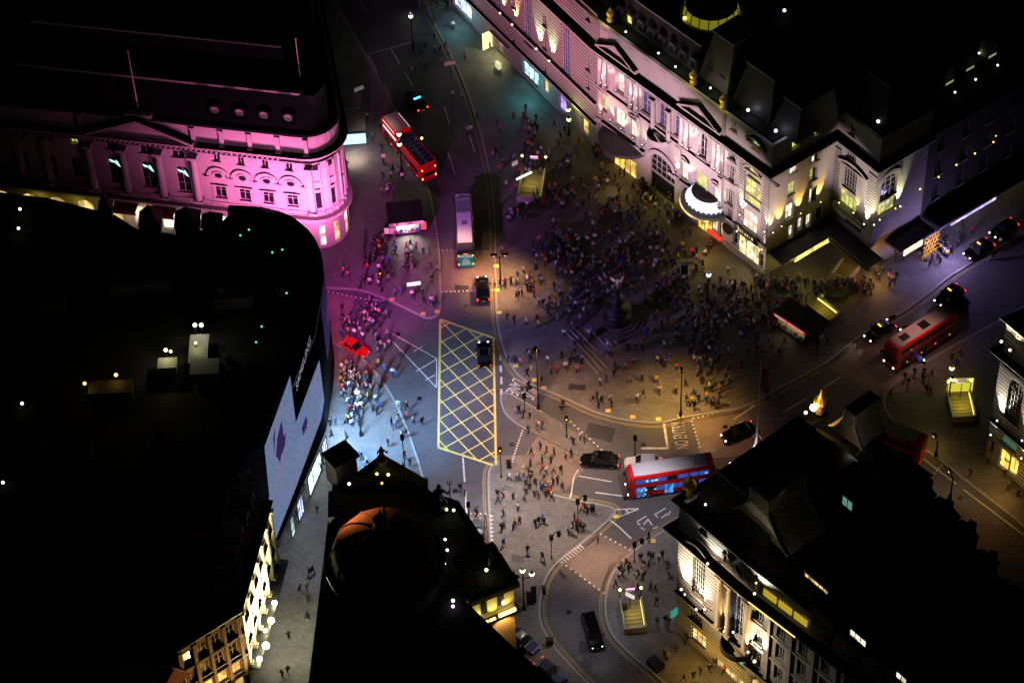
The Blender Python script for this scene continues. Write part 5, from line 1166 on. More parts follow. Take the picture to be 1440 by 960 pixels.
# ================================================================== STREET FURNITURE
def heading(a, b): p, q = G(*a), G(*b); return math.atan2(q.y-p.y, q.x-p.x)
def street_lamp(bx, by, ty, label, heads=1, col=(1,.85,.5), es=14, power=900, name='street_lamp', cone=150, arm=.8, ang=0, zb=PH, target=None, r=.24, globe=False, group=None):
    """pole standing at base mark, tall enough to reach image height ty"""
    b = G(bx, by, zb); h = max(2.5, (by-ty)/((proj(b)[1]-proj(b+Vector((0,0,1)))[1])))
    t = thing(name, label, 'street lamp', tuple(b), group)
    mb = MB(Matrix.Translation(b)); mb.lathe([(.28,0),(.26,.5),(.16,.9),(.12,1.1),(.08,h*.9),(.07,h-.3)], n=8)
    tops = []
    if heads == 1 and not globe: tops = [(arm*math.cos(ang), arm*math.sin(ang), h)]
    elif heads == 1: tops = [(0,0,h)]
    elif heads == 2: tops = [(-.0,-.6,h-.8),(0,.6,h)] if globe == 'v' else [(-.75,0,h-.1),(.75,0,h-.1)]
    else: tops = [(-1.1,0,h-.45),(0,0,h+.3),(1.1,0,h-.45)]
    for q in tops:
        mb.tube((0,0,min(h-.5, q[2]-.6)), (q[0]*.9,q[1]*.9,q[2]-.35), .06, n=5); mb.tube((q[0]*.9,q[1]*.9,q[2]-.4),(q[0],q[1],q[2]-.05), .05, n=5)
    mb.build('pole', BLACKM, t)
    for q in tops:
        if globe:
            mb = MB(Matrix.Translation(b+Vector(q))); mb.ball((0,0,.25), .34, 7, 0, sz=1.15); o = mb.build('lantern', glow('globe%.2f%.2f%g' % (col[1], col[2], es), col, es), t)
            mb = MB(Matrix.Translation(b+Vector(q))); mb.lathe([(.3,.5),(.2,.72),(.05,.9),(.03,1.1)], n=8); mb.build('finial', BLACKM, o)
        else:
            mb = MB(Matrix.Translation(b+Vector(q)) @ Matrix.Rotation(ang, 4, 'Z')); mb.box(-.45,.45,-.2,.2,-.02,.16); o = mb.build('lamp_head', BLACKM, t)
            mb = MB(Matrix.Translation(b+Vector(q)) @ Matrix.Rotation(ang, 4, 'Z')); mb.ball((0,0,-.1), r, 6, sz=.6); mb.build('lens', glow('lens%.2f%.2f%g' % (col[1], col[2], es), col, es), o)
    if power:
        top_ = b+Vector((tops[0][0], tops[0][1], h-.5 if not globe else h-.3))
        if globe: point('street_or_fill_light', b+Vector((0,-.2,h+.9)), power, col, .4)
        else: spot('street_or_fill_light', top_, target or (top_.x, top_.y, 0), power, col, cone, .7, .2)
    return t
OR = (1, .5, .18)
street_lamp(704,399,358,'black twin armed lamp post beside the white-roofed coach and black cab',2,OR,10,4600,cone=116,r=.2)
street_lamp(757,574,487,'tall black lamp post beside the BUS lane lettering',1,(1,.52,.26),8,6400,cone=100,ang=-1.8)
street_lamp(957,584,528,'black lamp post above the NO ENTRY lettering with yellow light below',1,(1,.54,.12),6,3800,cone=120,ang=1.5)
street_lamp(508,612,558,'ornate post with two white globes in the crowd by the display screen',2,(.8,.95,1),26,1500,globe='v')
street_lamp(737,856,806,'ornate three globe lamp standard on the pavement right of the yellow attic',3,(1,1,.55),10,330,globe=True)
street_lamp(995,424,388,'single globe lamp post before the hotel end bay',1,(1,1,.8),14,60,globe=True)
street_lamp(563,300,184+0,'lamp post with one globe in front of the open-top bus',1,(1,1,.4),12,80,globe=True) if 0 else None
street_lamp(565,240,195,'post with two round globes in front of the open-top red bus',2,(1,1,.75),14,260,globe='v')
street_lamp(1336,700,668,'short lamp post with amber light on the far right pavement',1,(1,.75,.4),12,260,ang=2)
street_lamp(1316,640,618,'small amber lamp post beside the beige-roofed bus',1,(1,.6,.15),6,120,ang=2)
street_lamp(1334,560,524,'lamp post with two yellow green globes behind the subway entrance on the right',2,(.95,1,.35),14,80,globe='v')
street_lamp(581,70,25,'lamp post with one white globe near the top edge of the street',1,(1,1,.95),16,160,globe=True)
street_lamp(800,190,160,'lamp post with two yellow globes against the rusticated hotel wall',2,(1,1,.35),10,120,globe='v')
street_lamp(1278,430,372,'slim pavement lamp post beside the orange-lit hotel corner',1,(.8,.7,1),5,0,ang=1) if 0 else None
def traffic_light(bx, by, ty, label, col=None, ang=-1.57, zb=PH, arm=False):
    b = G(bx, by, zb); h = max(2.6, (by-ty)/6.9); t = thing('traffic_light', label, 'traffic light', tuple(b))
    mb = MB(Matrix.Translation(b)); mb.lathe([(.14,0),(.12,.4),(.07,.5),(.06,h)], n=6)
    if arm: mb.tube((0,0,h-.2),(.9,.3,h+.3),.05,n=5)
    mb.build('pole', BLACKM, t)
    for dx, dz in (((0,0),(.95,.35)) if arm else ((0,0),)):
        M = Matrix.Translation(b+Vector((dx,dx*.3,h-1.1+dz))) @ Matrix.Rotation(ang+1.57, 4, 'Z'); mb = MB(M); mb.box(-.17,.17,-.14,.14,0,.95); mb.box(-.25,.25,.0,.03,-.05,1.0); o = mb.build('signal_head', BLACKM, t)
        for k_, c in enumerate(((.0,.5,.3),(.9,.4,.02),(.9,.05,.03))):
            on = (col == k_); mb = MB(M); mb.tube((0,-.16,.18+.3*k_),(0,-.22,.18+.3*k_),.11,n=8); mb.build('signal_lens', glow('sig%d' % k_, c, 7) if on else BLACKM, o)
    return t
traffic_light(705,671,629,'black traffic light at the lower right corner of the yellow box junction',1)
traffic_light(776,785,752,'traffic light with a raised second head on the centre pavement above the curved road',None,arm=True)
traffic_light(892,790,762,'traffic light on the kerb right of the paved crossing',None,arm=True)
traffic_light(797,614,585,'traffic light with an amber glow left of the dark road patch',1)
traffic_light(893,641,612,'thin signal post behind the black taxi and white car',None)
traffic_light(813,746,702,'signal post in the huddle of people at the island tip',None,arm=True)
traffic_light(537,410,380,'signal post with amber lens on the purple pavement',1)
traffic_light(738,579,553,'signal post on the small island beside the bus lane',None)
traffic_light(467,494,452,'tall signal post beside the red car',None)
traffic_light(570,664,612,'thin post at the blue-lit kerb left of the box junction',None)
traffic_light(661,750,706,'thin post in the road in front of the dark roof statue',None)
traffic_light(1148,500,478,'dark signal post on the unlit plaza by the north-east road',None)
def bollardbox(x, y, w_, h_, lab, name='litter_bin', cat='bin', m=BLACKM, ang=0, zb=PH):
    q = G(x, y, zb); mb = MB(Matrix.Translation(q) @ Matrix.Rotation(ang, 4, 'Z')); mb.prism([(-w_/2,-w_/3),(w_/2,-w_/3),(w_/2,w_/3),(-w_/2,w_/3)], 0, h_); mb.box(-w_/2-.05,w_/2+.05,-w_/3-.05,w_/3+.05,h_,h_+.08); mb.box(-w_*.35,w_*.35,-w_/3-.03,-w_/3-.003,h_*.65,h_*.85,0)
    return tag(mb.build(name, [m]), lab, cat)
bollardbox(746,848,.9,1.9,'wide black cabinet right of the three globe lamp standard','utility_cabinet','cabinet')
bollardbox(751,846,.6,2.8,'tall narrow black cabinet right of the wide one by the globe lamp','utility_cabinet','cabinet')
bollardbox(765,834,.5,1.4,'small dark box at the kerb beside the cabinets','utility_cabinet','cabinet')
bollardbox(773,905,.8,1.0,'dark bin at the kerb corner near the bottom road')
bollardbox(922,936,1.9,.7,'long dark bench block on the right pavement near the black people carrier','bench_block','bench',ang=-.9)
bollardbox(878,862-4,.7,1.0,'small bin left of the yellow lit subway steps')
bollardbox(833,718,.6,1.1,'black bin on the island tip beside the signal post')
bollardbox(962,390,.9,2.6,'dark tall box standing on the pavement before the hotel','utility_cabinet','cabinet')
bollardbox(716,657,.6,1.2,'black bin beside the traffic light at the box junction corner')
# hanging signs seen as pale boards
def board(x, y, z, w_, h_, ang, m, lab, pole=True, tilt=0):
    q = G(x, y, z); M = Matrix.Translation(q) @ Matrix.Rotation(ang, 4, 'Z'); mb = MB(M); mb.box(-w_/2,w_/2,-.1,.1,0,h_)
    if pole: mb.box(-.05,.05,-.04,.04,-z+PH,-.0,1)
    return tag(mb.build('street_sign', [m, BLACKM]), lab, 'sign')
board(582,401,3.2,1.9,.55,.12,glow('pale_sign', (1,.85,1), 1.4),'bright white sign board over the purple pavement')
board(633,91,3,1.7,.6,.2,mat('sign_dim', (.25,.15,.18), .6, emit=(.3,.12,.16), es=.4),'dim pink sign board in the dark street near the top')
board(724,232,3,.9,.7,.6,mat('sign_pale', (.5,.45,.42), .6, emit=(.4,.35,.33), es=.35),'small pale sign behind the upper lit subway entrance')
board(505,127,3.5,1.5,.6,.5,mat('sign_grey', (.3,.3,.3), .6, emit=(.12,.13,.12), es=.6),'grey sign board above the bus shelters at upper left')
board(1353,537,3.5,1.1,.6,0,mat('sign_pale', (.5,.45,.42)),'pale sign behind the yellow subway entrance at right')
board(886,839,2.6,1.2,.55,-.6,glow('pale_sign2', (1,.9,.8), .8),'white board at the head of the yellow lit subway steps')
# ---- subway entrances
def subway(px, py, ang, L, W_, label, inner=LITY, lamps=True, z=PH, roof=False, sign=None, bright=260, hood=False, col=(1,.8,.1)):
    q = G(px, py, z); t = thing('subway_entrance', label, 'subway entrance', tuple(q)); M = Matrix.Translation(q) @ Matrix.Rotation(ang, 4, 'Z')
    mb = MB(M)
    for s_ in (-1, 1): mb.box(-L/2, L/2, s_*W_/2-.1, s_*W_/2+.1, 0, 1.1)
    mb.box(L/2-.1, L/2+.1, -W_/2-.1, W_/2+.1, 0, 1.1); mb.build('parapet_wall', mat('subway_stone', (.3,.28,.24), .7), t)
    mb = MB(M)
    for k_ in range(7): mb.box(-L/2+k_*L*.12, -L/2+(k_+1)*L*.12, -W_/2+.1, W_/2-.1, .01, .5-.07*k_)
    mb.box(-L/2+.84*L, L/2-.1, -W_/2+.1, W_/2-.1, .005, .06); mb.build('step', mat('lit_steps', (.2,.17,.08), .7), t)
    if hood:
        mb = MB(M); mb.box(-L*.1, L/2, -W_/2-.2, W_/2+.2, 2.3, 2.45)
        for x in (-L*.08, L/2-.1):
            for s_ in (-1,1): mb.box(x-.05,x+.05,s_*W_/2-.05,s_*W_/2+.05,1.1,2.3)
        mb.build('canopy', DGREYM, t)
    mb = MB(M); mb.box(-L/2+.2, L/2-.6, W_/2-.16, W_/2-.1, .55, .75); mb.build('strip_lamp', glow('subway_strip', (1,.85,.2), 3), t)
    mb = MB(M)
    for s_ in (-1,1): mb.box(-L/2-.05,-L/2+.05,s_*W_/2-.05,s_*W_/2+.05,0,2.6)
    mb.box(-L/2-.04,-L/2+.04,-W_/2,W_/2,2.5,2.6); mb.build('gate_frame', BLACKM, t)
    if lamps:
        for s_ in (-1,1): mb = MB(M); mb.ball((-L/2,s_*W_/2,2.8), .2, 6); mb.build('globe_lamp', glow('subway_globe', (1,1,.3), 8), t)
    if sign: mb = MB(M); mb.box(-L/2-.12,-L/2-.05,-.55,.55,2.35,2.75); mb.build('illuminated_sign', glow('subway_sign', sign, 5), t)
    c = M @ Vector((0,0,1.6)); point('subway_light', c, bright, col, .3); return t
subway(748,262,2.25+1.57+.75,6.5,3.4,'yellow-lit subway stair with white strip and pink sign in the dark plaza above centre',sign=(1,.4,.8),bright=90)
subway(890,868,-1.5,4.6,2.6,'yellow-lit subway stair with globe lamps on the lower right pavement',sign=(.75,.4,1),bright=80)
subway(1351,574,-1.55,4.6,3.0,'bright yellow glazed subway entrance on the right-hand pavement',sign=(1,.5,1),bright=130,hood=False)
subway(1157,440,-.9,4.4,2.2,'yellow-lit subway stair on the dark plaza right of the red kiosk',lamps=False,bright=70)
subway(583,215+10,-1.57,3.0,2.4,'dark subway stair marked by two yellow globes near the open-top bus',sign=(1,.5,.9),bright=12)
subway(1188,385,-2.2,3.4,2.6,'dark subway stair with two yellow globes beneath the hotel wing',sign=(.8,.35,1),bright=12)
q = G(1351,560,PH); mb = MB(Matrix.Translation(q)); mb.box(-1.7,1.7,1.2,1.4,0,2.4); tag(mb.build('glazed_screen', glow('yellow_panel', (.75,.7,.06), .85)), 'yellow glowing glazed panel behind the right-hand subway stairs', 'glass screen')
q = G(737,248,PH+1.2); mb = MB(Matrix.Translation(q) @ Matrix.Rotation(.55,4,'Z')); mb.box(-1.3,1.3,-.08,.08,0,.22); mb.box(-.04,.04,-.04,.04,-1.2,0,1); tag(mb.build('strip_light', [glow('strip_pure', (1,.95,.8), 5), BLACKM]), 'white strip light at the upper end of the yellow subway stair', 'lamp')
# ---- kiosks and shelters
def kiosk(px, py, ang, W_, D_, H_, label, front, fes, fascia, name='kiosk', power=400, pcol=(1,.9,.8), roofm=LEAD, side=True):
    q = G(px, py, PH); t = thing(name, label, 'kiosk', tuple(q)); M = Matrix.Translation(q) @ Matrix.Rotation(ang, 4, 'Z')
    mb = MB(M); mb.box(-W_/2,W_/2,0,D_,0,H_-.1); mb.build('body', DGREYM, t)
    mb = MB(M); mb.box(-W_/2-.2,W_/2+.2,-.7,D_+.2,H_,H_+.2); mb.build('roof', roofm, t)
    mb = MB(M); mb.box(-W_/2-.1,W_/2+.1,-.74,-.6,H_-.45,H_+.12); mb.build('fascia', fascia, t)
    mb = MB(M); mb.box(-W_/2+.3,W_/2-.5,-.06,-.003,.7,H_-.55); mb.build('display', glow(front[0], front[1], fes), t)
    mb = MB(M); mb.box(-W_/2+.3,W_/2-.5,-.5,-.07,.5,.7); mb.build('counter', FRAME, t)
    for i in range(5): mb = MB(M); x = -W_/2+.5+i*(W_-1.1)/4.5; mb.box(x, x+.5, -.45,-.1,.72,1.0+.1*(i%2)); mb.build('magazine_stack', mat('mag%d' % (i%3), ((.6,.2,.3),(.2,.3,.6),(.6,.55,.4))[i%3], .5), t)
    if power: spot('kiosk_light', M @ Vector((0,-.75,H_-.5)), M @ Vector((0,-2.5,0)), power, pcol, 120, .8, .3)
    return t
kiosk(572,328,.1,4.6,3.4,2.7,'brightly lit white newspaper kiosk on the purple pavement',('kiosk_white',(1,.85,.9)),3.5,glow('kiosk_pink',(1,.2,.55),1.5),power=900)
for x, y, c, lb in [(545,330,(1,.3,.6),'left pink poster board beside the white kiosk'),(553,330,(1,.15,.5),'second pink poster board beside the white kiosk'),(596,324,(1,.1,.2),'red and pink vending cabinet right of the white kiosk')]:
    q = G(x, y, PH); mb = MB(Matrix.Translation(q)); mb.box(-.5,.5,-.2,.3,0,1.6 if x < 590 else 2.1,1); mb.box(-.42,.42,-.24,-.203,.4,1.5 if x < 590 else 1.95,0); tag(mb.build('poster_board', [glow('poster%d' % x, c, .8), DGREYM]), lb, 'poster board')
kiosk(1113,470,-.82,5.4,2.6,2.8,'dark kiosk with red lettered fascia on the unlit plaza',('kiosk_olive',(.5,.4,.08)),.35,glow('kiosk_red',(.6,.01,.06),.8),power=30,pcol=(1,.8,.4))
q = G(1113,470,PH); M = Matrix.Translation(q) @ Matrix.Rotation(-.82,4,'Z'); mb = MB(M)
for a, b in ((-2.5,-.5),(-.2,2.5)): mb.box(a,b,-.78,-.745,2.42,2.8)
tag(mb.build('fascia_panel', glow('fascia_pale', (1,.45,.55), .5)), 'pair of pale panels on the red kiosk fascia', 'sign')
def shelter(px, py, ang, W_, D_, label, ad=None, es=3):
    q = G(px, py, PH); t = thing('bus_shelter', label, 'bus shelter', tuple(q)); M = Matrix.Translation(q) @ Matrix.Rotation(ang, 4, 'Z'); mb = MB(M)
    for x in (-W_/2, W_/2):
        for y in (0, D_): mb.box(x-.06,x+.06,y-.06,y+.06,0,2.6)
    for k_ in range(5): mb.box(-W_/2, W_/2, D_*k_/4-.04, D_*k_/4+.04, 2.6, 2.72)
    mb.build('frame', BLACKM, t)
    mb = MB(M); mb.box(-W_/2-.1,W_/2+.1,-.1,D_+.1,2.73,2.78); mb.build('roof', mat('shelter_glass', (.18,.19,.15), .35, noise=.3, nscale=1), t)
    if ad: mb = MB(M); mb.box(-W_/2,W_/2,-.16,-.1,.3,2.2); mb.build('advert_panel', glow('ad%.2f' % ad[0], ad, es), t)
    return t
shelter(493,172,0,3.4,3.2,'grey roofed bus shelter at upper left, the farther of the two')
shelter(496,204,0.05,4.0,4.0,'grey roofed bus shelter with bright blue white panel at upper left',(.5,.8,1),2.6)
spot('shelter_light', G(495,205,2.2)+Vector((0,-.5,0)), G(497,225,0), 700, (1,.75,.6), 130, .8, .4)
q = G(476,170,PH); mb = MB(Matrix.Translation(q)); mb.box(-.25,.25,-.2,.2,0,2.2); mb.box(-.2,.2,-.24,-.203,.8,2.0,1); tag(mb.build('lit_totem', [BLACKM, glow('totem', (1,.35,.05), 3)]), 'small orange lit totem between the pavilion and shelters', 'sign')
# white marquee / exhibition booth near top
q = G(692,84,PH); t = thing('street_booth', 'open fronted pale yellow lit booth against the hotel near the top', 'booth', tuple(q)); M = Matrix.Translation(q) @ Matrix.Rotation(math.atan2(EL.u.y, EL.u.x), 4, 'Z')
mb = MB(M); mb.box(-2.6,2.6,2.4,2.5,0,3.2); mb.box(-2.6,-2.5,0,2.4,0,3.2); mb.build('lit_wall', glow('booth_cream', (1,.95,.45), 1.6), t)
mb = MB(M); mb.box(-2.6,2.6,1.2,2.55,3.2,3.3); mb.build('roof', FRAME, t); mb = MB(M); mb.box(1.6,2.6,-.5,.0,0,1.0); mb.build('counter', glow('counter_cream', (1,.95,.5), .7), t)
spot('booth_light', M @ Vector((0,1.5,3)), M @ Vector((0,-1.5,0)), 700, (1,.95,.5), 140, .8, .3)
# ---- memorial fountain in the plaza
q = G(868,452,PH); t = thing('memorial_fountain', 'dark bronze fountain with slim winged figure on stepped base amid the crowd', 'fountain', tuple(q)); MM = Matrix.Translation(q)
BRZ = mat('bronze_dark', (.02,.02,.02), .5, metal=.5, noise=.3, nscale=2)
mb = MB(MM)
for k_ in range(3): mb.lathe([(3.9-k_*.7, k_*.2-.01), (3.9-k_*.7, k_*.2+.2)], n=8)
mb.build('step', mat('memorial_step', (.09,.085,.08), .8), t)
mb = MB(MM); mb.lathe([(1.9,.6),(2.0,1.2),(1.8,1.3),(1.2,1.5),(1.1,2.4),(1.9,2.7),(1.9,2.9),(.8,3.0),(.5,3.8),(1.1,4.3),(1.1,4.5),(.4,4.6),(.3,5.8),(.55,6.2),(.3,6.5)], n=16); mb.build('basin', BRZ, t, smooth=True)
mb = MB(MM @ Matrix.Translation((0,0,6.5))); mb.lathe([(.12,0),(.13,.7),(.22,1.0),(.24,1.3),(.08,1.42),(.13,1.6),(.04,1.75)], n=8); mb.tube((0,0,1.25),(.6,-.2,1.45),.06); mb.tube((0,0,1.25),(-.5,-.1,1.5),.06); mb.tube((0,0,.5),(-.5,.5,.4),.08,.05)
for s_ in (-1,1): mb.add([(0,.1,1.2),(s_*.9,.4,1.9),(s_*.7,.35,1.1),(0,.12,.8)], [(0,1,2,3),(3,2,1,0)])
mb.build('winged_figure', mat('aluminium', (.35,.35,.35), .4, metal=.8), t)

# ================================================================== VEHICLES
RED = mat('bus_red', (.75,.014,.016), .35, coat=.5); BLK = mat('car_black', (.003,.003,.004), .15, coat=.3, spec=.4); WHT_ = mat('car_white', (.7,.7,.72), .3, coat=.5)
TYRE = mat('tyre', (.015,.015,.015), .9); RIM = mat('wheel_rim', (.35,.35,.36), .35, metal=.8); REDC = mat('car_red', (.6,.01,.01), .3, coat=.6); BLUEC = mat('car_blue', (.02,.03,.12), .3, coat=.6)
HEAD = glow('headlight', (1,.93,.9), 26); TAIL = glow('tail_light', (1,.04,.02), 9); TAILD = mat('tail_dim', (.3,.01,.01), .3, emit=(1,.03,.01), es=.8); AMB = glow('amber_light', (1,.4,.03), 7)
VG = mat('vehicle_glass', (.01,.012,.016), .06, spec=.9)
def bevel_hull(mb, secs, m=0):
    """loft of cross-sections along x: each (x, [(y,z)...])"""
    k = len(secs[0][1]); vs = [(x, y, z) for x, c in secs for y, z in c]; n = len(secs)
    fs = [(i*k+j, i*k+(j+1)%k, (i+1)*k+(j+1)%k, (i+1)*k+j) for i in range(n-1) for j in range(k)]
    fs += [tuple(range(k))[::-1], tuple((n-1)*k+j for j in range(k))]
    mb.add(vs, fs, m)
def wheel(x, y, r, w_, parent):
    s_ = 1 if y > 0 else -1; mb = MB(); n = 14
    mb.tube((x,y-s_*w_,r),(x,y,r),r,n=n); mb.tube((x,y,r),(x,y+s_*.02,r),r*.86,n=n); o = mb.build('wheel', TYRE, parent)
    mb = MB(); mb.tube((x,y,r),(x,y+s_*.035,r),r*.6,n=n); mb.build('rim', RIM, o)
def car(name, label, cat, px, py, ang, paint, L=4.6, W_=1.85, H_=1.55, taxi=False, lights='both', estate=False, blue=False, group=None, headon=True, tailon=True, beam=0, van=False):
    t = thing(name, label, cat, (0,0,0), group); hw = W_/2; f = L/2
    def sec(x, w_, zt, zb=.28): return (x, [(-w_*.92,zb),(w_*.92,zb),(w_,zb+.25),(w_,zt*.8),(w_*.9,zt),(-w_*.9,zt),(-w_,zt*.8),(-w_,zb+.25)])
    b = MB(); hz = .92 if not van else 1.15
    bevel_hull(b, [sec(-f, hw*.86, hz*.75,.38), sec(-f+.12, hw*.96, hz*.95,.3), sec(-f+.7, hw, hz), sec(0, hw, hz), sec(f-1.25, hw*.99, hz*.97), sec(f-.35, hw*.93, hz*.82), sec(f-.08, hw*.86, hz*.7,.32), sec(f, hw*.78, hz*.58,.38)])
    b.build('body', paint, t, smooth=False)
    rear = -f+(.25 if estate else .55); fr = f-(1.0 if van else 1.45); tr, tf = rear+(.25 if estate else .55), fr-.75
    c = MB(); a_ = hw*.9; tp = hw*.72
    c.add([(rear,-a_,hz-.02),(fr,-a_,hz-.02),(fr,a_,hz-.02),(rear,a_,hz-.02),(tr,-tp,H_-.05),(tf,-tp,H_-.05),(tf,tp,H_-.05),(tr,tp,H_-.05)], [(0,1,5,4),(1,2,6,5),(2,3,7,6),(3,0,4,7)])
    c.build('windows', VG, t)
    r_ = MB(); r_.add([(tr-.06,-tp-.03,H_-.06),(tf+.06,-tp-.03,H_-.06),(tf+.06,tp+.03,H_-.06),(tr-.06,tp+.03,H_-.06),(tr+.1,-tp+.1,H_),(tf-.1,-tp+.1,H_),(tf-.1,tp-.1,H_),(tr+.1,tp-.1,H_)], [(0,1,5,4),(1,2,6,5),(2,3,7,6),(3,0,4,7),(4,5,6,7),(0,3,2,1)]); r_.build('roof', paint, t)
    p = MB()
    for s_ in (-1,1):
        for x0, x1 in ((rear,tr),(fr,tf)): p.tube((x0,s_*a_,hz),(x1,s_*tp,H_-.05),.05,n=4)
        p.tube(((rear+fr)/2,s_*a_,hz),((tr+tf)/2,s_*tp,H_-.05),.045,n=4)
    p.build('pillar', paint, t)
    for x in (-f+.85, f-.85):
        for s_ in (-1,1): wheel(x, s_*(hw-.02), .33, .22, t)
    for s_ in (-1,1):
        m_ = MB(); m_.ball((f-.12, s_*hw*.62, .66), .15, 6, sz=.8); m_.build('headlight', HEAD if headon else mat('lamp_off', (.4,.4,.42), .2), t)
        m_ = MB(); m_.box(-f-.02,-f+.1,s_*hw*.82-.12,s_*hw*.82+.12,.6,.85); m_.build('tail_light', TAIL if tailon else TAILD, t)
        m_ = MB(); m_.box(fr-.45,fr-.25,s_*hw,s_*(hw+.2),hz,hz+.16); m_.build('wing_mirror', paint, t)
    m_ = MB(); m_.box(-f-.04,-f+.02,-.26,.26,.45,.57); m_.build('number_plate', mat('plate_yellow', (.6,.5,.05), .5, emit=(.6,.5,.05), es=.15), t)
    m_ = MB(); m_.box(f-.1,f+.02,-.26,.26,.4,.52); m_.build('number_plate', FRAME, t)
    if taxi: m_ = MB(); m_.box(tf-.1,tf+.08,-.3,.3,H_,H_+.15); m_.build('roof_sign', glow('taxi_sign', (1,.5,.02), 3.2) if taxi == 2 else BLACKM, t)
    if blue:
        m_ = MB(); m_.box((tr+tf)/2-.15,(tr+tf)/2+.15,-.55,.55,H_,H_+.12); m_.build('beacon_bar', glow('blue_beacon', (.1,.6,1), 5), t)
    q = G(px, py, 0); t.location = (q.x, q.y, .0); t.rotation_euler = (0,0,ang)
    if beam:
        for s_ in (-1,1):
            a = Vector((f+.1, s_*hw*.62, .66)); d = Vector((f+9, s_*hw*.8, .0)); Mz = Matrix.Translation(t.location) @ Matrix.Rotation(ang, 4, 'Z'); spot('headlamp_beam', Mz @ a, Mz @ d, beam, (1,.93,.88), 50, .7, .1)
    return t
car('taxi','black taxi with red tail lights stopped behind the green-backed coach','taxi',679,410,R(92),BLK,4.6,1.95,1.8,taxi=1,headon=True,tailon=True,beam=60)
car('taxi','dark taxi driving across the yellow box junction','taxi',681,502,R(91),BLK,4.5,1.95,1.8,taxi=1,headon=True,tailon=False,beam=60)
car('taxi','black taxi with bright wheels waiting in front of the white car','taxi',843,651,R(173),BLK,5.0,1.95,1.75,taxi=1,tailon=True,headon=False)
car('white_car','white car half hidden behind the red double decker','car',905,655,R(176),WHT_,5.0,1.9,1.7,headon=False,tailon=False)
car('people_carrier','long black people carrier with lit headlights driving down the curved road','car',833,891,R(-79),BLK,5.2,1.95,1.8,estate=True,tailon=False,beam=90,van=True)
car('black_car','black car with headlights and blue reflections below the NO ENTRY crossing','car',1038,612,R(205),BLK,4.7,1.9,1.55,beam=120,tailon=True)
car('red_car','bright red car crossing through the crowd at left','car',500,493,R(-42),REDC,4.3,1.8,1.5,headon=False,tailon=False)
car('police_car','dark car with blue roof beacon beside the open-top bus','police car',585,146,R(118),BLK,4.6,1.85,1.5,blue=True,headon=False)
car('taxi','black taxi with amber roof sign just left of the red bus on the right','taxi',1236,470,R(216),BLK,4.6,1.95,1.8,taxi=2,beam=120)
car('taxi','black taxi with amber roof sign behind the far end of the right red bus','taxi',1334,420,R(217),BLK,4.6,1.95,1.8,taxi=2,beam=120)
car('taxi','black taxi beside the lilac lit arcade pavement','taxi',1375,355,R(215),BLK,4.6,1.95,1.8,taxi=2,beam=160)
car('black_car','dark car farthest up the road at the right edge','car',1410,326,R(215),BLK,4.4,1.85,1.5,beam=160) if 1 else 0
car('blue_car','dark blue car parked under the yellow lit corner pavilion','car',737,905,R(-47),BLUEC,4.4,1.8,1.5,headon=False,tailon=False)
car('blue_car','dark blue car parked nearest the bottom edge beside the pavement','car',775,948,R(-47),BLUEC,4.4,1.8,1.5,headon=False,tailon=True)
car('grey_car','small grey car half hidden by the dark roof below the box junction','car',672,752,R(95),mat('car_grey', (.08,.08,.09), .3, coat=.5),4.2,1.8,1.5,headon=False,tailon=False)
0 and car('black_car','black car queuing beyond the red bus at the far right','car',1415,372,R(215),BLK,4.4,1.85,1.5,headon=False,tailon=False)

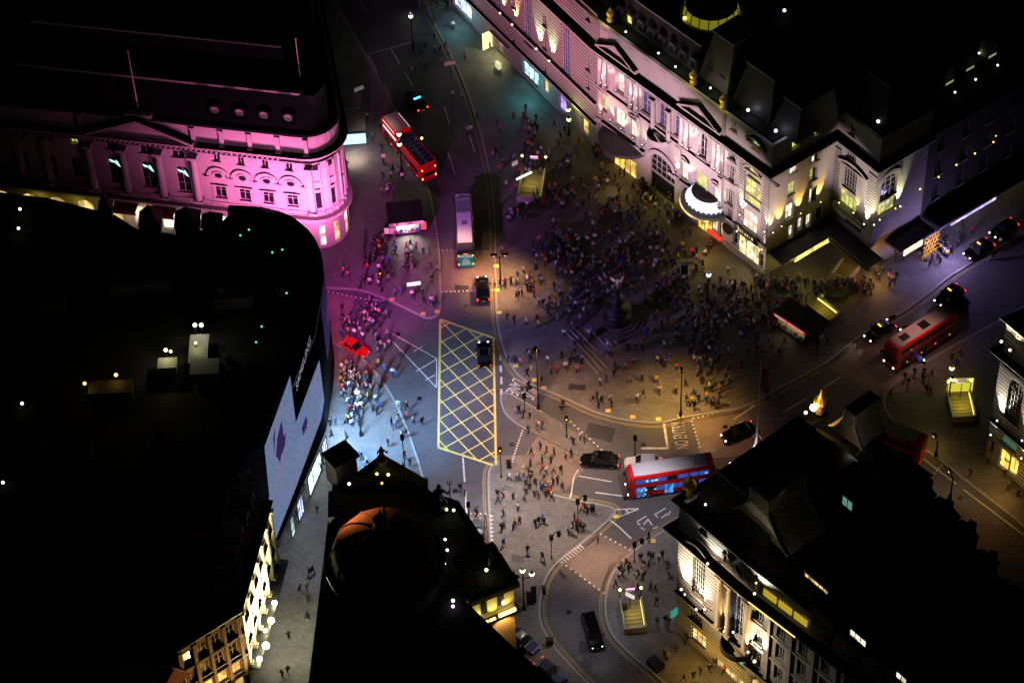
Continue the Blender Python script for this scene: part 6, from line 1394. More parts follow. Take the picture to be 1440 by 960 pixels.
def bus(label, px, py, ang, L=11., W_=2.55, H_=4.35, paint=RED, roofm=None, opentop=0, name='double_decker_bus', blueint=True, head=True, tail=True, rear_ad=None, routes=None, rooftext=None, lit=None, z=0, roofpanel=True):
    t = thing(name, label, 'bus', (0,0,0)); f = L/2; hw = W_/2
    zt = H_ if not opentop else H_
    b = MB(); ch = .16
    def sec(x, w_, z0, z1): return (x, [(-w_+.08,z0),(w_-.08,z0),(w_,z0+.15),(w_,z1-ch*1.6),(w_-ch,z1),(-w_+ch,z1),(-w_,z1-ch*1.6),(-w_,z0+.15)])
    if not opentop:
        bevel_hull(b, [sec(-f,hw*.94,.4,H_-.3), sec(-f+.2,hw,.32,H_-.02), sec(-f+.9,hw,.3,H_), sec(f-1.2,hw,.3,H_), sec(f-.35,hw,.32,H_-.06), sec(f,hw*.92,.42,H_-.5)])
    else:
        zo = 3.1; cut = f-opentop
        bevel_hull(b, [sec(-f,hw*.94,.4,zo-.1), sec(-f+.2,hw,.32,zo), sec(f-.35,hw,.32,zo), sec(f,hw*.92,.42,zo-.2)])
        b.box(-f+.1, cut, -hw, -hw+.1, zo, zo+.55); b.box(-f+.1, cut, hw-.1, hw, zo, zo+.55); b.box(-f, -f+.12, -hw+.1, hw-.1, zo, zo+.65)
    b.build('body', paint, t)
    if opentop:
        cut = f-opentop; mb = MB(); bevel_hull(mb, [sec(cut,hw,3.1,H_), sec(f-.4,hw,3.1,H_), sec(f,hw*.94,3.1,H_-.3)]); mb.build('front_canopy', paint, t)
        mb = MB(); mb.box(cut+.1, f-.5, -hw+.2, hw-.2, H_+.003, H_+.05); mb.build('roof_panel', roofm or FRAME, t)
        mb = MB()
        for k_ in range(8):
            x = -f+.9+k_*.85
            for y in (-.75,.75): mb.box(x,x+.12,y-.4,y+.4,3.12,3.8); mb.box(x,x+.42,y-.4,y+.4,3.3,3.4)
        mb.build('seats', mat('seat_blue', (.02,.02,.08), .8), t)
        mb = MB(); mb.box(-f+.2, cut, -hw+.12, hw-.12, 3.105, 3.12); mb.build('upper_deck', mat('deck_dark', (.03,.03,.035), .8), t)
        mb = MB()
        for s_ in (-1,1):
            mb.box(cut+.2, f-.7, s_*hw, s_*(hw+.02), H_-.35, H_-.22); mb.box(cut-.2, f-.7, s_*hw, s_*(hw+.02), 2.75, 3.15)
        mb.build('side_lights', glow('bus_side_white', (1,.9,.85), 1.6), t)
    elif roofpanel:
        mb = MB(); mb.box(-f+1.0, f-.7, -hw+.22, hw-.22, H_+.003, H_+.04); rp_ = mb.build('roof_panel', roofm or FRAME, t)
        if rooftext == 'hatch':
            mb = MB(); mb.box(-1.2,-.4,-.35,.35,H_+.042,H_+.12); mb.build('roof_hatch', mat('vent_grey', (.2,.2,.22), .5), rp_); mb = MB(); mb.box(1.2,4.0,-.95,.95,H_+.042,H_+.07); mb.box(1.3,1.5,-.95,.95,H_+.07,H_+.2); mb.box(3.8,4.2,-.95,.95,H_+.07,H_+.3); mb.build('roof_vent', mat('vent_grey', (.2,.2,.22), .5), rp_)
        elif rooftext == 'hatch2':
            mb = MB(); mb.box(-1.0,.3,-.6,.6,H_+.042,H_+.2); mb.build('roof_hatch', BLACKM, rp_); mb = MB(); mb.box(2.5,3.8,-.5,.5,H_+.042,H_+.1); mb.build('roof_vent', BLACKM, rp_)
        elif rooftext:
            mb = MB(); x0 = -f+1.3
            for i, (tx, sz) in enumerate(rooftext):
                xx = x0+i*.75; text_quad(mb, tx, (xx,.75,H_+.045), (xx,-.75*sz,H_+.045), (xx+.5,.75,H_+.045), (xx+.5,-.75*sz,H_+.045))
            mb.build('roof_lettering', BLACKM, rp_)
    GW = mat('bus_window_blue', (.01,.012,.03), .08, spec=.9, emit=(.05,.12,.6), es=.55) if blueint else VG
    for s_ in (-1,1):
        for z0, z1 in ((1.3,2.15),(3.0,3.75)):
            if opentop and z0 > 2.5: continue
            n = 7; w0 = (L-1.6)/n
            for k_ in range(n):
                x = -f+.8+k_*w0; mb = MB(); mb.box(x+.07, x+w0-.07, s_*hw-.02*s_, s_*(hw+.015), z0, z1); mb.build('side_window', GW if (k_*3+int(z0)) % 4 else VG, t)
    if blueint:
        mb = MB(); rng = random.Random(px)
        for s_ in (-1,1):
            for k_ in range(9): x = -f+1+rng.random()*(L-2); z0 = rng.choice((1.5,3.2)); mb.box(x,x+.3,s_*(hw+.016),s_*(hw+.022),z0,z0+.3*rng.random()+.15)
        mb.build('interior_lights', glow('bus_cyan', (.4,.9,1), 1.2), t)
    # doors on the kerb side (left of travel)
    for k_, x in enumerate((f-1.6, f-5.2)):
        mb = MB(); mb.box(x-.55,x-.03,hw-.01,hw+.02,.45,2.2); mb.box(x+.03,x+.55,hw-.01,hw+.02,.45,2.2); mb.build('door', glow('door_blue', (.06,.35,.9), .9) if blueint else VG, t)
    mb = MB(); mb.box(f-.08,f+.02,-hw+.25,hw-.25,1.2,2.3); mb.build('windscreen', VG, t)
    if not opentop: mb = MB(); mb.add([(f-.36,-hw+.2,H_-.15),(f+.01,-hw+.25,3.0),(f+.01,hw-.25,3.0),(f-.36,hw-.2,H_-.15)], [(0,1,2,3),(3,2,1,0)]); mb.build('upper_windscreen', GW, t)
    mb = MB(); mb.box(f-.02,f+.03,-.8,.8,2.45,2.8); mb.build('destination_blind', mat('blind', (.01,.01,.01), .5), t)
    mb = MB(); mb.box(-f-.03,-f+.02,-hw+.35,hw-.35,3.0 if not opentop else 1.4,3.6 if not opentop else 2.0); mb.build('rear_window', VG, t)
    if rear_ad:
        mb = MB(); mb.box(-f-.04,-f+.02,-hw+.12,hw-.12,.5,2.9); ad = mb.build('rear_panel', mat('panel_green', (.0,.14,.10), .5, emit=(.0,.2,.15), es=.35), t)
        mb = MB(); text_quad(mb, rear_ad, (-f-.06,.95,2.35),(-f-.06,-.95,2.35),(-f-.06,.95,2.8),(-f-.06,-.95,2.8)); mb.build('rear_lettering', glow('ad_white', (1,.9,.85), .8), ad)
        mb = MB(); mb.add([(-f-.06,.7,.9),(-f-.06,-.7,.9),(-f-.06,-.4,2.0),(-f-.06,0,2.2),(-f-.06,.4,2.0)], [(0,1,2,3,4)]); mb.build('rear_emblem', mat('ad_face', (.25,.4,.33), .6, emit=(.2,.35,.3), es=.4), ad)
        mb = MB(); mb.box(-f-.07,-f-.04,-.3,.3,2.95,3.1); mb.build('route_sign', glow('route_orange', (1,.2,.03), 3), t)
    for s_ in (-1,1):
        mb = MB(); mb.ball((f+.0,s_*hw*.7,.75),.15,6); mb.build('headlight', HEAD if head else mat('lamp_off', (.4,.4,.42)), t)
        mb = MB(); mb.box(-f-.05,-f+.02,s_*hw*.82-.1,s_*hw*.82+.1,.9,1.2)
        if tail == 2: mb.box(-f-.05,-f+.02,s_*hw*.82-.1,s_*hw*.82+.1,2.6,2.8)
        mb.build('tail_light', AMB if tail == 2 else TAIL if tail else TAILD, t)
        for x in (-f+2.6, f-2.5): wheel(x, s_*(hw+.01), .5, .3, t)
        mb = MB(); mb.box(f-.1,f+.25,s_*hw,s_*(hw+.25),2.1,2.5); mb.build('wing_mirror', BLACKM, t)
        for k_ in range(4): mb = MB(); x = -f+1.2+k_*2.6; mb.box(x,x+.12,s_*(hw+.015),s_*(hw+.04),.85,.95); mb.build('marker_light', AMB, t)
    q = G(px, py, 0); t.location = (q.x, q.y, 0); t.rotation_euler = (0,0,ang); return t
BR = mat('bus_roof_white', (.55,.56,.6), .6, noise=.1, nscale=2)
bus('red double decker with white roof turning in front of the crescent building', 942, 684, R(188), 11.2, roofm=BR, rooftext=[('SN 2',1),('390',.2)], tail=True)
bus('coach like double decker with lilac white roof and green lettered back in the upper road', 654, 338, R(91), 11.4, 2.45, 4.2, paint=mat('bus_dark', (.03,.03,.04), .4), roofm=mat('bus_roof_pale', (.62,.6,.66), .6, noise=.06, nscale=2), blueint=False, rear_ad='WICKED', rooftext='hatch', head=False, tail=2)
bus('open-top red tour bus with a beige front canopy roof at upper left', 576, 222, R(118.5), 12.0, 2.6, 4.3, opentop=4.4, roofm=mat('beige_roof', (.6,.47,.38), .7), blueint=False, head=False, tail=2)
bus('dark red double decker with grey roof panel facing down left at the right side', 1292, 490, R(216), 11.2, roofm=mat('bus_roof_grey', (.3,.27,.25), .7, noise=.1, nscale=2), blueint=False, rooftext='hatch2', head=True, tail=False)
bus('red bus with beige roof half hidden behind the dark crescent roof', 1240, 629, R(150), 11.2, roofm=mat('bus_roof_beige', (.5,.4,.3), .7), blueint=False, head=False, tail=False)
# pedicab / motorbike
def bike(label, px, py, ang, name='motorbike', headl=True, paint=BLK, blue=False):
    t = thing(name, label, name.replace('_', ' '), (0,0,0)); mb = MB(); mb.ball((.1,0,.8),.3,6,sz=.8); mb.box(-.7,.3,-.13,.13,.65,.85); mb.tube((.5,0,.9),(.75,0,.35),.05); mb.box(-.3,.3,-.18,.18,.3,.6); mb.build('body', paint, t)
    for x in (-.7,.75): mb = MB(); mb.tube((x,-.07,.32),(x,.07,.32),.32,n=12); mb.build('wheel', TYRE, t)
    mb = MB(); mb.tube((.5,-.35,1.05),(.5,.35,1.05),.03); mb.build('handlebar', RIM, t); mb = MB(); mb.ball((.72,0,.85),.13,6); mb.build('headlight', HEAD if headl else RIM, t)
    q = G(px, py, 0); t.location = (q.x,q.y,.0); t.rotation_euler = (0,0,ang); return t
bike('motorbike with white headlight and blue flank right of the red bus', 1293, 508, R(-50), paint=mat('bike_blue', (.05,.1,.5), .3, emit=(.05,.1,.5), es=.3))
bike('motorbike between the taxi and the dark arcade', 1271, 466, R(216))
bike('motorbike ahead of the right-hand bus', 1252, 452, R(216), headl=True)
def cycle(label, px, py, ang, z=PH):
    t = thing('bicycle', label, 'bicycle', (0,0,0)); mb = MB()
    for a, b in (((-.5,0,.34),(-.05,0,.9)),((-.05,0,.9),(.45,0,.85)),((.45,0,.85),(.0,0,.3)),((0,0,.3),(-.05,0,.95)),((-.5,0,.34),(0,0,.3)),((.5,0,.34),(.42,0,1.0)),((.42,-.25,1.02),(.42,.25,1.02))): mb.tube(a,b,.02,n=4)
    mb.box(-.18,.06,-.06,.06,.94,1.0); mb.build('frame', BLACKM, t)
    for x in (-.5,.5): 
        mb = MB(); n = 14
        for i in range(n): mb.tube((x+.33*math.cos(6.283*i/n),0,.34+.33*math.sin(6.283*i/n)),(x+.33*math.cos(6.283*(i+1)/n),0,.34+.33*math.sin(6.283*(i+1)/n)),.02,n=4,cap=False)
        mb.build('wheel', TYRE, t)
    q = G(px, py, z); t.location = tuple(q); t.rotation_euler = (0,0,ang)
cycle('bicycle with front wheel on the far lilac pavement at the right edge', 1422, 352, .3); cycle('bicycle leaning by the people at the box junction corner', 712, 690, .1)
cycle('bicycle ridden across the road below the box junction', 671, 722, 1.4, 0)
# kerb side trees at top centre and right
def tree(px, py, h, cr, label, seed):
    rng = random.Random(seed); q = G(px, py, PH); t = thing('street_tree', label, 'tree', tuple(q)); mb = MB(Matrix.Translation(q)); mb.tube((0,0,0),(.1,0,h*.45),.22,.14)
    for k_ in range(5): a = k_*1.3; mb.tube((.1,0,h*.4),(cr*.6*math.cos(a),cr*.6*math.sin(a),h*.75),.1,.03,n=5)
    mb.build('trunk', mat('bark', (.08,.06,.05), .9), t)
    mb = MB(Matrix.Translation(q)); cl = [(Vector((rng.uniform(-1,1)*cr*.6, rng.uniform(-1,1)*cr*.6, h*.62+rng.uniform(0,1)*h*.3)), cr*rng.uniform(.3,.5)) for _ in range(9)]
    for _ in range(900):
        c, r_ = rng.choice(cl); d = Vector((rng.gauss(0,1), rng.gauss(0,1), rng.gauss(0,1))).normalized()*r_*rng.random()**.4; p = c+d; s_ = rng.uniform(.1,.2); a = Vector((rng.gauss(0,1),rng.gauss(0,1),rng.gauss(0,1))).normalized(); b_ = a.orthogonal().normalized()
        mb.poly([p-a*s_, p-b_*s_, p+a*s_, p+b_*s_])
    mb.build('crown', GREENL, t)
tree(612,30,6,2.2,'dark small street tree left of the white globe lamp at the top',1); tree(632,16,7,2.4,'dark street tree by the cyan lit shop at the top',2); tree(590,12,6,2.2,'dark street tree nearest the top left of the upper pavement',3)
# ================================================================== PEOPLE
MATS_T = {}
def cloth(n, c, r=.8): return mat('cloth_'+n, c, r)
TOPS = [('black',(.012,.012,.015)),('charcoal',(.03,.03,.035)),('navy',(.012,.02,.06)),('dark grey',(.06,.06,.065)),('white',(.8,.78,.75)),('pale grey',(.32,.32,.33)),('cream',(.5,.42,.3)),
        ('red',(.5,.02,.02)),('blue',(.02,.09,.45)),('brown',(.1,.05,.03)),('beige',(.3,.22,.14)),('olive',(.06,.065,.03)),('pink',(.55,.15,.25)),('yellow',(.6,.45,.04)),('orange',(.6,.18,.02)),('teal',(.02,.2,.2))]
TD = dict(TOPS); TW = [15,9,11,7,9,7,4,3.5,2.4,4,4,3,2.4,1.4,1.4,1.0]
BOT = [('black',(.012,.012,.014)),('dark blue',(.02,.035,.09)),('grey',(.08,.08,.085)),('pale',(.32,.3,.27)),('brown',(.07,.05,.035))]; BD = dict(BOT); BW = [10,8,4,1.5,2]
SK = [mat('skin_light', (.52,.33,.24), .6), mat('skin_tan', (.38,.22,.14), .6), mat('skin_dark', (.12,.065,.04), .6)]
HR = [mat('hair_black', (.012,.01,.01), .7), mat('hair_brown', (.06,.035,.02), .7), mat('hair_fair', (.35,.25,.12), .7), mat('hair_grey', (.3,.3,.3), .7)]
SHOE = mat('shoes', (.03,.03,.03), .6)
def make_person(nm, lf, rf, la, ra, lean=0., bag=None, sit=False):
    """continuous skinned body; lf/rf foot swing, la/ra arm (swing, elbow lift); slots skin, hair, top, trousers, shoes"""
    V = []; Rr = []; Ed = []; tg = []
    def v(p, r, t): V.append(p); Rr.append(r); tg.append(t); return len(V)-1
    hip = .92 if not sit else .5
    pel = v((0,0,hip), .155, 3); bel = v((lean*.3,0,hip+.18), .145, 2); ch = v((lean*.7,0,hip+.42), .17, 2); nk = v((lean,0,hip+.58), .06, 0); hd = v((lean*1.15+.02,0,hip+.68), .095, 0); tp = v((lean*1.15,0,hip+.78), .085, 1)
    for a, b in ((0,1),(1,2),(2,3),(3,4),(4,5)): Ed.append((a,b))
    for s_, f_, (sw, el) in ((1,lf,la),(-1,rf,ra)):
        hp = v((0,s_*.1,hip-.06), .11, 3)
        if sit: kn = v((.42,s_*.12,hip-.04), .075, 3); an = v((.45,s_*.12,.1), .05, 3)
        else: kn = v((f_*.45+.03,s_*.1,.48), .075, 3); an = v((f_-(.06 if f_ < 0 else 0),s_*.1,.1+(.06 if f_ < 0 else 0)), .05, 3)
        ft = v((V[an][0]+.17,s_*.11,V[an][2]-.05), .045, 4)
        Ed.extend([(pel,hp),(hp,kn),(kn,an),(an,ft)])
        sh = v((lean*.8,s_*.19,hip+.48), .08, 2); eb = v((lean*.6+sw*.6,s_*.26,hip+.2), .06, 2)
        wr = v((lean*.6+sw+el*.22,s_*(.26-.1*el),hip+.02+el*.3), .042, 2); hn = v((lean*.6+sw*1.15+el*.3,s_*(.25-.12*el),hip-.06+el*.42), .04, 0)
        Ed.extend([(ch,sh),(sh,eb),(eb,wr),(wr,hn)])
    me = bpy.data.meshes.new(nm); me.from_pydata(V, Ed, []); o = bpy.data.objects.new(nm, me); COL.objects.link(o)
    sk = o.modifiers.new('s', 'SKIN'); ss = o.modifiers.new('u', 'SUBSURF'); ss.levels = 1; ss.render_levels = 1
    lay = me.skin_vertices[0].data if me.skin_vertices else None
    if lay is None:
        bpy.context.view_layer.objects.active = o; lay = me.skin_vertices[0].data
    for i, r in enumerate(Rr): lay[i].radius = (r, r); lay[i].use_root = (i == 0)
    dg = bpy.context.evaluated_depsgraph_get(); out = bpy.data.meshes.new_from_object(o.evaluated_get(dg)); bpy.data.objects.remove(o)
    out.name = 'person'
    segs = [(Vector(V[a]), Vector(V[b]), tg[b] if tg[b] != 0 or tg[a] == 0 else tg[b]) for a, b in Ed]
    for m_ in range(5): out.materials.append(None)
    for p in out.polygons:
        c = p.center; best = None
        for a, b, t_ in segs:
            d = b-a; s_ = max(0, min(1, (c-a).dot(d)/max(1e-9, d.length_squared))); dd = (a+d*s_-c).length
            if best is None or dd < best[0]: best = (dd, t_)
        k = best[1]
        if c.z > hip+.73 or (c.z > hip+.62 and c.x < lean*1.15-.03): k = 1
        p.material_index = k; p.use_smooth = True
    return out
POSES = [make_person('pa', .3,-.28,(-.16,.1),(.18,.2),.04), make_person('pb', -.26,.32,(.2,.25),(-.18,.1),.05), make_person('pc', .05,-.05,(.02,.1),(.0,.1),.0),
         make_person('pd', .02,.08,(.12,.9),(.02,.1),.02), make_person('pe', .0,.05,(.14,1.0),(.14,1.0),.04), make_person('pf', .2,-.15,(-.05,.3),(.1,.1),.06),
         make_person('pg', 0,0,(.15,.4),(.15,.4),.05,sit=True)]
PW = [6,6,6,3,3,5,1]
def paint(o, sk, hr, tp, bt, sh):
    for i, m_ in enumerate((sk, hr, tp, bt, sh)): o.material_slots[i].link = 'OBJECT'; o.material_slots[i].material = m_
rng = random.Random(21)
placed = []     # (x, y)
OBST = []
for o in list(COL.objects):
    if o.get('category') in ('car','taxi','bus','police car'): OBST.append((o.location.x, o.location.y, o.rotation_euler.z, 6.3 if o['category'] == 'bus' else 2.9, 1.7 if o['category'] == 'bus' else 1.4))
    elif o.get('category') in ('kiosk','subway entrance','booth'): OBST.append((o.location.x, o.location.y, 0, 2.3, 2.0))
def free(x, y, d):
    for a in placed:
        if (a[0]-x)**2+(a[1]-y)**2 < d*d: return False
    for ox, oy, an, lx, ly in OBST:
        dx, dy = x-ox, y-oy; u = dx*math.cos(an)+dy*math.sin(an); w_ = -dx*math.sin(an)+dy*math.cos(an)
        if abs(u) < lx and abs(w_) < ly: return False
    if ((x-G(868,452).x)**2+(y-G(868,452).y)**2) < 3.9**2: return False
    return True
# marks: feet pixel x, y, top colour (None random), zone text
EX = []
def E_(zone, lst): 
    for it in lst: EX.append((it[0], it[1], it[2] if len(it) > 2 else None, zone))
E_('on the centre pavement below the box junction', [(654,697,'blue'),(648,690,'black'),(670,725,'black')])
E_('on the centre pavement', [(700,700,'black'),(701,709,'charcoal'),(708,703,'red'),(722,704,'black'),(729,719,'white'),(708,728,'brown'),(709,744,'brown'),(706,748,'navy'),(709,769,'blue'),(725,742,'yellow'),(731,738,'pink'),(722,746,'olive'),(753,742,'black'),(758,738,'navy'),(763,736,'dark grey'),(765,738,'blue'),(742,779,'olive'),(763,788,'black'),(716,677,'white'),(727,676,'cream'),(731,678,'blue'),(737,672,'cream'),(744,669,'brown'),(748,670,'charcoal')])
E_('in the huddle round the island signal post', [(799,752,'white'),(803,754,'cream'),(806,745,'navy'),(810,741,'red'),(812,748,'black'),(816,745,'brown'),(821,748,'charcoal'),(808,733,'black'),(818,722,'orange'),(822,718,'brown'),(826,724,'black')])
E_('stepping off the island onto the crossing', [(841,764,'black'),(912,758,'black')])
E_('walking over the lit crossing surface', [(747,640,'charcoal'),(760,632,'blue'),(762,651,'teal'),(746,657,'brown'),(769,637,'charcoal'),(779,640,'black'),(775,652,'dark grey'),(763,664,'red'),(796,644,'white'),(803,642,'charcoal'),(736,664,'white'),(740,685,'navy'),(745,690,'black'),(752,700,'charcoal'),(757,703,'navy'),(762,692,'blue'),(768,700,'brown'),(772,698,'red'),(778,682,'black'),(784,680,'charcoal'),(766,682,'orange'),(776,706,'black'),(760,688,'dark grey')])
E_('near the traffic light beside the dark road patch', [(806,626,'black'),(815,619,'white'),(822,622,'cream')])
E_('on the small island beside the bus lane', [(730,582,'black'),(736,588,'charcoal'),(745,588,'white'),(743,608,'teal'),(757,604,'white'),(763,601,'pink'),(790,580,'navy'),(791,573,'charcoal')])
E_('at the kerb above the BUS lane lettering', [(742,530,'black'),(747,527,'white'),(732,515,'pink'),(725,512,'navy'),(714,510,'navy'),(775,527,'red'),(783,526,'red'),(796,521,'white'),(812,526,'pink'),(770,512,'white'),(790,505,'black'),(808,500,'black')])
E_('on the orange-lit pavement beside the black taxi', [(696,405,'white'),(710,404,'pink'),(719,402,'dark grey'),(742,410,'black'),(734,418,'navy'),(713,452,'black'),(723,456,'black'),(740,458,'white'),(773,425,'cream'),(755,455,'red'),(757,462,'yellow'),(745,412,'charcoal'),(741,398,'white'),(748,400,'brown')])
E_('in the road at the left of the box junction', [(563,505,'black'),(541,525,'blue'),(552,528,'white'),(558,532,'blue'),(561,574,'white'),(573,577,'black'),(573,589,'red'),(582,596,'cream'),(594,597,'black'),(569,645,'red')])
E_('on the blue-lit pavement below the display screen', [(511,583,'navy'),(525,580,'olive'),(534,576,'blue'),(531,585,'charcoal'),(551,600,'navy'),(556,604,'blue'),(560,592,'black'),(566,617,'white'),(571,614,'charcoal'),(487,618,'black'),(546,628,'navy'),(508,646,'blue'),(540,650,'charcoal'),(466,600,'black'),(472,598,'blue'),(467,615,'black'),(516,655,'white'),(568,663,'black'),(577,655,'navy')])
E_('in the narrow pedestrian street', [(452,664,'black'),(428,690,'black'),(424,702,'charcoal'),(446,722,'dark grey'),(418,728,'navy'),(436,810,'navy'),(440,806,'black'),(422,834,'black'),(432,828,'cream'),(434,848,'black'),(432,870,'charcoal'),(407,898,'black'),(398,953,'black'),(406,948,'black'),(370,928,'black')])
E_('beside the right-hand kerb crossing', [(873,800,'white'),(881,797,'red'),(885,800,'black'),(871,808,'black'),(870,815,'white'),(866,826,'black'),(876,812,'charcoal'),(884,806,'black')])
E_('on the right pavement above the lit subway steps', [(901,790,'black'),(906,796,'charcoal'),(913,786,'black'),(918,788,'charcoal'),(926,790,'white'),(931,786,'charcoal'),(912,800,'black'),(898,813,'dark grey'),(904,816,'black'),(908,808,'pale grey'),(921,832,'black'),(915,830,'charcoal'),(941,815,'black'),(938,800,'dark grey'),(923,850,'navy'),(924,878,'blue'),(940,880,'black'),(935,876,'black'),(897,832,'black'),(900,845,'charcoal')])
E_('on the amber-lit pavement by the crescent shopfront', [(966,905,'black'),(951,918,'black'),(937,930,'yellow'),(934,925,'black'),(985,948,'black'),(998,945,'black'),(962,958,'black'),(975,955,'black'),(1018,948,'red'),(1004,938,'charcoal')])
E_('at the plaza kerb above the NO ENTRY lettering', [(895,566,'white'),(905,560,'black'),(973,570,'yellow'),(968,572,'orange'),(965,566,'black'),(976,576,'navy'),(982,566,'charcoal'),(994,563,'yellow'),(997,548,'white'),(999,570,'brown'),(1003,575,'black'),(1010,572,'charcoal'),(950,556,'olive'),(1013,552,'orange'),(858,566,'white'),(860,574,'navy'),(842,575,'charcoal'),(834,566,'black'),(840,562,'navy'),(846,568,'black')])
E_('by the plaza steps in brown light', [(793,474,'white'),(806,463,'pink'),(828,475,'white'),(852,500,'blue'),(809,490,'black'),(864,518,'red'),(879,522,'pink'),(892,513,'pale grey'),(903,538,'brown'),(886,540,'orange'),(923,540,'yellow'),(904,492,'orange'),(944,492,'orange'),(951,522,'orange'),(941,510,'blue'),(930,515,'black'),(924,512,'white'),(935,518,'navy'),(983,512,'white'),(982,523,'blue'),(997,497,'white'),(1007,512,'pink'),(1010,505,'red')])
E_('in front of the white kiosk', [(572,353,'red'),(574,366,'charcoal'),(556,362,'navy'),(605,360,'brown'),(538,358,'black')])
E_('on the purple pavement near its kerb', [(556,417,'pale grey'),(563,416,'blue'),(580,420,'white'),(584,412,'cream'),(594,418,'black'),(597,428,'black'),(607,428,'white'),(610,434,'black'),(614,428,'charcoal'),(608,398,'black'),(615,384,'cream'),(513,400,'black'),(520,402,'white'),(490,392,'pink'),(484,388,'pink'),(512,375,'brown')])
E_('under the lit hotel canopies', [(878,250,'black'),(872,248,'black'),(864,262,'charcoal'),(855,252,'black'),(865,255,'black'),(850,258,'charcoal'),(840,222,'red'),(922,268,'black'),(929,266,'black'),(937,268,'black'),(940,282,'black'),(944,285,'black'),(915,288,'white'),(899,322,'pink'),(960,334,'black'),(970,332,'brown'),(954,356,'black'),(964,362,'black'),(979,360,'black'),(994,355,'black'),(912,378,'red'),(1000,350,'black'),(938,378,'black')])
E_('in the orange light by the hotel wing corner', [(1235,396,'black'),(1240,388,'black'),(1250,396,'pink'),(1260,394,'black'),(1232,392,'black'),(1258,402,'charcoal')])
E_('on the lilac-lit arcade pavement', [(1305,357,'navy'),(1296,352,'charcoal'),(1298,362,'black'),(1344,350,'black'),(1336,358,'black'),(1366,330,'red'),(1331,364,'yellow'),(1352,318,'black')])
E_('at the booth near the top of the street', [(689,72,'black'),(694,76,'black'),(698,85,'black'),(676,74,'black'),(680,78,'charcoal')])
E_('in the dark upper street', [(636,138,'white'),(650,142,'cream'),(517,170,'pink'),(491,205,'white'),(488,238,'navy'),(662,188,'white'),(658,190,'pale grey'),(671,170,'charcoal'),(693,225,'pink')])
E_('on the far right pavement', [(1345,515,'dark grey'),(1338,508,'charcoal'),(1350,500,'orange'),(1272,535,'charcoal'),(1252,560,'dark grey'),(1412,672,'black'),(1364,670,'black'),(1416,690,'black'),(1430,700,'black'),(1388,655,'black')])
# clusters: (zone, cx, cy, sx, sy, n, weightset)
CL = [('in the crowd below the display screen edge',490,550,24,26,70),('in the crowd by the red car',498,460,28,16,44),('crossing behind the red car',535,485,14,10,8),
      ('in the dense crowd left of the memorial',780,370,40,44,90),('in the dense crowd round the memorial',865,395,66,60,150),('in the dense crowd below the hotel arches',835,315,74,40,110),
      ('in the dark crowd right of the memorial',975,455,70,48,130),('in the dark crowd by the hotel corner',1050,430,56,40,90),('in the crowd on the lower plaza',800,520,50,20,12),('in the crowd on the right side of the plaza',1000,530,36,24,22),
      ('on the purple pavement',545,360,45,34,44),('on the pavement beside the open-top bus',545,235,28,30,14),('in the dark street before the hotel',755,235,60,54,80),('under the hotel wing',1130,400,50,18,40),
      ('on the unlit plaza by the kiosk',1130,470,30,20,16),('at the left end of the island crossing',760,680,20,16,12),('in the dark street at the top',640,60,40,28,18),('on the dark right-hand side',1300,540,40,18,9),('on the lilac-lit arcade pavement',1330,350,40,16,22),('in the amber light by the hotel wing',1215,405,28,14,22),('before the lit hotel arches',900,300,60,22,34)]
fid = []
def put(px, py, top, zone, explicit):
    q = G(px, py, 0)
    if not free(q.x, q.y, .25 if explicit else .4): return False
    placed.append((q.x, q.y)); fid.append((px, py, q.x, q.y, top, zone, explicit)); return True
for px, py, c, z in EX: put(px, py, c, z, True)
def sample(z, cx, cy, sx, sy, clumps):
    for _ in range(40):
        if rng.random() < .55: k = rng.choice(clumps); px, py = k[0]+rng.gauss(0, 8), k[1]+rng.gauss(0, 6)
        else: px, py = cx+rng.gauss(0, sx*.75), cy+rng.gauss(0, sy*.75)
        if abs(px-cx) > sx*2.1 or abs(py-cy) > sy*2.1: continue
        if 841 < px < 1075 and py < 211.5+(px-841)*.755+10: continue
        if 640 < px <= 841 and py < 211.5-(841-px)*.9+10: continue
        if 1075 <= px < 1225 and py < 395: continue
        if px < 478 and py > 410: continue
        if px < 486 and py < 345: continue
        if 616 < px < 696 and 100 < py < 440: continue
        if put(px, py, None, z, False): return
for z, cx, cy, sx, sy, n in CL:
    clumps = [(cx+rng.gauss(0, sx*.8), cy+rng.gauss(0, sy*.8)) for _ in range(max(3, n//6))]
    for _ in range(n): sample(z, cx, cy, sx, sy, clumps)
ROADZ = lambda px, py: 0
# ray test onto the pavements: stand on whatever slab lies beneath
def ground_z(x, y):
    for P in PAVED:
        ins_ = False; j = len(P)-1
        for i in range(len(P)):
            if (P[i][1] > y) != (P[j][1] > y) and x < (P[j][0]-P[i][0])*(y-P[i][1])/(P[j][1]-P[i][1])+P[i][0]: ins_ = not ins_
            j = i
        if ins_: return PH
    return 0.
MAXI = 300
ind = fid[:MAXI]; rest = fid[MAXI:]
seen = {}
meta = []
for px, py, x, y, top, zone, ex in ind:
    tn = top or rng.choices([t[0] for t in TOPS], TW)[0]; bn = rng.choices([b[0] for b in BOT], BW)[0]
    meta.append([px, py, x, y, tn, bn, zone])
acts = ['walking','striding','standing','holding a phone','holding something in both hands','strolling','sitting']
base_objs = {}
key = {}
for i, (px, py, x, y, tn, bn, zone) in enumerate(meta):
    ps = rng.choices(range(7), PW)[0]
    if ps == 6 and 'steps' not in zone and 'memorial' not in zone: ps = 2
    meta[i].append(ps); key.setdefault((tn, bn, ps, zone), []).append(i)
ordn = ['leftmost','second from left','third from left','fourth from left','fifth from left','sixth from left','seventh from left','eighth from left']
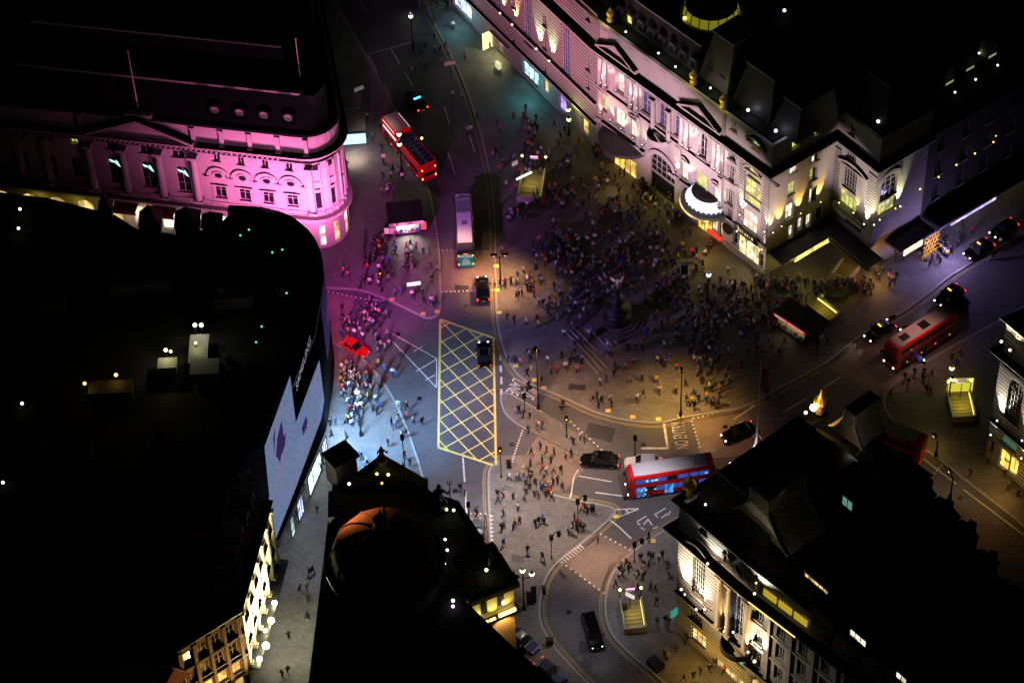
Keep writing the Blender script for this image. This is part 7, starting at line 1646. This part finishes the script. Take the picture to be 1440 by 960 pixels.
for k, ids in key.items():
    ids.sort(key=lambda j: meta[j][0])
    for r_, j in enumerate(ids):
        tn, bn, ps, zone = k
        lab = 'person in %s top and %s trousers %s %s' % (tn, bn, acts[ps], zone)
        if len(ids) > 1: lab += ', ' + ordn[min(r_, 7)]
        w_ = lab.split()
        if len(w_) > 16: lab = lab.replace(' trousers', ' legs').replace('holding something in both hands', 'hands raised'); w_ = lab.split()
        if len(w_) > 16: lab = lab.replace('person in ', 'person, ').replace(' and ', ', ', 1); w_ = lab.split()
        lab = lab.replace(' on the', ' by the') if 0 else lab
        if len(lab.split()) > 16: lab = lab.replace('the ', '')
        if len(lab.split()) > 16: lab = lab.replace('person in ', 'person, ').replace(' top and ', ', ')
        if len(lab.split()) > 16: lab = lab.replace(' trousers', '').replace(' from left', ' left')
        meta[j].append(lab)
for px, py, x, y, tn, bn, zone, ps, lab in meta:
    if ps not in base_objs:
        o = bpy.data.objects.new('person', POSES[ps]); base_objs[ps] = o
    else: o = base_objs[ps].copy()
    COL.objects.link(o); s_ = rng.uniform(.97, 1.12)
    o.location = (x, y, ground_z(x, y)-.005); o.rotation_euler = (0, 0, rng.uniform(0, 6.283)); o.scale = (s_, s_, s_)
    if ps == 6: o.location.z -= .0
    paint(o, rng.choices(SK, [6,3,2])[0], rng.choices(HR, [6,5,2,1])[0], cloth(tn, TD[tn]), cloth('t_'+bn, BD[bn]), SHOE)
    tag(o, lab, 'person', 'people out in the square at night')
# the remainder of the packed crowd reads as one mass
if rest:
    cm = []; idx = {}; vs = []; fs = []; mi = []
    def slot(m_):
        if m_.name not in idx: idx[m_.name] = len(cm); cm.append(m_)
        return idx[m_.name]
    cache = {i: ([v.co.copy() for v in m_.vertices], [(tuple(p.vertices), p.material_index) for p in m_.polygons]) for i, m_ in enumerate(POSES)}
    for px, py, x, y, top, zone, ex in rest:
        tn = top or rng.choices([t[0] for t in TOPS], [10,9,10,9,10,9,5,4.5,4,5,5,4,3,2,2,1.5])[0]; bn = rng.choices([b[0] for b in BOT], BW)[0]
        ms = [slot(m_) for m_ in (rng.choices(SK, [6,3,2])[0], rng.choices(HR, [6,5,2,1])[0], cloth(tn, TD[tn]), cloth('t_'+bn, BD[bn]), SHOE)]
        M = Matrix.Translation((x, y, ground_z(x, y)-.005)) @ Matrix.Rotation(rng.uniform(0, 6.283), 4, 'Z') @ Matrix.Scale(rng.uniform(.94,1.08), 4)
        cv, cf = cache[rng.choices(range(6), PW[:6])[0]]; n = len(vs); vs += [tuple(M @ c) for c in cv]
        for f, k in cf: fs.append(tuple(n+i for i in f)); mi.append(ms[k])
    me = bpy.data.meshes.new('crowd'); me.from_pydata(vs, [], fs)
    for m_ in cm: me.materials.append(m_)
    me.polygons.foreach_set('material_index', mi); me.polygons.foreach_set('use_smooth', [True]*len(fs)); me.update()
    o = bpy.data.objects.new('crowd', me); COL.objects.link(o); tag(o, 'mass of small dark figures packed on the unlit parts of the square', 'crowd', kind='stuff')
print('people', len(ind), 'crowd', len(rest))
# ================================================================== LIGHT
W = bpy.data.worlds.new('World'); scene.world = W; W.use_nodes = True; nt = W.node_tree
sky = nt.nodes.new('ShaderNodeTexSky'); sky.sky_type = 'NISHITA'; sky.sun_disc = False; sky.sun_elevation = R(35); sky.sun_rotation = R(200)
bg = nt.nodes['Background']; bg.inputs['Strength'].default_value = .00045; nt.links.new(sky.outputs[0], bg.inputs['Color'])
sd = bpy.data.lights.new('sun', 'SUN'); sd.energy = .0035; sd.angle = R(.5); sd.color = (1,.96,.9)
so_ = bpy.data.objects.new('sun', sd); COL.objects.link(so_); so_.rotation_euler = (R(55), 0, R(200-180))
# added lamps before the display wall, standing in for its spill on the street
def screen_fill(px, py, z, tx, ty, tz, power, col, cone=110, size=1.6):
    p = G(px, py, z); spot('display_fill', p, G(tx, ty, tz), power, col, cone, .9, size)
screen_fill(463,566,12,535,600,0, 44000,(.26,.55,1),92)
screen_fill(462,585,7,490,585,0, 3600,(.8,.92,1),120,1)
screen_fill(459,450,16,655,600,0, 15000,(.56,.46,1),80)
screen_fill(470,500,12,500,470,0, 9000,(1,.12,.03),76,1)
screen_fill(466,440,17,505,390,0, 15000,(.95,.06,.7),74)
screen_fill(462,400,19,580,385,0, 16000,(.7,.12,.95),62)
screen_fill(474,425,15,548,352,0, 9500,(.85,.1,.8),74,1)  # added magenta fill over the kiosk pavement
screen_fill(462,400,21,652,300,4, 34000,(.62,.34,1),18,1)  # added narrow violet fill on the coach roof
screen_fill(462,470,20,850,380,1, 23000,(.5,.22,1),40,1)  # added violet fill to bring up the plaza crowd
screen_fill(462,500,20,960,450,1, 14000,(.55,.32,1),26,1)  # second added crowd fill, aimed farther right
screen_fill(448,620,14,430,690,0, 1800,(.8,.85,1),100)
# added magenta fills, no fixtures, aimed up across the street at the pavilion
for x, y, tx, ty, pw in ((436,318,432,255,60000),(405,292,395,250,56000),(362,282,350,245,12000),(310,282,290,240,4200),(262,280,230,225,900)):
    p = G(x, y, 20.0); p.z = 8; spot('facade_fill', p, A.W(A.at(tx, ty)[0], 0, 12.5), pw*.42, (1,.19,.56), 94, .9, .4)
spot('facade_fill', G(500,345,9), (corner[5][0], corner[5][1], 12), 6500, (1,.24,.62), 80, .9, .4)
p = G(395,300,24.5); spot('facade_fill', p, A.W(A.at(350,172)[0]-1, 1, 23.5), 2600, (1,.3,.7), 84, .9, .2)
# added fills hung in the square without fixtures, aimed at the stone fronts
def aim(px, py, z, w_, u, v, power, col, cone): spot('facade_fill', G(px, py, z), w_.W(u, 0, v), power, col, cone, .7, .3)
aim(757,560,9,ER,9,15.5,76000,(1,.5,.70),33)
aim(870,585,9,ER,16,14.5,80000,(1,.64,.80),29)
aim(957,575,9,ER,28,14.0,78000,(1,.68,.74),29)
aim(704,385,8,EL,EL.L-6,16,42000,(1,.34,.52),40)
aim(704,385,8,EL,EL.L-20,16,42000,(1,.28,.46),36)
aim(1150,520,9,WG,4,15,34000,(1,.76,.8),24)
spot('facade_fill', G(760,830,20), H1.W(7,0,14), 42000, (1,.76,.5), 42, .8, .3)  # added warm fill on the crescent front
spot('facade_fill', G(900,870,16), H2.W(4,0,12), 2600, (1,.86,.75), 60, .8, .3)
# added lamps with no fixture modelled, throwing pools on the ground
def pool(px, py, z, power, col, cone=110): p = G(px, py, 0); spot('street_or_fill_light', (p.x, p.y, z), (p.x, p.y, 0), power*1.2, col, cone, .9, .35)
pool(740,735,14, 9800, (1,.76,.66), 96)
pool(800,650,13, 6800, (1,.66,.48), 92)
pool(905,720,12, 3200, (.95,.82,.9), 100)
pool(845,790,9, 3000, (1,.62,.4), 80)
pool(820,880,11, 1500, (.85,.8,1), 110)
pool(915,830,10, 900, (.95,.85,.8), 110)
pool(660,690,13, 5200, (.85,.82,1), 95)
pool(660,560,15, 4000, (.72,.6,1), 90)
pool(420,900,9, 2300, (.95,.95,.7), 110)
pool(435,790,8, 1100, (.8,.85,1), 110)
pool(440,670,8, 1500, (1,.92,.55), 95)
pool(870,605,11, 2000, (1,.72,.48), 96)
pool(835,540,11, 1100, (1,.5,.28), 84)
pool(735,410,9, 2200, (1,.48,.22), 84)
pool(650,380,10, 2200, (1,.5,.3), 90)
pool(940,560,9, 1500, (1,.55,.2), 100)
pool(1185,555,10, 160, (1,.5,.28), 100)
pool(1370,720,9, 420, (1,.35,.12), 110)
pool(1290,500,10, 1100, (1,.45,.4), 90)
pool(1020,620,9, 900, (1,.5,.3), 100)
pool(530,215,8, 520, (1,.9,.8), 100)
pool(600,28,8, 260, (.9,1,.6), 80)
for a_ in ((868,250,3.0,300,(1,.62,.12)),(990,345,3.0,520,(1,.62,.12)),(928,275,3.0,150,(1,.85,.1)),(1055,375,3.2,300,(1,.75,.3)),(1235,378,3.0,750,(1,.5,.08)),(1130,375,3.2,260,(.95,.8,.2)),
    (1335,345,3.6,2600,(.5,.38,1)),(1285,365,3.6,260,(.2,.25,1)),(742,128,2.6,420,(.15,.9,1)),(642,25,3,420,(.3,.9,1)),(975,925,3.0,520,(1,.55,.1)),(1005,955,3.0,700,(1,.6,.15)),(1410,680,3.0,380,(1,.55,.12)),(798,150,2.6,90,(.4,.2,1))):
    point('shopfront_fill', G(a_[0], a_[1], a_[2]), a_[3]*.55, a_[4], .3)  # added point fills before the lit shopfronts
for x_, y_, c_ in ((190,300,(1,.6,.45)),(236,306,(1,.75,.7)),(268,310,(.7,.8,1))): point('shopfront_fill', A.W(A.at(x_, y_)[0], -1.6, 3.0), 120, c_, .2)
for x in (60, 110, 150, 190, 215): q_ = A.W(A.at(x, 290)[0], -1.3, 4.6); point('shopfront_fill', q_, 26, (1,.7,.06), .2)
scene.render.engine = 'CYCLES'
scene.cycles.use_denoising = True; scene.cycles.use_light_tree = True; scene.cycles.max_bounces = 2; scene.cycles.diffuse_bounces = 0; scene.cycles.glossy_bounces = 1
scene.cycles.sample_clamp_indirect = 2; scene.cycles.caustics_reflective = False; scene.cycles.caustics_refractive = False
vs_ = scene.view_settings; vs_.view_transform = 'Standard'; vs_.look = 'None'; vs_.exposure = 0; vs_.gamma = 1
